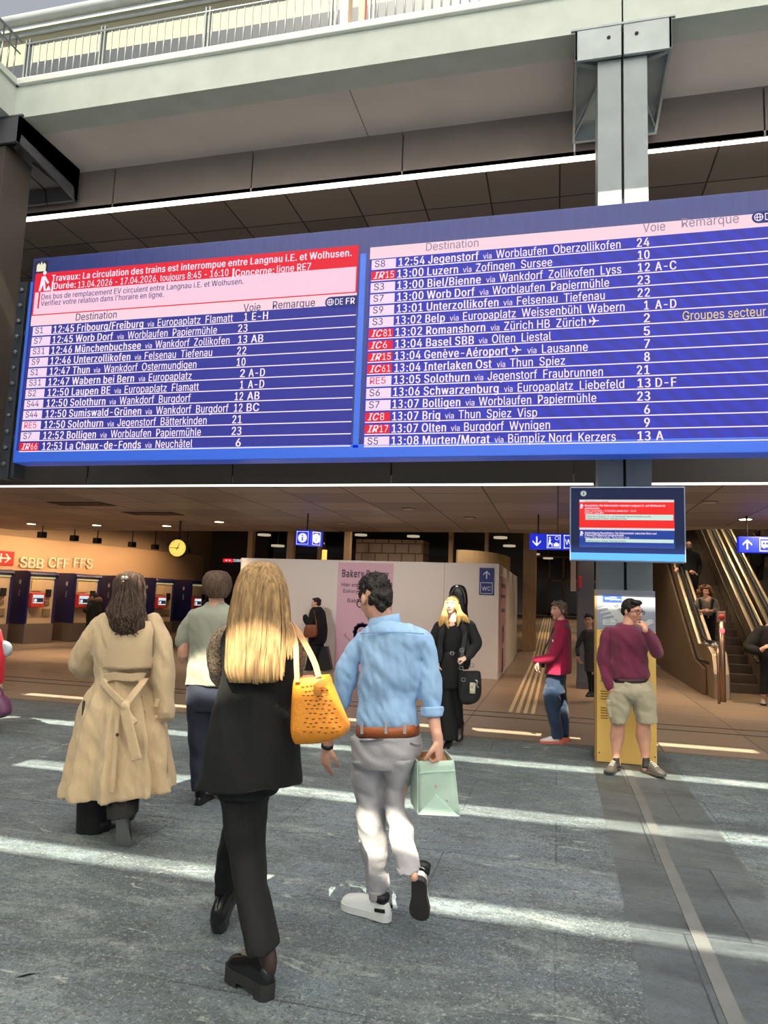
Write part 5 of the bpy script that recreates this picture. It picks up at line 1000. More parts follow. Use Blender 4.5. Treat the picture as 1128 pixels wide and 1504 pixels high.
def hand(mb, w, d, n, s, size=.18, curl=.6, spread=.0, thumb=.5):
    w = Vector(w); d = Vector(d).normalized(); n = Vector(n); n = (n-d*n.dot(d)).normalized(); t = d.cross(n)*s; k = size/.18
    P = lambda a, b, c_: w+(d*a+t*b+n*c_)*k
    M = Matrix((t, d, n)).transposed(); mb.ell(P(.045,0,0),(.040*k,.052*k,.017*k),M); mb.ell(P(.075,0,0),(.040*k,.025*k,.014*k),M); mb.tube([P(-.03,0,0),P(.02,0,0)],[.027*k,.026*k],12)
    for b, L, in ((.031,.072),(.0105,.080),(-.0105,.075),(-.031,.060)):
        p = P(.085-abs(b)*.25,b,0); ang = 0; pts = [p-d*.02*k, p]
        for f_, an in ((.42,50),(.32,62),(.26,40)):
            ang += math.radians(an)*curl; p = p+(d*math.cos(ang)+n*math.sin(ang)+t*(spread*b*8))*(L*f_*k); pts.append(p)
        mb.tube(pts,[.0095*k,.0092*k,.0085*k,.0078*k,.0065*k],8)
    p = P(.018,.028,.004); q = p+(d*.65+t*.70+n*.25*thumb*2).normalized()*.036*k; r = q+(d*.9+t*.15+n*.5*thumb*2).normalized()*.030*k; e = r+(d*.9-t*.1+n*.5*thumb*2).normalized()*.022*k
    mb.tube([p,q,r,e],[.016*k,.012*k,.0105*k,.0085*k],8)
def shoe(F, heel, fwd, up, mu, ms, L=.28, name='shoe', sole=.028, toe=.06, instep=.095, wide=1, lab=None, chunky=False, ankle=None):
    heel = Vector(heel); f = Vector(fwd).normalized(); u = Vector(up); u = (u-f*u.dot(f)).normalized(); r = f.cross(u)
    P = lambda x, y, z: heel+r*x+f*(y*L)+u*z
    prof = [(-.02,.012),(0,.022),(.06,.032),(.2,.034),(.42,.035),(.6,.043),(.75,.048),(.88,.044),(.96,.031),(1.0,.012)]
    b = MB(); rings = []
    out = [(y,w*wide) for y, w in prof]; loop = [(w,y) for y,w in out]+[(-w,y) for y,w in reversed(out)]
    k0 = 1.06
    bot = [P(x*k0,y,0) for x,y in loop]; top = [P(x*k0,y,sole) for x,y in loop]; b.prism([P(x*k0,y,.004) for x,y in loop], u*(sole-.004))
    if chunky:
        b.prism([P(x*k0,y,-.016) for x,y in loop if y < .34], u*.02)
        b.prism([P(x*k0,y,-.014) for x,y in loop if y > .46], u*.02)
    up_ = MB(); hs = [(-.02,.05),(0,.075),(.06,instep),(.2,instep+.005),(.42,instep),(.6,toe+.018),(.75,toe+.004),(.88,toe-.006),(.96,toe-.02),(1.0,sole+.004)]
    for (y,w),(_,hh) in zip(out,hs):
        ring = []
        for j in range(16):
            a = 2*math.pi*j/16; x = w*math.cos(a); z = sole*.7+(hh-sole*.7)*max(0,math.sin(a))**.75 if math.sin(a) > 0 else sole*.7
            ring.append(P(x,y,z))
        rings.append(ring)
    up_.loft(rings)
    if ankle: up_.tube([P(0,.17,.05),P(0,.15,ankle)],[.045,.05],14,None,False)
    o = obj(name, up_, mu, F.root); s2 = o.modifiers.new('sub','SUBSURF'); s2.levels = 1; s2.render_levels = 1
    so_ = obj('sole', b, ms, o)
    if lab: o['label'] = lab
    return P, o
def ribbon(mb, pts, w, th=.006, nrm=None, m=None):
    pts = [Vector(p) for p in pts]; rings = []
    for i, p in enumerate(pts):
        t = (pts[min(i+1,len(pts)-1)]-pts[max(i-1,0)]).normalized(); n = Vector(nrm) if nrm else Vector((0,-1,0)); n = (n-t*n.dot(t)).normalized(); q = t.cross(n)
        ww = w[i] if isinstance(w,(list,tuple)) else w; rings.append([p+q*ww/2+n*th/2, p-q*ww/2+n*th/2, p-q*ww/2-n*th/2, p+q*ww/2-n*th/2])
    mb.loft(rings, m, True, False)
def hair_mat(name, c1, c2, s=90): 
    m = mat(name, c1, .6, noise_s=s, noise_a=.5, stretch=(1,1,.06), bump=.5, bump_s=140, spec=.22)
    cr = [n for n in m.node_tree.nodes if n.type == 'VALTORGB'][0]; cr.color_ramp.elements[0].color = c1; cr.color_ramp.elements[1].color = c2; return m
def cloth(name, c, a=.08, s=9, rough=.85, bump=.25, bs=220, sheen=.15): return mat(name, c, rough, noise_s=s, noise_a=a, bump=bump, bump_s=bs, sheen=sheen)
skin_m = mat('skin', rgb(222,170,146), .5, noise_s=14, noise_a=.06); skin_p = mat('skin_pale', rgb(236,196,176), .5, noise_s=14, noise_a=.05); skin_t = mat('skin_tan', rgb(196,146,120), .5, noise_s=14, noise_a=.06)
black_c = cloth('black_cloth', rgb(15,15,17), .15, sheen=0); navy_c = cloth('navy_cloth', rgb(38,44,62), .12, sheen=.05); black_l = mat('black_leather', rgb(22,22,24), .3, noise_s=20, noise_a=.2); sole_b = mat('dark_sole', rgb(42,42,44), .7)
def pleats(k, a0, seeds):
    return lambda th, t: a0*max(0,t-.25)*(math.sin(k*th+seeds)+.6*math.sin((k+5)*th+seeds*2.3)+.35*math.sin((2*k+3)*th))
C1=(70,820,3.418); C2=(260,800,3.418); C3=(280,1120,3.96); C4=(460,820,3.669); C5=(480,1080,4.7); C6=(600,840,4.338); C7=(760,850,4.7); C8=(940,760,5.016)
# ---------------------------------------------------------------- woman in the trench coat
F = Fig('woman seen from behind in a long belted tan trench coat, half-up brown hair', 4.35, (240,1400), C1)
tan = cloth('trench_cotton', rgb(202,176,140), .07, 5, .75, bs=120)
b = F.body; head(F, b, F.c(408,160), .225, (.05,1), 0, 0, (F.c(405,300),.055), face=False)
F.core(b, K=0.58, L=[(405,290,0,60),(400,420,0,110),(390,600,0,100),(375,760,0,125),(370,900,0,115)])
F.core(b, K=0.7, L=[(320,880,.02,60),(240,1130,.02,42),(235,1300,0,30),(240,1380,-.02,26)]); F.core(b, K=0.6, L=[(430,880,0,60),(390,1130,-.02,42),(378,1220,-.12,32),(375,1300,-.22,26)])
F.core(b, K=0.7, L=[(270,330,0,40),(170,510,0,34),(230,545,.22,26)]); F.core(b, K=0.7, L=[(545,330,0,38),(575,560,0,32),(578,740,0,22)])
hand(b, F.c(578,760), (0,.2,-1), (-.9,.3,0), -1, .17, .45); hand(b, F.c(245,535,.27), (.4,.6,.3), (0,0,1), 1, .17, .8)
F.part('body', b, skin_p, .006, 3)
b = MB(); F.rows(b, [(268,352,478,.06),(290,300,512,.09),(325,258,545,.125),(400,246,550,.15),(480,244,534,.155),(555,248,522,.15),(600,258,502,.15),(650,240,516,.16),(700,220,536,.18),(850,174,566,.22),(1000,150,580,.25),(1130,130,592,.27),(1176,130,592,.27)], 72, 5, pleats(9,.14,1.2))
F.limb(b, [(290,330,0,46),(222,415,0,56),(172,510,.02,58),(190,548,.14,50),(250,530,.26,40)]); F.limb(b, [(525,325,0,44),(560,430,0,50),(577,560,0,46),(586,680,0,44),(592,772,0,42)])
b.tube([F.c(400,262),F.c(400,285)],[.075,.09],20)
coat = F.part('trench_coat', b, tan, .007, 2, [(.014,5,4),(.009,14,8),(.003,30,16)])
SURF = [(320,258,545,.125),(400,246,550,.15),(480,244,534,.155),(555,248,522,.15),(600,258,502,.15),(650,240,516,.16),(700,220,536,.18),(850,174,566,.22),(1000,150,580,.25),(1130,130,592,.27)]
def backs(zx, zy, off=.012):
    for p, q in zip(SURF, SURF[1:]):
        if zy <= q[0] or q is SURF[-1]:
            t = max(0,min(1,(zy-p[0])/(q[0]-p[0]))); xl = p[1]+(q[1]-p[1])*t; xr = p[2]+(q[2]-p[2])*t; d = p[3]+(q[3]-p[3])*t; break
    u = (zx-(xl+xr)/2)/((xr-xl)/2); u = max(-.98,min(.98,u)); return F.c(zx, zy, -d*(1-abs(u)**2.3)**(1/2.3)-off)
b = MB(); rings = []
for zy in (315,360,400,450,490,520,545,560): 
    xs_ = [250+(272 if zy>350 else 240)*i/24+(18 if zy<350 else 0)+ (8 if zy<400 else 0) for i in range(25)]; sag = 8 if zy > 500 else 0
    r1 = [backs(x, zy-sag*abs(i-12)/12, .022+.012*(zy-315)/245) for i, x in enumerate(xs_)]; rings.append(r1+[p+Vector((0,.016,0)) for p in reversed(r1)])
b.loft(rings, None, True); F.part('storm_flap', b, tan, soft=False, parent=coat)
b = MB(); ribbon(b, [backs(x, 596+3*math.sin(x*.05), .02) for x in range(262,500,14)], .055, .012); ribbon(b, [backs(264+126*t, 612+128*t+6*math.sin(t*3), .03) for t in (i/9 for i in range(10))], .05, .012); ribbon(b, [backs(492-104*t, 606+132*t, .03) for t in (i/9 for i in range(10))], .05, .012)
b.ell(backs(389,742,.04),(.034,.028,.03)); ribbon(b, [backs(385+(62*t), 752+(262*t), .05) for t in (i/9 for i in range(10))], .075, .012); ribbon(b, [backs(380+64*t,750+80*t,.045) for t in (i/5 for i in range(6))], .04, .012)
F.part('belt', b, tan, .006, 2, parent=coat)
b = MB(); ribbon(b, [backs(352-28*t, 790+385*t, .014) for t in (i/12 for i in range(13))], .03, .012); F.part('back_vent', b, tan, soft=False, parent=coat)
b = MB(); b.cyl(backs(350,885,.03),backs(350,885,.022),.011,12); F.part('button', b, mat('horn_button', rgb(70,54,44), .4), soft=False, parent=coat)
b = MB(); ribbon(b, [backs(545+10*t,745-40*t,.02) for t in (0,.5,1)],.03,.01); F.part('cuff_strap', b, tan, soft=False, parent=coat)
b = MB(); F.rows(b, [(1120,166,312,.10,.02),(1250,163,305,.105,.01),(1373,162,299,.11,0)], 32, 4, pleats(6,.05,.4)); F.rows(b, [(1120,312,446,.10,-.02),(1200,318,442,.11,-.12),(1292,322,432,.11,-.22)], 32, 4, pleats(6,.05,2))
F.part('trousers', b, black_c, .007, 2)
shoe(F, F.c(240,1424,-.06), (.05,1,0), (0,0,1), black_l, sole_b, .26, 'boot', ankle=.13)
h_ = F.c(376,1290,-.24); shoe(F, h_-Vector((0,.03,0)), (0,.28,-1), (.0,1,.25), black_l, mat('grey_sole', rgb(92,94,96), .6), .25, 'boot', ankle=.12)
b = MB(); hb = hair_mat('brown_hair', rgb(38,29,25), rgb(92,72,60))
b.ell(F.c(408,138,.02),(.092,.118,.102)); F.rows(b, [(72,395,445,.03),(82,365,462,.07),(120,345,472,.10),(170,342,474,.10,-.01),(220,325,478,.09,-.04),(260,300,484,.075,-.08),(310,312,492,.07,-.11),(350,325,490,.06,-.125),(380,352,458,.045,-.13),(394,372,430,.02,-.13)], 64, 4, lambda th,t: .05*math.sin(11*th+t*6)+.035*math.sin(23*th-t*9))
hair = F.part('hair', b, hb, .005, 1, (.004,40,9))
b = MB()
for k in range(46):
    x = 322+random.random()*160; e = 330+random.random()*125; zy1 = 330+random.random()*62; ph = random.random()*6
    F.limb(b, [(400+(x-400)*.35,120,-.105,2.2),(x*.7+e*.3,210,-.14,2.6),(x+8*math.sin(ph),270,-.165,3),(e*.55+x*.45-10*math.sin(ph),zy1-30,-.19,2.6),(e,zy1,-.18,1.2)], 6)
F.part('loose_strands', b, hb, soft=False, parent=hair)
b = MB()
for dx in (-8,8): b.ell(F.c(386+dx,98,-.12),(.016,.012,.014))
F.part('hair_clip', b, mat('clip_pearl', rgb(226,214,190), .3, .4), soft=False, parent=hair, label='pale metal hair clip')
b = MB(); pts = [(190,700,-.06),(172,800,-.1),(168,900,-.12),(176,1010,-.13),(186,1034,-.14),(194,1010,-.15),(186,900,-.16),(178,800,-.16),(182,720,-.14)]
b.tube([F.c(x,y,d) for x,y,d in catmull(pts,4)], .009, 8); b.add([], []); tag(obj('bag_strap', b, black_l), 'loose black strap loop hanging at left side of the trench coat', 'strap')
# ---------------------------------------------------------------- man in the grey tee shirt
F = Fig('man in grey tee shirt and navy trousers walking away behind the blonde woman', 5.08, (100,1320), C2)
b = F.body; head(F, b, F.c(203,208), .225, (.1,1), 0, 0, (F.c(200,315),.06), face=False, man=True)
F.core(b, K=0.55, L=[(198,300,0,70),(195,420,0,115),(190,600,0,110),(185,760,0,110)]); F.core(b, K=0.65, L=[(125,760,0,60),(115,1000,0,45),(106,1150,0,30),(104,1222,.02,26)]); F.core(b, K=0.65, L=[(240,760,0,60),(235,1000,.1,45),(200,1190,.15,26)])
F.limb(b, [(85,375,0,27),(42,480,0,29),(36,565,.02,27),(60,552,.2,22),(80,530,.3,18)]); F.limb(b, [(312,375,0,27),(335,480,0,29),(330,570,.05,26),(310,540,.25,20)])
hand(b, F.c(82,528,.32), (.3,.9,.2), (0,0,1), 1, .18, .7); hand(b, F.c(308,538,.28), (-.3,.9,.2), (0,0,1), -1, .18, .7)
F.part('body', b, skin_m, .006, 3)
b = MB(); F.rows(b, [(290,155,243,.05),(305,132,262,.065),(325,90,305,.09),(350,62,338,.11),(400,66,338,.12),(480,68,334,.12),(560,62,330,.125),(640,54,326,.13),(702,50,322,.13)], 48, 4, pleats(5,.03,1)); F.limb(b, [(85,365,0,38),(55,415,0,38),(34,482,0,37)]); F.limb(b, [(310,365,0,38),(340,415,0,38),(355,482,0,37)])
F.part('tee_shirt', b, cloth('grey_jersey', rgb(154,156,142), .05, 6), .007, 3, [(.010,6,5),(.004,14,14)])
b = MB(); F.rows(b, [(685,56,312,.115),(760,54,312,.125),(830,58,305,.12)]); F.rows(b, [(790,56,192,.11),(900,63,180,.10),(1050,68,156,.085),(1150,76,142,.08),(1228,84,134,.07)]); F.rows(b, [(790,180,308,.11,.02),(950,190,290,.10,.08),(1100,180,250,.085,.14),(1210,168,228,.07,.18)])
F.part('trousers', b, navy_c, .007, 3, [(.008,7,9)])
shoe(F, F.c(100,1325,.0), (-.1,1,0), (0,0,1), black_l, sole_b, .27, 'boot', ankle=.24); shoe(F, F.c(192,1262,.2), (.05,1,-.1), (0,.1,1), black_l, sole_b, .27, 'boot', ankle=.18)
b = MB(); F.rows(b, [(130,185,222,.04,.01),(140,160,246,.09,.01),(170,143,261,.122,.0),(205,140,264,.125,-.005),(240,150,256,.10,-.02),(268,166,242,.06,-.04)], 48, 4, lambda th,t: .02*math.sin(17*th))
F.part('hair', b, hair_mat('short_brown_hair', rgb(62,48,40), rgb(104,84,70), 120), .005, 2, (.003,60,30))
# ---------------------------------------------------------------- blonde woman
F = Fig('woman with long blonde hair seen from behind, black vest and orange bag', 3.06, (430,1600), C2, .006)
b = F.body; head(F, b, F.c(432,215), .225, (.05,1), 0, 0, (F.c(428,400),.055), face=False)
F.core(b, K=0.55, L=[(425,390,0,60),(415,480,0,130),(400,700,0,125),(390,950,0,150),(390,1150,0,140)]); F.core(b, K=0.65, L=[(235,470,0,45),(205,600,.03,38),(240,700,.14,32),(270,690,.35,26)]); F.core(b, K=0.65, L=[(575,470,0,45),(600,580,.08,36),(580,650,.25,30),(560,560,.4,24)])
hand(b, F.c(272,688,.37), (.2,.9,.2), (0,0,1), 1, .17, .6); hand(b, F.c(558,552,.43), (-.2,.5,.6), (-1,0,0), -1, .17, .9)
F.use(C3); F.limb(b, [(300,100,0,55),(310,400,-.02,52),(350,700,-.08,42),(400,950,-.15,34),(440,1090,-.19,33),(458,1190,-.205,26),(456,1250,-.2,20)]); F.core(b, K=0.62, L=[(260,120,.02,80),(280,400,.12,70),(220,600,.24,44),(180,800,.33,25),(150,860,.35,24)])
F.part('body', b, mat('skin_sheer', rgb(196,150,132), .5, noise_s=14, noise_a=.06), .006, 3); F.use(C2)
b = MB(); F.rows(b, [(380,330,525,.08),(420,268,568,.11),(500,238,592,.135),(640,232,592,.145),(760,205,590,.15),(860,182,592,.155),(950,164,594,.165),(1060,147,600,.175),(1150,131,606,.18),(1205,122,606,.18)], 56, 4, pleats(5,.035,.8))
F.part('vest', b, black_c, .007, 3, [(.016,4,3),(.008,11,7)])
pat = mat('speckled_fabric', rgb(110,92,80), .8, noise_s=95, noise_a=.8); 
[cr_ for cr_ in pat.node_tree.nodes if cr_.type == 'VALTORGB'][0].color_ramp.elements[0].color = rgb(52,42,44)
[cr_ for cr_ in pat.node_tree.nodes if cr_.type == 'VALTORGB'][0].color_ramp.elements[1].color = rgb(186,160,130)
for L in ([(262,445,0,36),(215,475,0,44),(200,560,.02,44),(205,640,.06,42),(240,695,.15,36),(262,695,.28,30)],[(555,440,0,36),(590,480,.02,42),(604,560,.06,38),(598,630,.16,34),(580,610,.3,28)]):
    b = MB(); F.limb(b, L); F.part('sleeve', b, pat, .006, 3, (.008,14,14))
F.use(C3)
b = MB(); F.rows(b, [(20,178,520,.16),(100,188,508,.155),(180,196,488,.15)], 48); F.rows(b, [(120,205,470,.14),(250,212,430,.125,-.01),(400,216,417,.112,-.03),(500,238,420,.102,-.04),(600,258,428,.098,-.06),(700,279,437,.092,-.09),(800,293,453,.09,-.12),(900,309,475,.09,-.15),(1000,327,493,.09,-.18),(1085,341,502,.09,-.2)], 40)
F.rows(b, [(130,205,340,.12,.02),(300,215,335,.115,.08),(430,205,325,.105,.14),(500,181,292,.095,.19),(600,168,276,.088,.24),(700,157,255,.075,.29),(805,150,206,.055,.34)], 32)
F.part('trousers', b, black_c, .007, 3, [(.007,5,6),(.004,13,16)])
b = MB(); F.limb(b, [(428,1040,-.18,42),(442,1110,-.19,44),(456,1165,-.2,38),(460,1205,-.205,30)]); F.part('sock', b, mat('sheer_black_sock', rgb(58,42,38), .6), soft=False)
loaf = mat('loafer_leather', rgb(20,20,22), .22)
Hh = gnd(396,1470); T_ = gnd(354,1444); dv = (T_-Hh); P, o_ = shoe(F, Hh+UZ*.018, (dv.x,dv.y*1.1,0), (0,0,1), loaf, sole_b, .27, 'loafer', sole=.045, chunky=True, instep=.115, toe=.085, wide=1.12)
b = MB(); b.box(P(0,.55,.112),(.06,.02,.02)); obj('buckle', b, mat('buckle', rgb(180,170,150), .3, .9), o_)
Hh = gnd(319,1373); P, o_ = shoe(F, Hh+UZ*.018, (-.12,.92,.55), (0,-.5,1), loaf, sole_b, .27, 'loafer', sole=.045, chunky=True, instep=.115, toe=.085, wide=1.12)
F.use(C2)
bl = hair_mat('blonde_hair', rgb(118,92,66), rgb(190,154,108), 70)
random.seed(3); ph = [random.random()*6.3 for _ in range(8)]
b = MB(); F.rows(b, [(86,405,455,.03,.01),(94,378,486,.065,.01),(130,342,512,.105,0),(200,314,536,.125,-.01),(260,302,546,.13,-.02),(330,284,553,.13,-.03),(400,270,556,.12,-.05),(480,260,545,.10,-.08),(560,251,536,.08,-.11),(620,247,525,.065,-.13),(660,256,514,.055,-.14),(690,268,496,.045,-.14)], 160, 5, lambda th,t: (.022*math.sin(29*th+ph[0])+.018*math.sin(47*th+ph[1]+t*2)+.012*math.sin(71*th+ph[2]))*min(1,t*3))
hair = F.part('hair', b, bl, soft=False)
b = MB()
for k in range(150):
    u = -1+2*random.random(); x0 = 432+u*95; x1 = 400+u*138+random.uniform(-6,6); zb = 690-26*abs(u)+random.uniform(-32,14); q = (1-min(.96,abs(u))**2.3)**.43
    F.limb(b, [(432+u*45,104+20*abs(u),-.10*q,1.8),(x0+3*math.sin(k),200,-.01-.132*q,2.2),(424+u*122,330,-.03-.138*q,2.4),(412+u*140,480,-.08-.108*q,2.2),(x1+2,600,-.125-.078*q,2),(x1,zb,-.14-.058*q,1)], 5, sub=3)
for k in range(26):
    x = 545+random.random()*45; F.limb(b, [(520+random.random()*25,250,-.06,1.8),(545+random.random()*20,380,-.10,2.4),(x,480,-.12,2.4),(x-10+random.random()*14,540+random.random()*40,-.12,1.2)], 5, sub=3)
for k in range(12): F.limb(b, [(330,180,0,2),(305-random.random()*8,205,.02,2.4),(285+random.random()*16,225+random.random()*12,.02,2.0),(300,250,.02,1.2)], 5, sub=3)
F.part('loose_strands', b, bl, soft=False, parent=hair)
# orange tote bag on her shoulder
bagY = 2.98
G = Fig('x', bagY, (700,900), C2); bpy.data.objects.remove(G.root)
t = thing('tote_bag', 'orange speckled leather tote bag hanging from the blonde woman\'s shoulder', 'bag', G.c(700,980))
orange = mat('orange_leather', rgb(238,150,44), .5, noise_s=5, noise_a=.1, bump=.3, bump_s=60)
b = MB(); rings = []
for zy, xl, xr, d in catmull([(668,600,756,.055),(700,597,768,.07),(790,594,802,.085),(880,592,838,.095),(925,592,855,.095),(965,596,830,.08),(990,606,742,.06)],4):
    ring = []
    for j in range(40):
        th = 2*math.pi*j/40; ct, st = math.cos(th), math.sin(th); q = lambda v: math.copysign(abs(v)**.45, v)
        a_, b_ = G.c(xl,zy), G.c(xr,zy-14*(1 if zy<700 else .3)); ring.append((a_+b_)/2+(b_-a_)/2*q(ct)+Vector((0,d*q(st),0)))
    rings.append(ring)
rings = [[p+(sum(rings[0],Vector())/40-p)*.06-UZ*.03 for p in rings[0]]]+[[p+(sum(rings[0],Vector())/40-p)*.06 for p in rings[0]]]+rings
b.loft(rings); bag = obj('bag_body', b, orange, t)
b = MB(); random.seed(11)
for r_ in range(11):
    for k in range(7):
        zy = 712+r_*23+random.uniform(-4,4); xl = 597-5*(r_/15); xr = 765+5.6*(zy-700)*.07*10*.1*1.6; xr = 768+(zy-700)*.38; xx = xl+14+(xr-xl-28)*((k+.5*(r_%2)+random.uniform(-.15,.15))/7); d = .07+.025*min(1,(zy-700)/200)
        if zy > 960: continue
        p = G.c(xx, zy, -d-.004+.03*abs((xx-(xl+xr)/2)/((xr-xl)/2))**5); b.add([p+Vector((-.009,0,.001)),p+Vector((-.002,0,-.003)),p+Vector((.009,0,.002)),p+Vector((0,0,.003))], [(0,1,2,3)], 0, False)
obj('speckle_pattern', b, mat('speckle_brown', rgb(120,70,20), .6), bag)
b = MB(); ribbon(b, [G.c(x,y,d) for x,y,d in catmull([(604,690,-.075),(600,600,-.07),(596,500,-.04),(575,420,0),(560,395,.06)],4)], .022, .008); ribbon(b, [G.c(x,y,d) for x,y,d in catmull([(712,665,-.06),(690,590,-.05),(640,490,-.03),(600,430,.0),(575,400,.06)],4)], .024, .008)
obj('strap', b, mat('strap_tan', rgb(216,170,124), .5), t, label='pale tan shoulder strap')
b = MB(); ribbon(b, [G.c(x,y,d) for x,y,d in ((752,690,-.085),(720,698,-.095),(700,712,-.1),(705,730,-.1),(702,755,-.1))], .03, .008); obj('leather_tab', b, mat('tab_brown', rgb(190,120,40), .5), t)
b = MB(); b.ell(G.c(680,668),(.05,.04,.012)); obj('lining', b, mat('bag_lining', rgb(120,70,60), .8), t)
# ---------------------------------------------------------------- man in the blue shirt
F = Fig('man in pale blue shirt and grey chinos carrying a mint paper bag', 3.72, (400,1900), C4, .006)
b = F.body; fw = (-.66,.75); man_c = F.c(333,222); M = head(F, b, man_c, .232, fw, -.30, 0, (F.c(378,345),.062), man=True)
F.core(b, K=0.55, L=[(380,330,0,65),(400,450,0,120),(410,600,0,120),(405,800,0,120),(400,980,0,130)])
F.limb(b, [(255,465,0,22),(180,600,0,28),(155,760,0,28),(115,900,.03,27),(78,1008,.06,20)]); F.limb(b, [(578,450,0,28),(618,620,0,30),(640,790,-.02,33),(652,880,-.05,30),(672,975,-.08,23)])
hand(b, F.c(76,1015,.06), (-.1,.1,-1), (.55,.8,0), 1, .19, .35); hand(b, F.c(672,985,-.08), (.15,-.05,-1), (-.9,.2,0), -1, .19, 1.25, thumb=.9)
F.use(C5); F.limb(b, [(300,60,0,55),(310,300,0,55),(320,600,0,45),(340,900,0,36),(362,1060,0,40),(366,1140,0,34),(380,1200,0,34)]); F.core(b, K=0.72, L=[(520,60,0,90),(500,300,0,80),(490,500,-.03,62),(540,750,-.12,50),(585,920,-.2,38),(600,980,-.26,36)])
F.part('body', b, skin_m, .006, 3); F.use(C4)
blue = cloth('blue_shirt', rgb(156,194,236), .04, 6)
b = MB(); F.rows(b, [(330,318,462,.07),(350,288,505,.085),(378,252,562,.105),(430,222,612,.125),(480,245,606,.135),(540,262,592,.135),(620,260,585,.135),(700,250,579,.135),(780,244,573,.135),(860,240,570,.135),(897,241,568,.125)], 56, 4, pleats(6,.025,2.2))
F.limb(b, [(250,435,0,44),(212,520,0,50),(178,620,0,52),(158,720,0,50),(148,800,.01,48),(136,885,.03,46)]); F.limb(b, [(578,440,0,44),(606,540,0,46),(624,660,0,47),(634,760,-.02,50),(640,848,-.03,52)])
shirt = F.part('shirt', b, blue, .006, 2, [(.024,5,5),(.013,12,9),(.005,30,20)])
b = MB(); b.loft([[F.c(383,y,.0)+Vector((r*math.cos(a)*1.0,r*1.0*math.sin(a),(.018*math.cos(a)))) for a in (2*math.pi*j/32 for j in range(32))] for y, r in ((372,.092),(345,.086),(312,.080),(312,.072),(350,.076))], None, False); F.part('collar', b, blue, soft=False, parent=shirt)
for pts in (((596,805,-.0),(686,790,-.0)),): pass
b = MB(); b.tube([F.c(640,800,-.025),F.c(642,852,-.03)],[.062,.060],20,None,False); F.part('rolled_cuff', b, blue, .006, 2, (.006,20,20), parent=shirt)
b = MB(); ribbon(b, [F.c(255+340*t, 408-10*math.sin(t*3.14), -.128+.05*abs(2*t-1)**3) for t in (i/14 for i in range(15))], .006, .004); F.part('yoke_seam', b, cloth('blue_seam', rgb(138,176,220), .03), soft=False, parent=shirt)
b = MB(); F.rows(b, [(888,238,570,.137),(943,236,571,.139)], 48, 1); belt = F.part('belt', b, mat('tan_belt', rgb(176,96,52), .45, noise_s=12, noise_a=.1), soft=False)
b = MB()
for x in (262,393,493): ribbon(b, [F.c(x,882,-.142), F.c(x,946,-.144)], .014, .004)
F.part('belt_loop', b, cloth('grey_chino_loop', rgb(176,176,184), .04), soft=False)
b = MB(); b.tube([F.c(78,1003,.055),F.c(74,1020,.058)],[.034,.034],18,None,False); F.part('wrist_watch', b, black_l, soft=False)
F.use(C5); grey = cloth('grey_chino', rgb(170,168,174), .05, 6)
b = MB(); F.rows(b, [(-5,172,646,.138),(60,172,648,.15),(130,176,645,.16),(200,184,620,.155)], 56, 4); F.rows(b, [(150,180,430,.15),(300,195,418,.13),(450,210,406,.115),(600,224,402,.105),(700,235,403,.098),(850,258,411,.092),(950,275,416,.085),(1060,300,418,.08)], 40, 4)
F.rows(b, [(150,400,640,.15),(300,410,580,.13),(450,405,542,.115,0),(560,412,562,.105,-.03),(650,432,592,.10,-.07),(750,450,606,.095,-.11),(850,476,626,.09,-.16),(918,495,642,.085,-.2)], 40, 4)
tr = F.part('trousers', b, grey, .006, 2, [(.014,6,9),(.006,14,22)])
b = MB(); F.rows(b, [(1046,298,422,.085),(1110,304,420,.082)], 32, 2); F.rows(b, [(895,487,640,.092,-.18),(925,497,646,.092,-.205)], 32, 2); F.part('turn_up', b, grey, .006, 1, (.004,20,20), parent=tr)
for xa_, xb_, y_ in ((228,388,40),(575,645,55)):
    b = MB(); ribbon(b, [F.c(xa_+(xb_-xa_)*t, y_+8*math.sin(t*3.14)-14*t*(1 if xa_<300 else -1), -.158+.05*abs((xa_+(xb_-xa_)*t-410)/240)**3) for t in (i/8 for i in range(9))], .012, .004); F.part('back_pocket', b, cloth('pocket_shade', rgb(120,118,126), .04), soft=False, parent=tr)
white_s = mat('white_sneaker', rgb(232,236,236), .45); 
Hh = gnd(571.5,1355); T_ = gnd(520,1340); dv = T_-Hh; P, o_ = shoe(F, Hh, (dv.x,dv.y*1.3,0), (0,0,1), white_s, mat('white_sole', rgb(222,226,226), .5), .29, 'sneaker', sole=.038, instep=.105, toe=.082)
b = MB(); 
for sx in (-1,1): b.box(P(sx*.037,.10,.058),(.012,.012,.012)); ribbon(b, [P(sx*.036,.02,.062),P(sx*.039,.22,.055)], .016, .006, P(sx,0,0)-P(0,0,0))
b.tube([P(0,.17,.09),P(0,.15,.125)],[.037,.038],14,None,False); obj('sneaker_trim', b, rubber, o_)
Hh = F.c(632,1010,-.26); dn = gnd(616,1363)-Hh; P, o_ = shoe(F, Hh, dn, (0,1,.25), white_s, mat('worn_sole', rgb(66,60,58), .7), .29, 'sneaker', sole=.03, instep=.10, toe=.07)
b = MB(); ribbon(b, [P(-.036,.03,.06),P(0,-.025,.062),P(.036,.03,.06)], .014, .006); b.tube([P(0,.17,.09),P(0,.15,.13)],[.037,.038],14,None,False); obj('sneaker_trim', b, rubber, o_)
F.use(C4); mc = man_c; h = .232
b = MB(); E = lambda p, r: b.ell(mc+M@(Vector(p)*h),(r[0]*h,r[1]*h,r[2]*h),M)
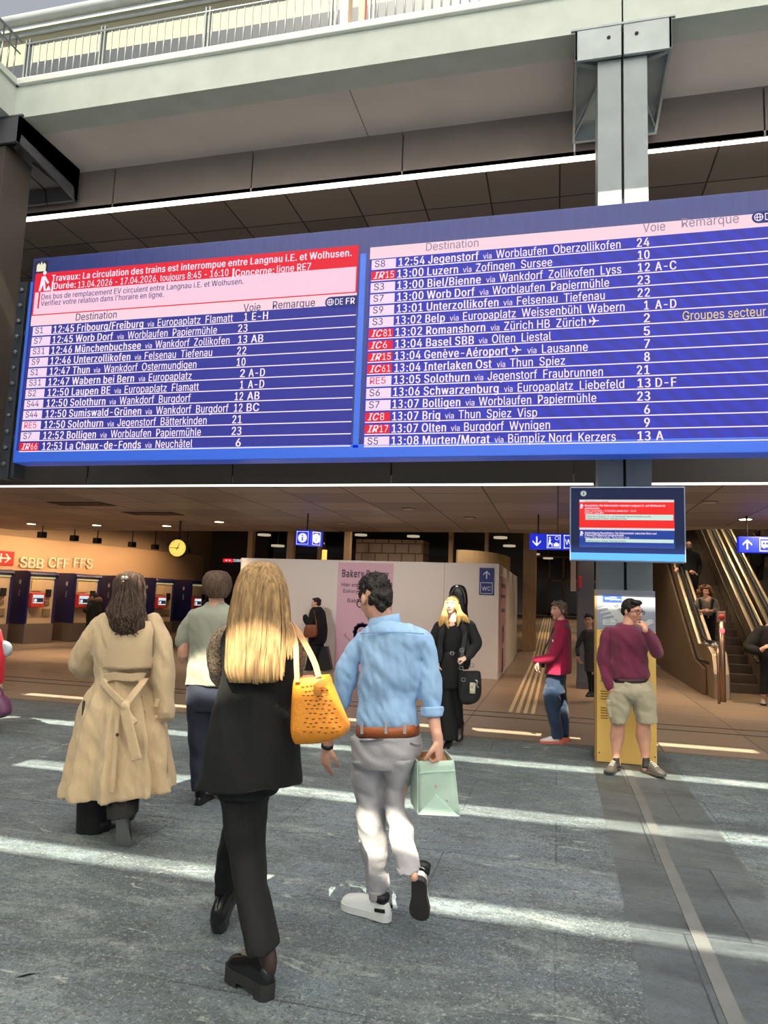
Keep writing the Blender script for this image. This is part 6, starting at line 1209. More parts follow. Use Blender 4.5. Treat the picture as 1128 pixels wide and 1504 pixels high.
E((0,-.10,.20),(.355,.42,.36)); E((0,-.27,-.04),(.315,.25,.30)); E((0,.18,.40),(.30,.24,.17)); E((0,-.08,.46),(.30,.36,.14)); E((.33,.06,.14),(.035,.09,.12)); E((-.33,.06,.14),(.035,.09,.12)); E((0,-.30,-.22),(.22,.14,.14))
dkh = hair_mat('dark_brown_hair', rgb(24,21,21), rgb(64,57,55), 130); hair = F.part('hair', b, dkh, .004, 1, [(.012,26,26),(.005,60,60)])
b = MB(); random.seed(5)
for k in range(170):
    a = random.uniform(0,6.28); e = random.uniform(.15,1.25); d = M@Vector((math.cos(a)*math.cos(e)*.36,math.sin(a)*math.cos(e)*.44-.09,.17+math.sin(e)*.40)); p = mc+d*h; nn = (d-M@Vector((0,-.1,.1))).normalized(); tw = (M@Vector((0,.5,.2))).normalized(); b.tube([p-nn*.01,p+nn*.008+tw*.008,p+nn*.012+tw*.024],[.0035,.003,.001],5)
F.part('hair_tufts', b, dkh, soft=False, parent=hair)
def glasses(F, c, h, M, col=rubber):
    b = MB(); Q = lambda x,y,z: c+M@(Vector((x,y,z))*h)
    for sx in (-1,1):
        b.tube([Q(sx*.15+.115*math.cos(a),.43-.05*abs(math.cos(a))*0,.0+.085*math.sin(a)) for a in (2*math.pi*k/20 for k in range(21))], .013*h, 6); b.tube([Q(sx*.26,.42,.03),Q(sx*.335,.2,.03),Q(sx*.345,-.05,.03)], .014*h, 6)
    b.tube([Q(-.04,.43,.02),Q(.04,.43,.02)], .013*h, 6); return F.part('glasses', b, col, soft=False)
glasses(F, mc, h, M)
# mint paper bag in his hand
G = Fig('x', 3.62, (700,500), C5); bpy.data.objects.remove(G.root)
t = thing('paper_bag', 'mint green paper carrier bag held in the blue shirt man\'s right hand', 'bag', G.c(760,550))
mint = mat('mint_paper', rgb(200,226,210), .6, noise_s=3, noise_a=.03, bump=.2, bump_s=12); dvv = Vector((-.07,.15,.015))
f4 = [G.c(630,178),G.c(873,170),G.c(914,555),G.c(632,541)]; b4 = [p+dvv*(1 if i<2 else .9) for i, p in enumerate(f4)]
b = MB(); mid = lambda a, c_, u: a+(c_-a)*u
fr = [[mid(mid(f4[0],f4[3],v),mid(f4[1],f4[2],v),u)+Vector((0,-.012*math.sin(u*3.14)*(1-v)+.004*math.sin(9*v+5*u),0)) for u in (i/8 for i in range(9))] for v in (j/8 for j in range(9))]
vs = [p for r in fr for p in r]; b.add(vs, [(i*9+j,(i+1)*9+j,(i+1)*9+j+1,i*9+j+1) for i in range(8) for j in range(8)], 0, True)
b.quad(b4[1],b4[0],b4[3],b4[2],0); b.quad(f4[0],f4[3],b4[3],b4[0],0); b.quad(f4[2],f4[1],b4[1],b4[2],0); b.quad(f4[3],f4[2],b4[2],b4[3],0)
bagp = obj('bag_body', b, mint, t); sl = bagp.modifiers.new('thick','SOLIDIFY'); sl.thickness = .004
b = MB(); o3 = Vector((0,-.014,0)); tri = [G.c(632,541),G.c(755,405),G.c(914,555)]; b.prism([p+o3 for p in tri], (0,.006,0)); b.prism([G.c(640,258)+o3,G.c(884,245)+o3,G.c(884,238)+o3,G.c(640,250)+o3], (0,.003,0)); obj('folded_flap', b, mat('mint_light', rgb(206,236,222), .6), bagp)
b = MB()
for x,y in ((755,346),(832,445)): p = G.c(x,y)+Vector((0,-.02,0)); b.add([p+Vector((-.008,0,.006)),p+Vector((0,0,-.002)),p+Vector((.009,0,-.009)),p+Vector((.002,0,.003))], [(0,1,2,3)], 0, False)
obj('red_mark', b, mat('mark_red', rgb(196,90,80), .6), bagp)
b = MB(); q = [p+(sum(f4,Vector())/4-p)*.02 for p in f4]; b.quad(q[0]-UZ*.03+Vector((0,.01,0)),q[1]-UZ*.03+Vector((0,.01,0)),b4[1]-UZ*.03,b4[0]-UZ*.03); b.quad(b4[0]+Vector((.004,-.006,-.004)),b4[1]+Vector((-.004,-.006,-.004)),b4[1]-UZ*.05+Vector((0,-.006,0)),b4[0]-UZ*.05+Vector((0,-.006,0))); obj('lining', b, mat('kraft_paper', rgb(168,120,80), .7), t)
b = MB()
for d in (0,1): ribbon(b, [G.c(x,y,.02+.1*d) for x,y in catmull([(708,215),(725,160),(752,112),(780,108),(805,150),(822,205)],3)], .022, .004)
obj('handle', b, mat('kraft_handle', rgb(190,136,96), .7), t)
# ---------------------------------------------------------------- woman in black with instrument case
F = Fig('blonde woman in black facing the camera, instrument case on her back and black shoulder bag', 8.1, (260,1120), C6, .009)
b = F.body; fw = (-.18,-1); hc = F.c(276,213); M = head(F, b, hc, .205, fw, .12, 0, (F.c(285,345),.05), skin=skin_p, brow=mat('blond_brow', rgb(150,110,70), .7))
F.core(b, [(285,330,0,45),(285,370,.01,80),(280,450,.01,85),(278,540,0,85)], .5); b.ell(F.c(281,365,-.035),(.075,.045,.075))
F.core(b, [(195,360,.01,26),(160,450,0,28),(170,540,-.06,24),(185,575,-.08,22)]); F.core(b, [(392,352,.01,26),(428,440,0,28),(400,520,-.12,24),(365,548,-.2,20)], .8)
F.core(b, [(235,560,0,50),(250,800,0,40),(262,1050,-.02,26)]); F.core(b, [(310,560,0,50),(318,780,.06,40),(330,960,.16,26)])
hand(b, F.c(366,548,-.2), (-1,-.1,-.25), (.1,.3,-1), 1, .17, 1.1); hand(b, F.c(186,572,-.08), (.2,.3,-1), (1,0,0), 1, .17, .6)
F.part('body', b, skin_p, .006, 2)
b = MB(); F.rows(b, [(396,236,328,.08),(425,205,345,.105),(470,205,342,.105),(515,222,325,.095)], 36); F.part('top', b, black_c, .009, 2)
b = MB(); F.rows(b, [(318,250,325,.05,.02),(338,205,365,.08,.02),(360,172,408,.10,.02),(440,168,412,.10,.03),(520,172,402,.10,.03),(600,178,396,.10,.03)], 40)
F.limb(b, [(195,352,0,40),(168,430,0,36),(158,500,-.02,34),(172,560,-.06,30)]); F.limb(b, [(388,348,0,42),(424,430,0,40),(425,478,-.05,33),(385,535,-.17,26),(372,545,-.19,24)])
F.limb(b, [(225,345,-.09,20),(205,440,-.10,20),(196,560,-.1,20)]); F.limb(b, [(345,345,-.09,20),(368,440,-.10,18),(378,520,-.1,16)])
F.part('jacket', b, cloth('black_jacket', rgb(30,30,32), .15, sheen=0), .009, 2, (.008,7,7))
b = MB(); F.rows(b, [(508,222,326,.095),(560,190,345,.12),(650,176,350,.13),(740,182,348,.13)], 40); F.rows(b, [(700,184,290,.12),(850,196,294,.11),(960,206,305,.11),(1066,206,320,.12)], 32, 4, pleats(6,.05,1)); F.rows(b, [(700,255,349,.12,.03),(850,270,345,.10,.08),(940,290,348,.10,.12),(1010,296,340,.10,.15)], 32, 4, pleats(6,.05,2))
F.part('trousers', b, black_c, .009, 2, (.010,6,5))
b = MB(); F.rows(b, [(508,221,327,.099),(526,218,330,.101)], 36, 1); bt = F.part('belt', b, black_l, soft=False)
b = MB(); c0 = F.c(278,518,-.115)
for x0,x1,z0,z1 in ((-.022,.022,.014,.02),(-.022,.022,-.02,-.014),(-.022,-.016,-.02,.02),(.016,.022,-.02,.02)): b.bb(c0.x+x0,c0.x+x1,c0.y-.004,c0.y,c0.z+z0,c0.z+z1)
F.part('buckle', b, chrome, soft=False, parent=bt)
shoe(F, F.c(262,1118,.04), (-.1,-1,0), (0,0,1), black_l, sole_b, .25, 'boot', ankle=.13); shoe(F, F.c(335,985,.2), (0,-.75,-.5), (0,-.5,.8), black_l, sole_b, .25, 'boot', ankle=.13)
b = MB(); h = .205; E = lambda p, r: b.ell(hc+M@(Vector(p)*h),(r[0]*h,r[1]*h,r[2]*h),M)
E((0,-.10,.18),(.37,.42,.37)); E((0,.24,.31),(.25,.13,.10)); E((-.33,.10,-.02),(.06,.14,.30)); E((.33,.10,-.02),(.06,.14,.30)); E((0,-.2,-.2),(.34,.22,.35))
F.limb(b, [(236,215,-.05,10),(228,265,-.06,14),(212,310,-.08,20),(205,338,-.09,14),(198,350,-.08,4)]); F.limb(b, [(318,215,-.05,10),(330,260,-.06,14),(352,290,-.08,20),(372,310,-.09,15),(388,325,-.08,4)]); F.limb(b, [(232,230,-.04,9),(240,300,-.08,14),(248,335,-.1,10),(255,362,-.1,3)]); F.limb(b, [(320,230,-.04,9),(318,300,-.08,14),(316,330,-.1,8),(310,350,-.1,3)])
F.part('hair', b, hair_mat('strawberry_hair', rgb(196,140,76), rgb(240,200,132), 80), .006, 1, (.005,40,16))
t = thing('instrument_case', 'black padded instrument case showing above the head of the woman in black', 'case', F.c(318,240,.28))
b = MB(); F.rows(b, [(82,300,335,.04,.26),(95,275,358,.07,.26),(130,260,372,.09,.26),(190,258,378,.10,.26),(250,262,376,.11,.26),(400,235,400,.12,.26),(540,225,400,.12,.26),(620,240,385,.09,.26)], 40)
me = remesh(b, .009, 2); off = t.location
for v in me.vertices: v.co -= off
cs = link('case_body', me, black_l, t)
b = MB(); F.limb(b, [(272,200,.16,4),(272,140,.16,4),(300,100,.18,4),(330,100,.18,4),(355,140,.16,4),(362,200,.16,4)], 8); obj('piping', b, mat('piping_grey', rgb(80,80,84), .4), cs)
b = MB(); b.ell(F.c(308,92,.18),(.016,.012,.012)); obj('tag', b, swh, cs)
t = thing('shoulder_bag', 'black buckled shoulder bag at the hip of the blonde woman in black', 'bag', F.c(395,840,-.1))
b = MB(); F.rows(b, [(632,335,450,.06,-.1),(645,328,458,.085,-.1),(700,322,463,.10,-.1),(780,322,462,.10,-.1),(825,335,440,.09,-.1),(842,352,400,.06,-.1)], 36, 4, None, 3.5)
me = remesh(b, .009, 2)
for v in me.vertices: v.co -= t.location
sb = link('bag_body', me, cloth('bag_canvas', rgb(30,30,33), .15, sheen=0), t)
b = MB(); ribbon(b, [F.c(x,y,d) for x,y,d in ((372,320,-.02),(362,380,-.12),(348,480,-.15),(338,560,-.22),(336,640,-.2),(334,700,-.2))], .038, .006); obj('strap', b, black_l, t)
b = MB()
for x,y in ((336,612),(338,498),(350,686),(404,595)):
    c0 = F.c(x,y,-.235)
    for x0,x1,z0,z1 in ((-.022,.022,.014,.02),(-.022,.022,-.02,-.014),(-.022,-.016,-.02,.02),(.016,.022,-.02,.02)): b.bb(c0.x+x0,c0.x+x1,c0.y-.004,c0.y,c0.z+z0,c0.z+z1)
obj('buckle', b, chrome, t)
b = MB(); b.box(F.c(408,740,-.21),(.06,.008,.115)); obj('patch', b, mat('patch_pale', rgb(200,196,170), .6, noise_s=30, noise_a=.5), sb)
b = MB(); b.tube([F.c(x,y,-.21) for x,y in ((430,690),(440,700),(432,720),(445,735))],.008,6); obj('charm', b, chrome, sb)
# ---------------------------------------------------------------- woman in the magenta jacket
F = Fig('grey haired woman in bright magenta fleece jacket and jeans standing sideways', 8.84, (300,1120), C7, .009)
b = F.body; fw = (-.80,-.60); hc = F.c(284,219); M = head(F, b, hc, .222, fw, 0, 0, (F.c(300,300),.055), brow=mat('grey_brow', rgb(110,90,78), .7))
F.core(b, [(300,290,0,55),(305,350,0,85),(300,500,0,90),(275,650,0,80)], .6); F.core(b, [(300,370,-.17,36),(270,460,-.2,30),(235,535,-.2,26),(175,558,-.2,21),(140,572,-.2,18)]); F.core(b, [(300,370,.15,36),(260,460,.18,30),(225,530,.12,26),(170,570,0,21),(150,580,-.05,18)])
F.core(b, [(255,680,-.07,60),(232,870,-.07,42),(262,1010,-.07,32),(278,1090,-.07,26)], .55); F.core(b, [(290,680,.08,60),(300,870,.1,42),(325,1010,.1,32),(335,1090,.1,26)], .55)
hand(b, F.c(140,572,-.2), (-.35,0,-1), (.9,.1,-.2), 1, .175, .7); hand(b, F.c(150,582,-.03), (-.5,-.2,-1), (.9,0,-.2), -1, .175, .8)
F.part('body', b, mat('skin_rosy', rgb(222,160,140), .5, noise_s=14, noise_a=.06), .006, 2)
mag = cloth('magenta_fleece', rgb(158,18,66), .08, 8, .9)
b = MB(); F.rows(b, [(284,268,340,.08),(305,258,350,.10),(330,250,362,.15),(370,240,368,.185),(440,218,372,.19),(520,206,374,.19),(600,196,373,.19),(656,186,369,.195)], 44); jk = F.part('jacket_trunk', b, mag, .009, 2, (.008,6,5))
b = MB(); F.limb(b, [(305,355,-.13,38),(292,420,-.17,38),(265,490,-.19,37),(238,538,-.2,34),(185,556,-.2,30),(128,562,-.2,26)]); F.part('sleeve', b, mag, .009, 2, (.008,9,9))
b = MB(); F.limb(b, [(300,370,.14,36),(260,460,.17,34),(225,530,.12,30),(180,565,.02,25),(160,576,-.02,22)]); F.part('sleeve', b, mag, .009, 2)
b = MB(); b.loft([[F.c(300,y,0)+Vector((r*math.cos(a)-.0,r*.95*math.sin(a),.03*math.cos(a))) for a in (2*math.pi*j/28 for j in range(28))] for y, r in ((328,.10),(305,.085),(288,.078),(288,.07),(315,.07))], None, False); F.part('collar', b, mag, soft=False, parent=jk)
b = MB(); ribbon(b, [F.c(x,y,-.185) for x,y in ((325,318),(345,325),(362,345))], .03, .01); F.part('backpack_strap', b, cloth('strap_grey', rgb(70,66,74), .1), soft=False)
b = MB(); b.ell(F.c(244,428,-.215),(.010,.006,.018)); F.part('logo_patch', b, mat('patch_pink', rgb(240,190,200), .5), soft=False, parent=jk)
jean = cloth('blue_denim', rgb(40,58,86), .3, 6, .85)
b = MB(); F.rows(b, [(632,204,338,.145),(660,200,337,.15),(720,192,336,.15),(790,186,334,.15)], 40); F.rows(b, [(750,186,315,.09,-.06),(830,178,298,.088,-.07),(930,200,300,.08,-.07),(1010,222,310,.075,-.07),(1100,238,318,.075,-.07)], 32); F.rows(b, [(750,250,336,.09,.07),(850,278,342,.085,.1),(930,288,352,.08,.1),(1010,296,356,.075,.1),(1095,300,357,.075,.1)], 32)
F.part('jeans', b, jean, .009, 2, [(.010,7,9),(.005,15,20)])
tr_ = mat('white_trainer', rgb(232,226,224), .5); so_ = mat('coral_sole', rgb(240,120,100), .5)
P, o_ = shoe(F, F.c(316,1142,-.07), (-1,-.15,0), (0,0,1), tr_, so_, .27, 'trainer', sole=.032); b = MB(); b.box(P(0,.08,.055),(.05,.085,.05)); obj('heel_patch', b, so_, o_)
P, o_ = shoe(F, F.c(358,1134,.1), (-1,-.1,0), (0,0,1), mat('coral_trainer', rgb(246,140,110), .5), so_, .27, 'trainer', sole=.032)
b = MB(); h = .222; E = lambda p, r: b.ell(hc+M@(Vector(p)*h),(r[0]*h,r[1]*h,r[2]*h),M)
E((0,-.10,.19),(.37,.43,.36)); E((0,.22,.36),(.26,.16,.12)); E((0,-.26,-.06),(.31,.27,.33)); E((.33,.0,.05),(.05,.14,.2)); E((-.33,.0,.05),(.05,.14,.2))
F.part('hair', b, hair_mat('grey_brown_hair', rgb(74,60,50), rgb(140,120,102), 90), .006, 1, [(.012,24,24),(.004,60,60)])
t = thing('pouch', 'small black pouch held in front of the woman in magenta', 'bag', F.c(172,610,-.1)); b = MB(); F.rows(b, [(568,160,188,.05,-.08),(590,156,190,.07,-.08),(612,165,188,.05,-.08)], 24)
obj('pouch_body', b, black_l, t); b = MB(); ribbon(b, [F.c(x,y,-.09) for x,y in ((160,572),(182,500),(220,420),(250,340))], .015, .005); obj('cord', b, black_l, t)
# ---------------------------------------------------------------- man in shorts
F = Fig('man in maroon sweatshirt and khaki cargo shorts touching his nose before the map stand', 7.56, (780,1330), C7, .007)
b = F.body; fw = (.72,-.70); hc = F.c(793,226); M = head(F, b, hc, .235, fw, -.10, .04, (F.c(762,335),.066), man=True, brow=mat('dark_brow', rgb(40,32,28), .7))
F.core(b, [(762,330,.02,60),(765,390,.0,110),(775,550,0,115),(780,700,0,105)], .62); F.core(b, [(645,395,0,26),(600,500,0,36),(597,600,0,32),(620,700,-.04,28),(650,770,-.06,24)], .8)
F.core(b, [(872,392,0,28),(945,450,-.03,38),(960,515,-.12,34),(925,440,-.24,28),(885,362,-.31,24)], .8)
F.core(b, [(715,760,0,70),(705,900,0,58)], .9); F.core(b, [(870,760,0,70),(880,900,0,58)], .9)
F.limb(b, [(702,930,0,50),(697,985,0,45),(693,1015,-.01,43),(690,1060,.01,47),(688,1100,.02,46),(684,1160,.01,34),(681,1215,0,26),(682,1290,0,28)]); F.limb(b, [(882,930,0,50),(874,985,0,46),(870,1015,-.01,44),(869,1060,.01,48),(870,1100,.02,47),(876,1160,.01,34),(882,1220,0,26),(886,1300,0,28)])
wr_ = F.c(880,342,-.31); nt_ = hc+M@Vector((0,.50*.235,-.10*.235)); hand(b, wr_, (nt_-wr_).normalized()+Vector((0,0,.12)), (-.5,.6,-.4), 1, .19, .75, thumb=.9)
hand(b, F.c(645,760,-.06), (.25,0,-1), (.6,.8,0), 1, .18, .5)
F.part('body', b, mat('skin_leg', rgb(214,158,134), .55, noise_s=14, noise_a=.08), .0055, 2)
mar = cloth('maroon_fleece', rgb(112,38,68), .08, 7, .9)
b = MB(); F.rows(b, [(308,715,805,.085),(328,678,832,.105),(352,632,876,.115),(395,626,900,.13),(450,638,903,.135),(520,644,905,.138),(600,642,910,.14),(655,646,918,.142),(678,650,912,.138),(690,657,902,.13)], 52, 4, pleats(6,.015,1))
F.limb(b, [(632,372,0,38),(606,450,0,41),(596,530,0,41),(596,610,-.01,38),(612,680,-.03,35),(636,738,-.05,29)]); sw = F.part('sweatshirt', b, mar, .007, 2, [(.016,6,5),(.010,12,10)])
b = MB(); F.limb(b, [(880,372,0,40),(922,418,-.02,43),(955,470,-.06,43),(962,510,-.12,40),(945,478,-.19,38),(910,412,-.27,35),(885,366,-.31,31)]); F.part('raised_sleeve', b, mar, .007, 2, [(.010,9,9)], parent=sw)
b = MB(); F.rows(b, [(684,655,904,.137),(712,655,906,.139)], 40, 1); F.part('belt', b, mat('dark_belt', rgb(56,26,34), .5), soft=False)
kh = cloth('khaki_cotton', rgb(176,166,142), .06, 6)
b = MB(); F.rows(b, [(690,656,905,.13),(740,640,930,.15),(790,632,942,.15),(830,660,915,.13),(850,700,880,.10)], 52); F.rows(b, [(760,636,800,.14),(830,618,795,.142),(900,618,782,.135),(960,636,762,.125),(992,646,752,.122)], 36); F.rows(b, [(760,778,938,.14),(830,786,955,.142),(900,802,962,.135),(960,815,963,.125),(992,822,962,.122)], 36)
sh_ = F.part('cargo_shorts', b, kh, .007, 2, [(.010,7,8),(.005,16,18)])
b = MB(); 
for x0, x1, y in ((616,668,900),(908,962,900)):
    q0, q1 = F.c(x0,y-55,-.10), F.c(x1,y-55,-.10); q2, q3 = F.c(x1-4,y+60,-.10), F.c(x0+14,y+60,-.10); b.prism([q3,q2,q1,q0], (0,.06,0)); b.prism([F.c(x0-2,y-28,-.106),F.c(x1+2,y-28,-.106),F.c(x1+2,y-60,-.106),F.c(x0-2,y-60,-.106)], (0,.06,0))
F.part('cargo_pocket', b, kh, .006, 2, parent=sh_)
for x0,x1 in ((655,707),(858,912)):
    b = MB(); F.rows(b, [(1232,x0+2,x1-2,.05),(1262,x0,x1,.052),(1300,x0-2,x1+6,.055)], 24, 2); F.part('sock', b, black_c, soft=False)
sn = mat('grey_shoe', rgb(58,53,50), .6, noise_s=30, noise_a=.2); sn2 = mat('grey_shoe_sole', rgb(56,53,52), .7)
for hx, hy, dv in ((690,1318,(-.42,-1,0)),(872,1318,(.62,-1,0))):
    P, o_ = shoe(F, F.c(hx,hy,.06), dv, (0,0,1), sn, sn2, .30, 'sneaker', sole=.03, instep=.10)
    b = MB()
    for k in range(4): ribbon(b, [P(-.022,.42+.07*k,.098-.009*k),P(0,.42+.07*k,.106-.009*k),P(.022,.42+.07*k,.098-.009*k)], .009, .004, (0,0,1))
    obj('lace', b, mat('lace_pale', rgb(170,160,150), .7), o_)
b = MB(); 
for k in range(9): F.limb(b, [(664+k*8,992,-.056+.0011*(k-4)**2,1.6),(666+k*7,1015+8*(k%3),-.055+.0011*(k-4)**2,2.2),(668+k*7,1035-4*(k%2),-.052+.0011*(k-4)**2,1)], 6, sub=2)
F.part('knee_tattoo', b, mat('tattoo_ink', rgb(70,62,66), .6), soft=False)
b = MB(); h = .235; E = lambda p, r: b.ell(hc+M@(Vector(p)*h),(r[0]*h,r[1]*h,r[2]*h),M)
E((0,-.10,.20),(.365,.42,.35)); E((0,.20,.40),(.28,.20,.12)); E((0,-.25,.0),(.31,.27,.28)); E((.335,.08,.10),(.035,.10,.14)); E((-.335,.08,.10),(.035,.10,.14))
F.part('hair', b, hair_mat('black_hair', rgb(22,18,18), rgb(54,46,44), 120), .005, 1, [(.004,40,30)]); glasses(F, hc, h, M)
# ---------------------------------------------------------------- people farther off
def far(label, Y, crop, hd, fw, torso, legs, arms, mats, hairc, extra=None, hh=.22, shoes=True, foot=None, vox=.012, pitch=0, hairlong=None, skin=skin_m, zoff=0):
    F = Fig(label, Y, foot or (torso[0][1],torso[-1][0]), crop, vox)
    if zoff: F.root.location.z = zoff
    b = F.body; hc = F.c(*hd); M = head(F, b, hc, hh, fw, pitch, 0, (F.c((torso[0][1]+torso[0][2])/2,torso[1][0]),.055), eyes=fw[1]<.2, lips=fw[1]<.2)
    mid = [((r[1]+r[2])/2, r[0], 0, (r[2]-r[1])*.3) for r in torso]; F.limb(b, mid)
    for L in legs: F.limb(b, [((r[1]+r[2])/2, r[0], r[4] if len(r)>4 else 0, (r[2]-r[1])*.33) for r in L])
    for L, hnd in arms:
        F.core(b, L, .7)
        if hnd: a, c_ = F.c(*L[-2][:3]), F.c(*L[-1][:3]); hand(b, c_, (c_-a).normalized()+Vector(hnd)*.3, hnd, 1, .175, .8)
    F.part('body', b, skin, .008, 2)
    b = MB(); F.rows(b, torso, 32)
    for L, hnd in arms: F.limb(b, L[:-1] if hnd else L)
    F.part('coat', b, mats[0], vox, 2, (.008,7,7))
    b = MB()
    for L in legs: F.rows(b, L, 24)
    F.part('trousers', b, mats[1], vox, 2)
    if shoes:
        for L in legs: r = L[-1]; shoe(F, F.c((r[1]+r[2])/2, r[0]+shoes, r[4] if len(r)>4 else 0)-Vector((fw[0],fw[1],0))*.05, (fw[0],fw[1],0), (0,0,1), black_l, sole_b, .26)
    b = MB(); h = hh; E = lambda p, r: b.ell(hc+M@(Vector(p)*h),(r[0]*h,r[1]*h,r[2]*h),M)
    if hairc:
        E((0,-.10,.20),(.37,.43,.35)); E((0,-.25,-.02),(.32,.28,.32)); E((0,.20,.38),(.27,.18,.12))
        if hairlong: E((.32,-.02,-.12),(.10,.22,.32)); E((-.32,-.02,-.12),(.10,.22,.32))
        F.part('hair', b, hairc, .007, 1, (.008,30,30))
    return F
dkm = hair_mat('dark_hair', rgb(24,20,20), rgb(52,44,42), 120)
# silhouette woman in front of the hoarding
F = far('woman in black walking left before the hoarding with brown bag and black shopper', 14.9, C2, (698,292), (-1,-.1), [(312,680,722,.08),(335,668,736,.15),(400,658,738,.18),(480,662,738,.18),(500,664,736,.17)], [[(480,664,736,.14,0),(560,655,705,.10,-.05),(615,645,685,.09,-.05),(632,644,680,.09,-.05)],[(480,680,738,.14,.05),(560,690,735,.10,.08),(618,712,742,.08,.08),(630,715,742,.08,.08)]],
  [([(690,345,-.14,18),(672,400,-.16,16),(650,380,-.18,14),(644,362,-.2,11)],None),([(725,345,.1,18),(738,420,.1,15),(737,470,.05,13),(735,488,.0,10)],None)], [black_c, black_c], dkm, shoes=8)
t = thing('handbag', 'brown handbag on the arm of the woman walking before the hoarding', 'bag', F.c(670,465,-.2)); b = MB(); F.rows(b, [(402,650,702,.05,-.24),(420,640,704,.07,-.24),(455,636,704,.07,-.24),(466,645,690,.05,-.24)], 24, 4, None, 3); obj('bag_body', b, mat('bag_brown', rgb(130,72,44), .5), t)
b = MB(); ribbon(b, [F.c(x,y,-.22) for x,y in ((655,410),(690,335),(702,410))], .03, .008); obj('strap', b, mat('bag_brown', rgb(130,72,44), .5), t)
t = thing('shopping_bag', 'black shopping bag hanging from the hand of the woman before the hoarding', 'bag', F.c(738,630,0)); b = MB(); b.prism([F.c(708,515,-.03),F.c(752,510,-.03),F.c(775,628,-.03),F.c(715,632,-.03)][::-1], (0,.14,0)); obj('bag_body', b, mat('bag_black', rgb(34,34,36), .35), t)
b = MB(); ribbon(b, [F.c(x,y,.02) for x,y in ((712,515),(716,492),(735,488),(742,512))], .02, .006); obj('handle', b, swh, t)
# person in black at a ticket machine
pt = tpt(ts(106)+.62,1.0,0); F = far('person in black coat using a ticket machine left of the trench coat woman', pt.y, C1, (236,196), (-.9,.35), [(205,222,252,.09),(222,205,265,.15),(280,200,272,.17),(345,198,272,.17),(352,200,270,.16)], [[(340,200,240,.13,0),(400,205,240,.1,0),(452,210,240,.08,0)],[(340,235,270,.13,0),(400,238,268,.1,0),(452,240,266,.08,0)]],
  [([(215,235,-.1,14),(205,265,-.15,12),(190,262,-.2,10),(184,255,-.2,8)],None)], [black_c, black_c], dkm, shoes=6, hh=.24)
b = MB(); F.limb(b, [(218,212,0,16),(256,212,0,16)], 12); F.part('fur_collar', b, cloth('fur_brown', rgb(96,74,58), .3, 30), .012, 2)
# woman half hidden behind the map stand
F = far('woman in black top and patterned jacket half hidden behind the map stand', 12.6, C7, (492,288), (-.25,-1), [(348,468,520,.08),(372,440,545,.13),(450,455,545,.14),(560,458,545,.14),(640,462,548,.14)], [[(610,465,512,.12,0),(700,485,515,.09,0),(790,492,515,.08,0)],[(610,505,550,.12,.1),(700,510,545,.09,.15),(790,515,540,.08,.2)]],
  [([(450,385,-.05,20),(425,440,-.08,19),(412,480,-.1,16),(418,530,-.12,12),(420,545,-.12,9)],(.3,0,0)),([(540,385,0,20),(560,480,0,18),(560,560,0,14)],None)], [cloth('patterned_dark', rgb(46,42,40), .6, 40), black_c], dkm, shoes=20, skin=skin_t)
# escalator riders: they stand on the steps
def rider_z(y): return ez(y+.3)
F = far('bald bearded man in dark coat riding the left escalator, hand on rail', 18.6, C8, (357,208), (-.1,-1), [(236,335,385,.09),(262,305,425,.15),(360,300,435,.17),(470,318,432,.18),(500,320,430,.17)], [[(470,320,375,.14,0),(560,330,372,.1,0),(640,340,372,.09,0)],[(470,372,430,.14,0),(560,374,420,.1,0),(640,372,405,.09,0)]],
  [([(320,275,0,20),(292,340,-.1,18),(276,372,-.18,14),(268,378,-.25,10)],(0,-.4,-.6)),([(420,275,0,20),(440,360,0,18),(425,420,-.1,14),(400,405,-.2,10)],(-.5,0,0))], [black_c, black_c], None, shoes=14, zoff=ez(18.6))
b = MB(); b.ell(F.c(357,234,-.07),(.085,.075,.06)); F.part('beard', b, hair_mat('grey_beard', rgb(54,46,42), rgb(96,86,78), 120), .01, 2)
F = far('curly haired woman in grey top with backpack riding the left escalator', 17.0, C8, (482,548), (.15,-1), [(585,455,505,.08),(605,412,565,.13),(660,415,560,.15),(712,430,548,.15),(722,432,546,.14)], [[(700,440,500,.13,0),(820,448,498,.1,0),(935,455,495,.09,0)],[(700,495,556,.13,0),(820,500,555,.1,0),(935,505,552,.09,0)]],
  [([(425,620,0,20),(402,680,-.05,19),(430,690,-.16,16),(470,688,-.22,12)],(.5,-.2,0)),([(555,620,0,20),(568,680,-.05,19),(540,690,-.16,16),(500,688,-.22,12)],(-.5,-.2,0))], [cloth('grey_fleece', rgb(120,112,106), .1), black_c], hair_mat('curly_hair', rgb(84,58,42), rgb(150,110,78), 40), shoes=14, hairlong=True, zoff=ez(17.0))
b = MB(); random.seed(4); M_ = F.c(482,545)
for k in range(60):
    a = random.uniform(-.3,math.pi+.3); r_ = random.uniform(.09,.15); b.ell(M_+Vector((r_*math.cos(a)*1.05, random.uniform(-.05,.08), r_*math.sin(a)*.95-.0)), (.026,.026,.03), None, None, 8, 6)
for s_ in (-1,1):
    for k in range(14): b.ell(M_+Vector((s_*random.uniform(.10,.15), random.uniform(-.04,.06), random.uniform(-.15,.03))), (.026,.026,.03), None, None, 8, 6)
F.part('curls', b, hair_mat('curly_hair', rgb(84,58,42), rgb(150,110,78), 40), .012, 1)
b = MB(); 
for xs_ in ((438,444,450),(540,532,526)): ribbon(b, [F.c(xs_[0],600,-.13),F.c(xs_[1],640,-.17),F.c(xs_[2],690,-.15)], .05, .012)
F.part('backpack_strap', b, black_l, soft=False)
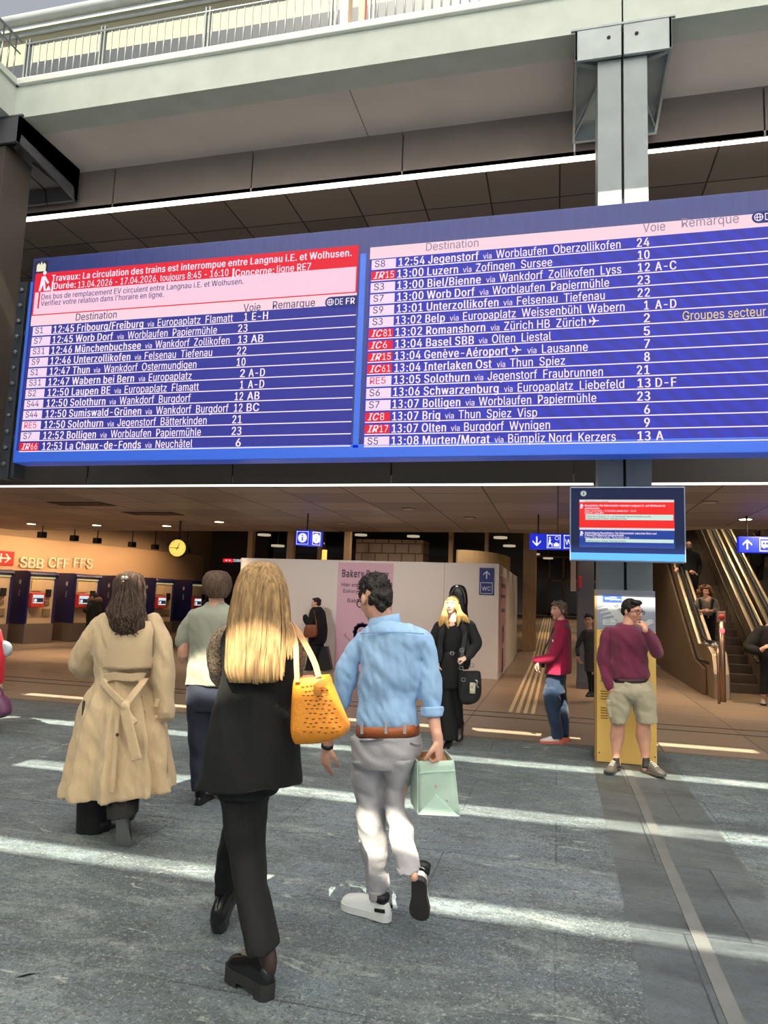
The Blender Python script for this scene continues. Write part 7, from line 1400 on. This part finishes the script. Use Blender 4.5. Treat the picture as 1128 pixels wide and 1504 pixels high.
F = far('person in dark clothes on the right escalator, mostly hidden by the bus sign', 19.7, C8, (862,120), (0,1), [(150,835,890,.08),(175,800,925,.14),(260,805,920,.15),(340,815,915,.15),(352,816,914,.14)], [[(330,818,868,.13,0),(420,825,868,.1,0),(505,830,866,.09,0)],[(330,862,914,.13,0),(420,862,905,.1,0),(505,862,900,.09,0)]],
  [([(812,190,0,20),(785,260,0,17),(770,300,0,13)],None),([(915,190,0,20),(930,280,0,16)],None)], [black_c, black_c], dkm, shoes=14, zoff=ez(19.7))
t = thing('shopping_bag', 'pale carrier bag held by the rider on the right escalator', 'bag', F.c(760,370)); b = MB(); b.prism([F.c(762,305),F.c(776,305),F.c(776,330),F.c(742,372),F.c(740,360)][::-1], (0,.1,0)); obj('bag_body', b, mat('pale_bag', rgb(190,180,170), .5), t); b = MB(); ribbon(b, [F.c(768,308,.05),F.c(772,298,.05),F.c(776,308,.05)], .02, .006); obj('handle', b, swh, t)
# person in black at the right edge
F = far('person in black coat looking down at the right edge beside the escalator', 13.9, C8, (985,735), (-.7,-.5), [(790,955,1010,.09),(812,890,1060,.15),(900,850,1070,.18),(985,862,1070,.18),(1085,885,1062,.17)], [[(1060,888,965,.13,0),(1180,886,945,.1,0),(1300,884,940,.09,0)],[(1060,965,1050,.13,.1),(1180,970,1040,.1,.1),(1300,972,1030,.09,.1)]],
  [([(895,835,-.02,44),(835,905,-.06,46),(800,962,-.12,38),(870,985,-.24,30),(912,962,-.3,20)],(.6,0,0)),([(1040,835,0,40),(1090,940,0,36),(1040,990,-.2,26)],None)], [black_c, black_c], dkm, shoes=False, pitch=-.5)
for x, d in ((908,0),(1000,.1)): shoe(F, F.c(x,1372,.1+d), (-.25,-1,0), (0,0,1), mat('light_sneaker', rgb(176,160,150), .6), sole_b, .27, 'sneaker', ankle=.09)
# person in red cut by the left edge
C9 = (0,860,5.787)
F = far('person in red jacket cut off by the left edge, holding a purple bag', 6.6, C9, (-190,190), (.15,1), [(330,-235,-140,.08),(370,-310,-60,.13),(500,-315,-50,.15),(700,-310,-40,.16),(850,-305,-40,.16)], [[(820,-300,-175,.14,0),(1150,-285,-185,.1,0),(1380,-275,-195,.08,0)],[(820,-180,-45,.14,0),(1150,-170,-70,.1,0),(1380,-165,-85,.08,0)]],
  [([(-275,400,0,62),(-330,600,0,56),(-320,800,0,48)],None),([(-60,400,0,58),(-30,560,0,58),(-22,680,0,52),(-14,800,.02,40),(-10,900,.03,30)],(0,0,-1))], [cloth('red_jacket', rgb(206,26,48), .08, 6), navy_c], dkm, shoes=40)
b = MB(); F.limb(b, [(20,500,.05,30),(55,520,.05,34),(62,560,.05,32),(35,585,.05,26)]); F.part('tied_scarf', b, cloth('pale_grey_fleece', rgb(176,184,194), .08), .01, 2)
t = thing('handbag', 'purple leather handbag at the left edge in front of the red jacket person', 'bag', F.c(-20,1130,0)); b = MB(); F.rows(b, [(930,-70,10,.05,-.03),(955,-95,45,.08,-.03),(1010,-105,72,.09,-.03),(1080,-108,78,.09,-.03),(1115,-95,40,.07,-.03),(1128,-70,5,.04,-.03)], 36, 4, None, 2.8); pb = obj('bag_body', b, mat('purple_leather', rgb(112,66,98), .4, noise_s=12, noise_a=.15), t)
b = MB(); ribbon(b, [F.c(x,y,-.03) for x,y in catmull([(-60,945),(-45,880),(-10,870),(15,900),(25,945)],3)], .03, .008); obj('handle', b, mat('purple_leather', rgb(112,66,98), .4), t)
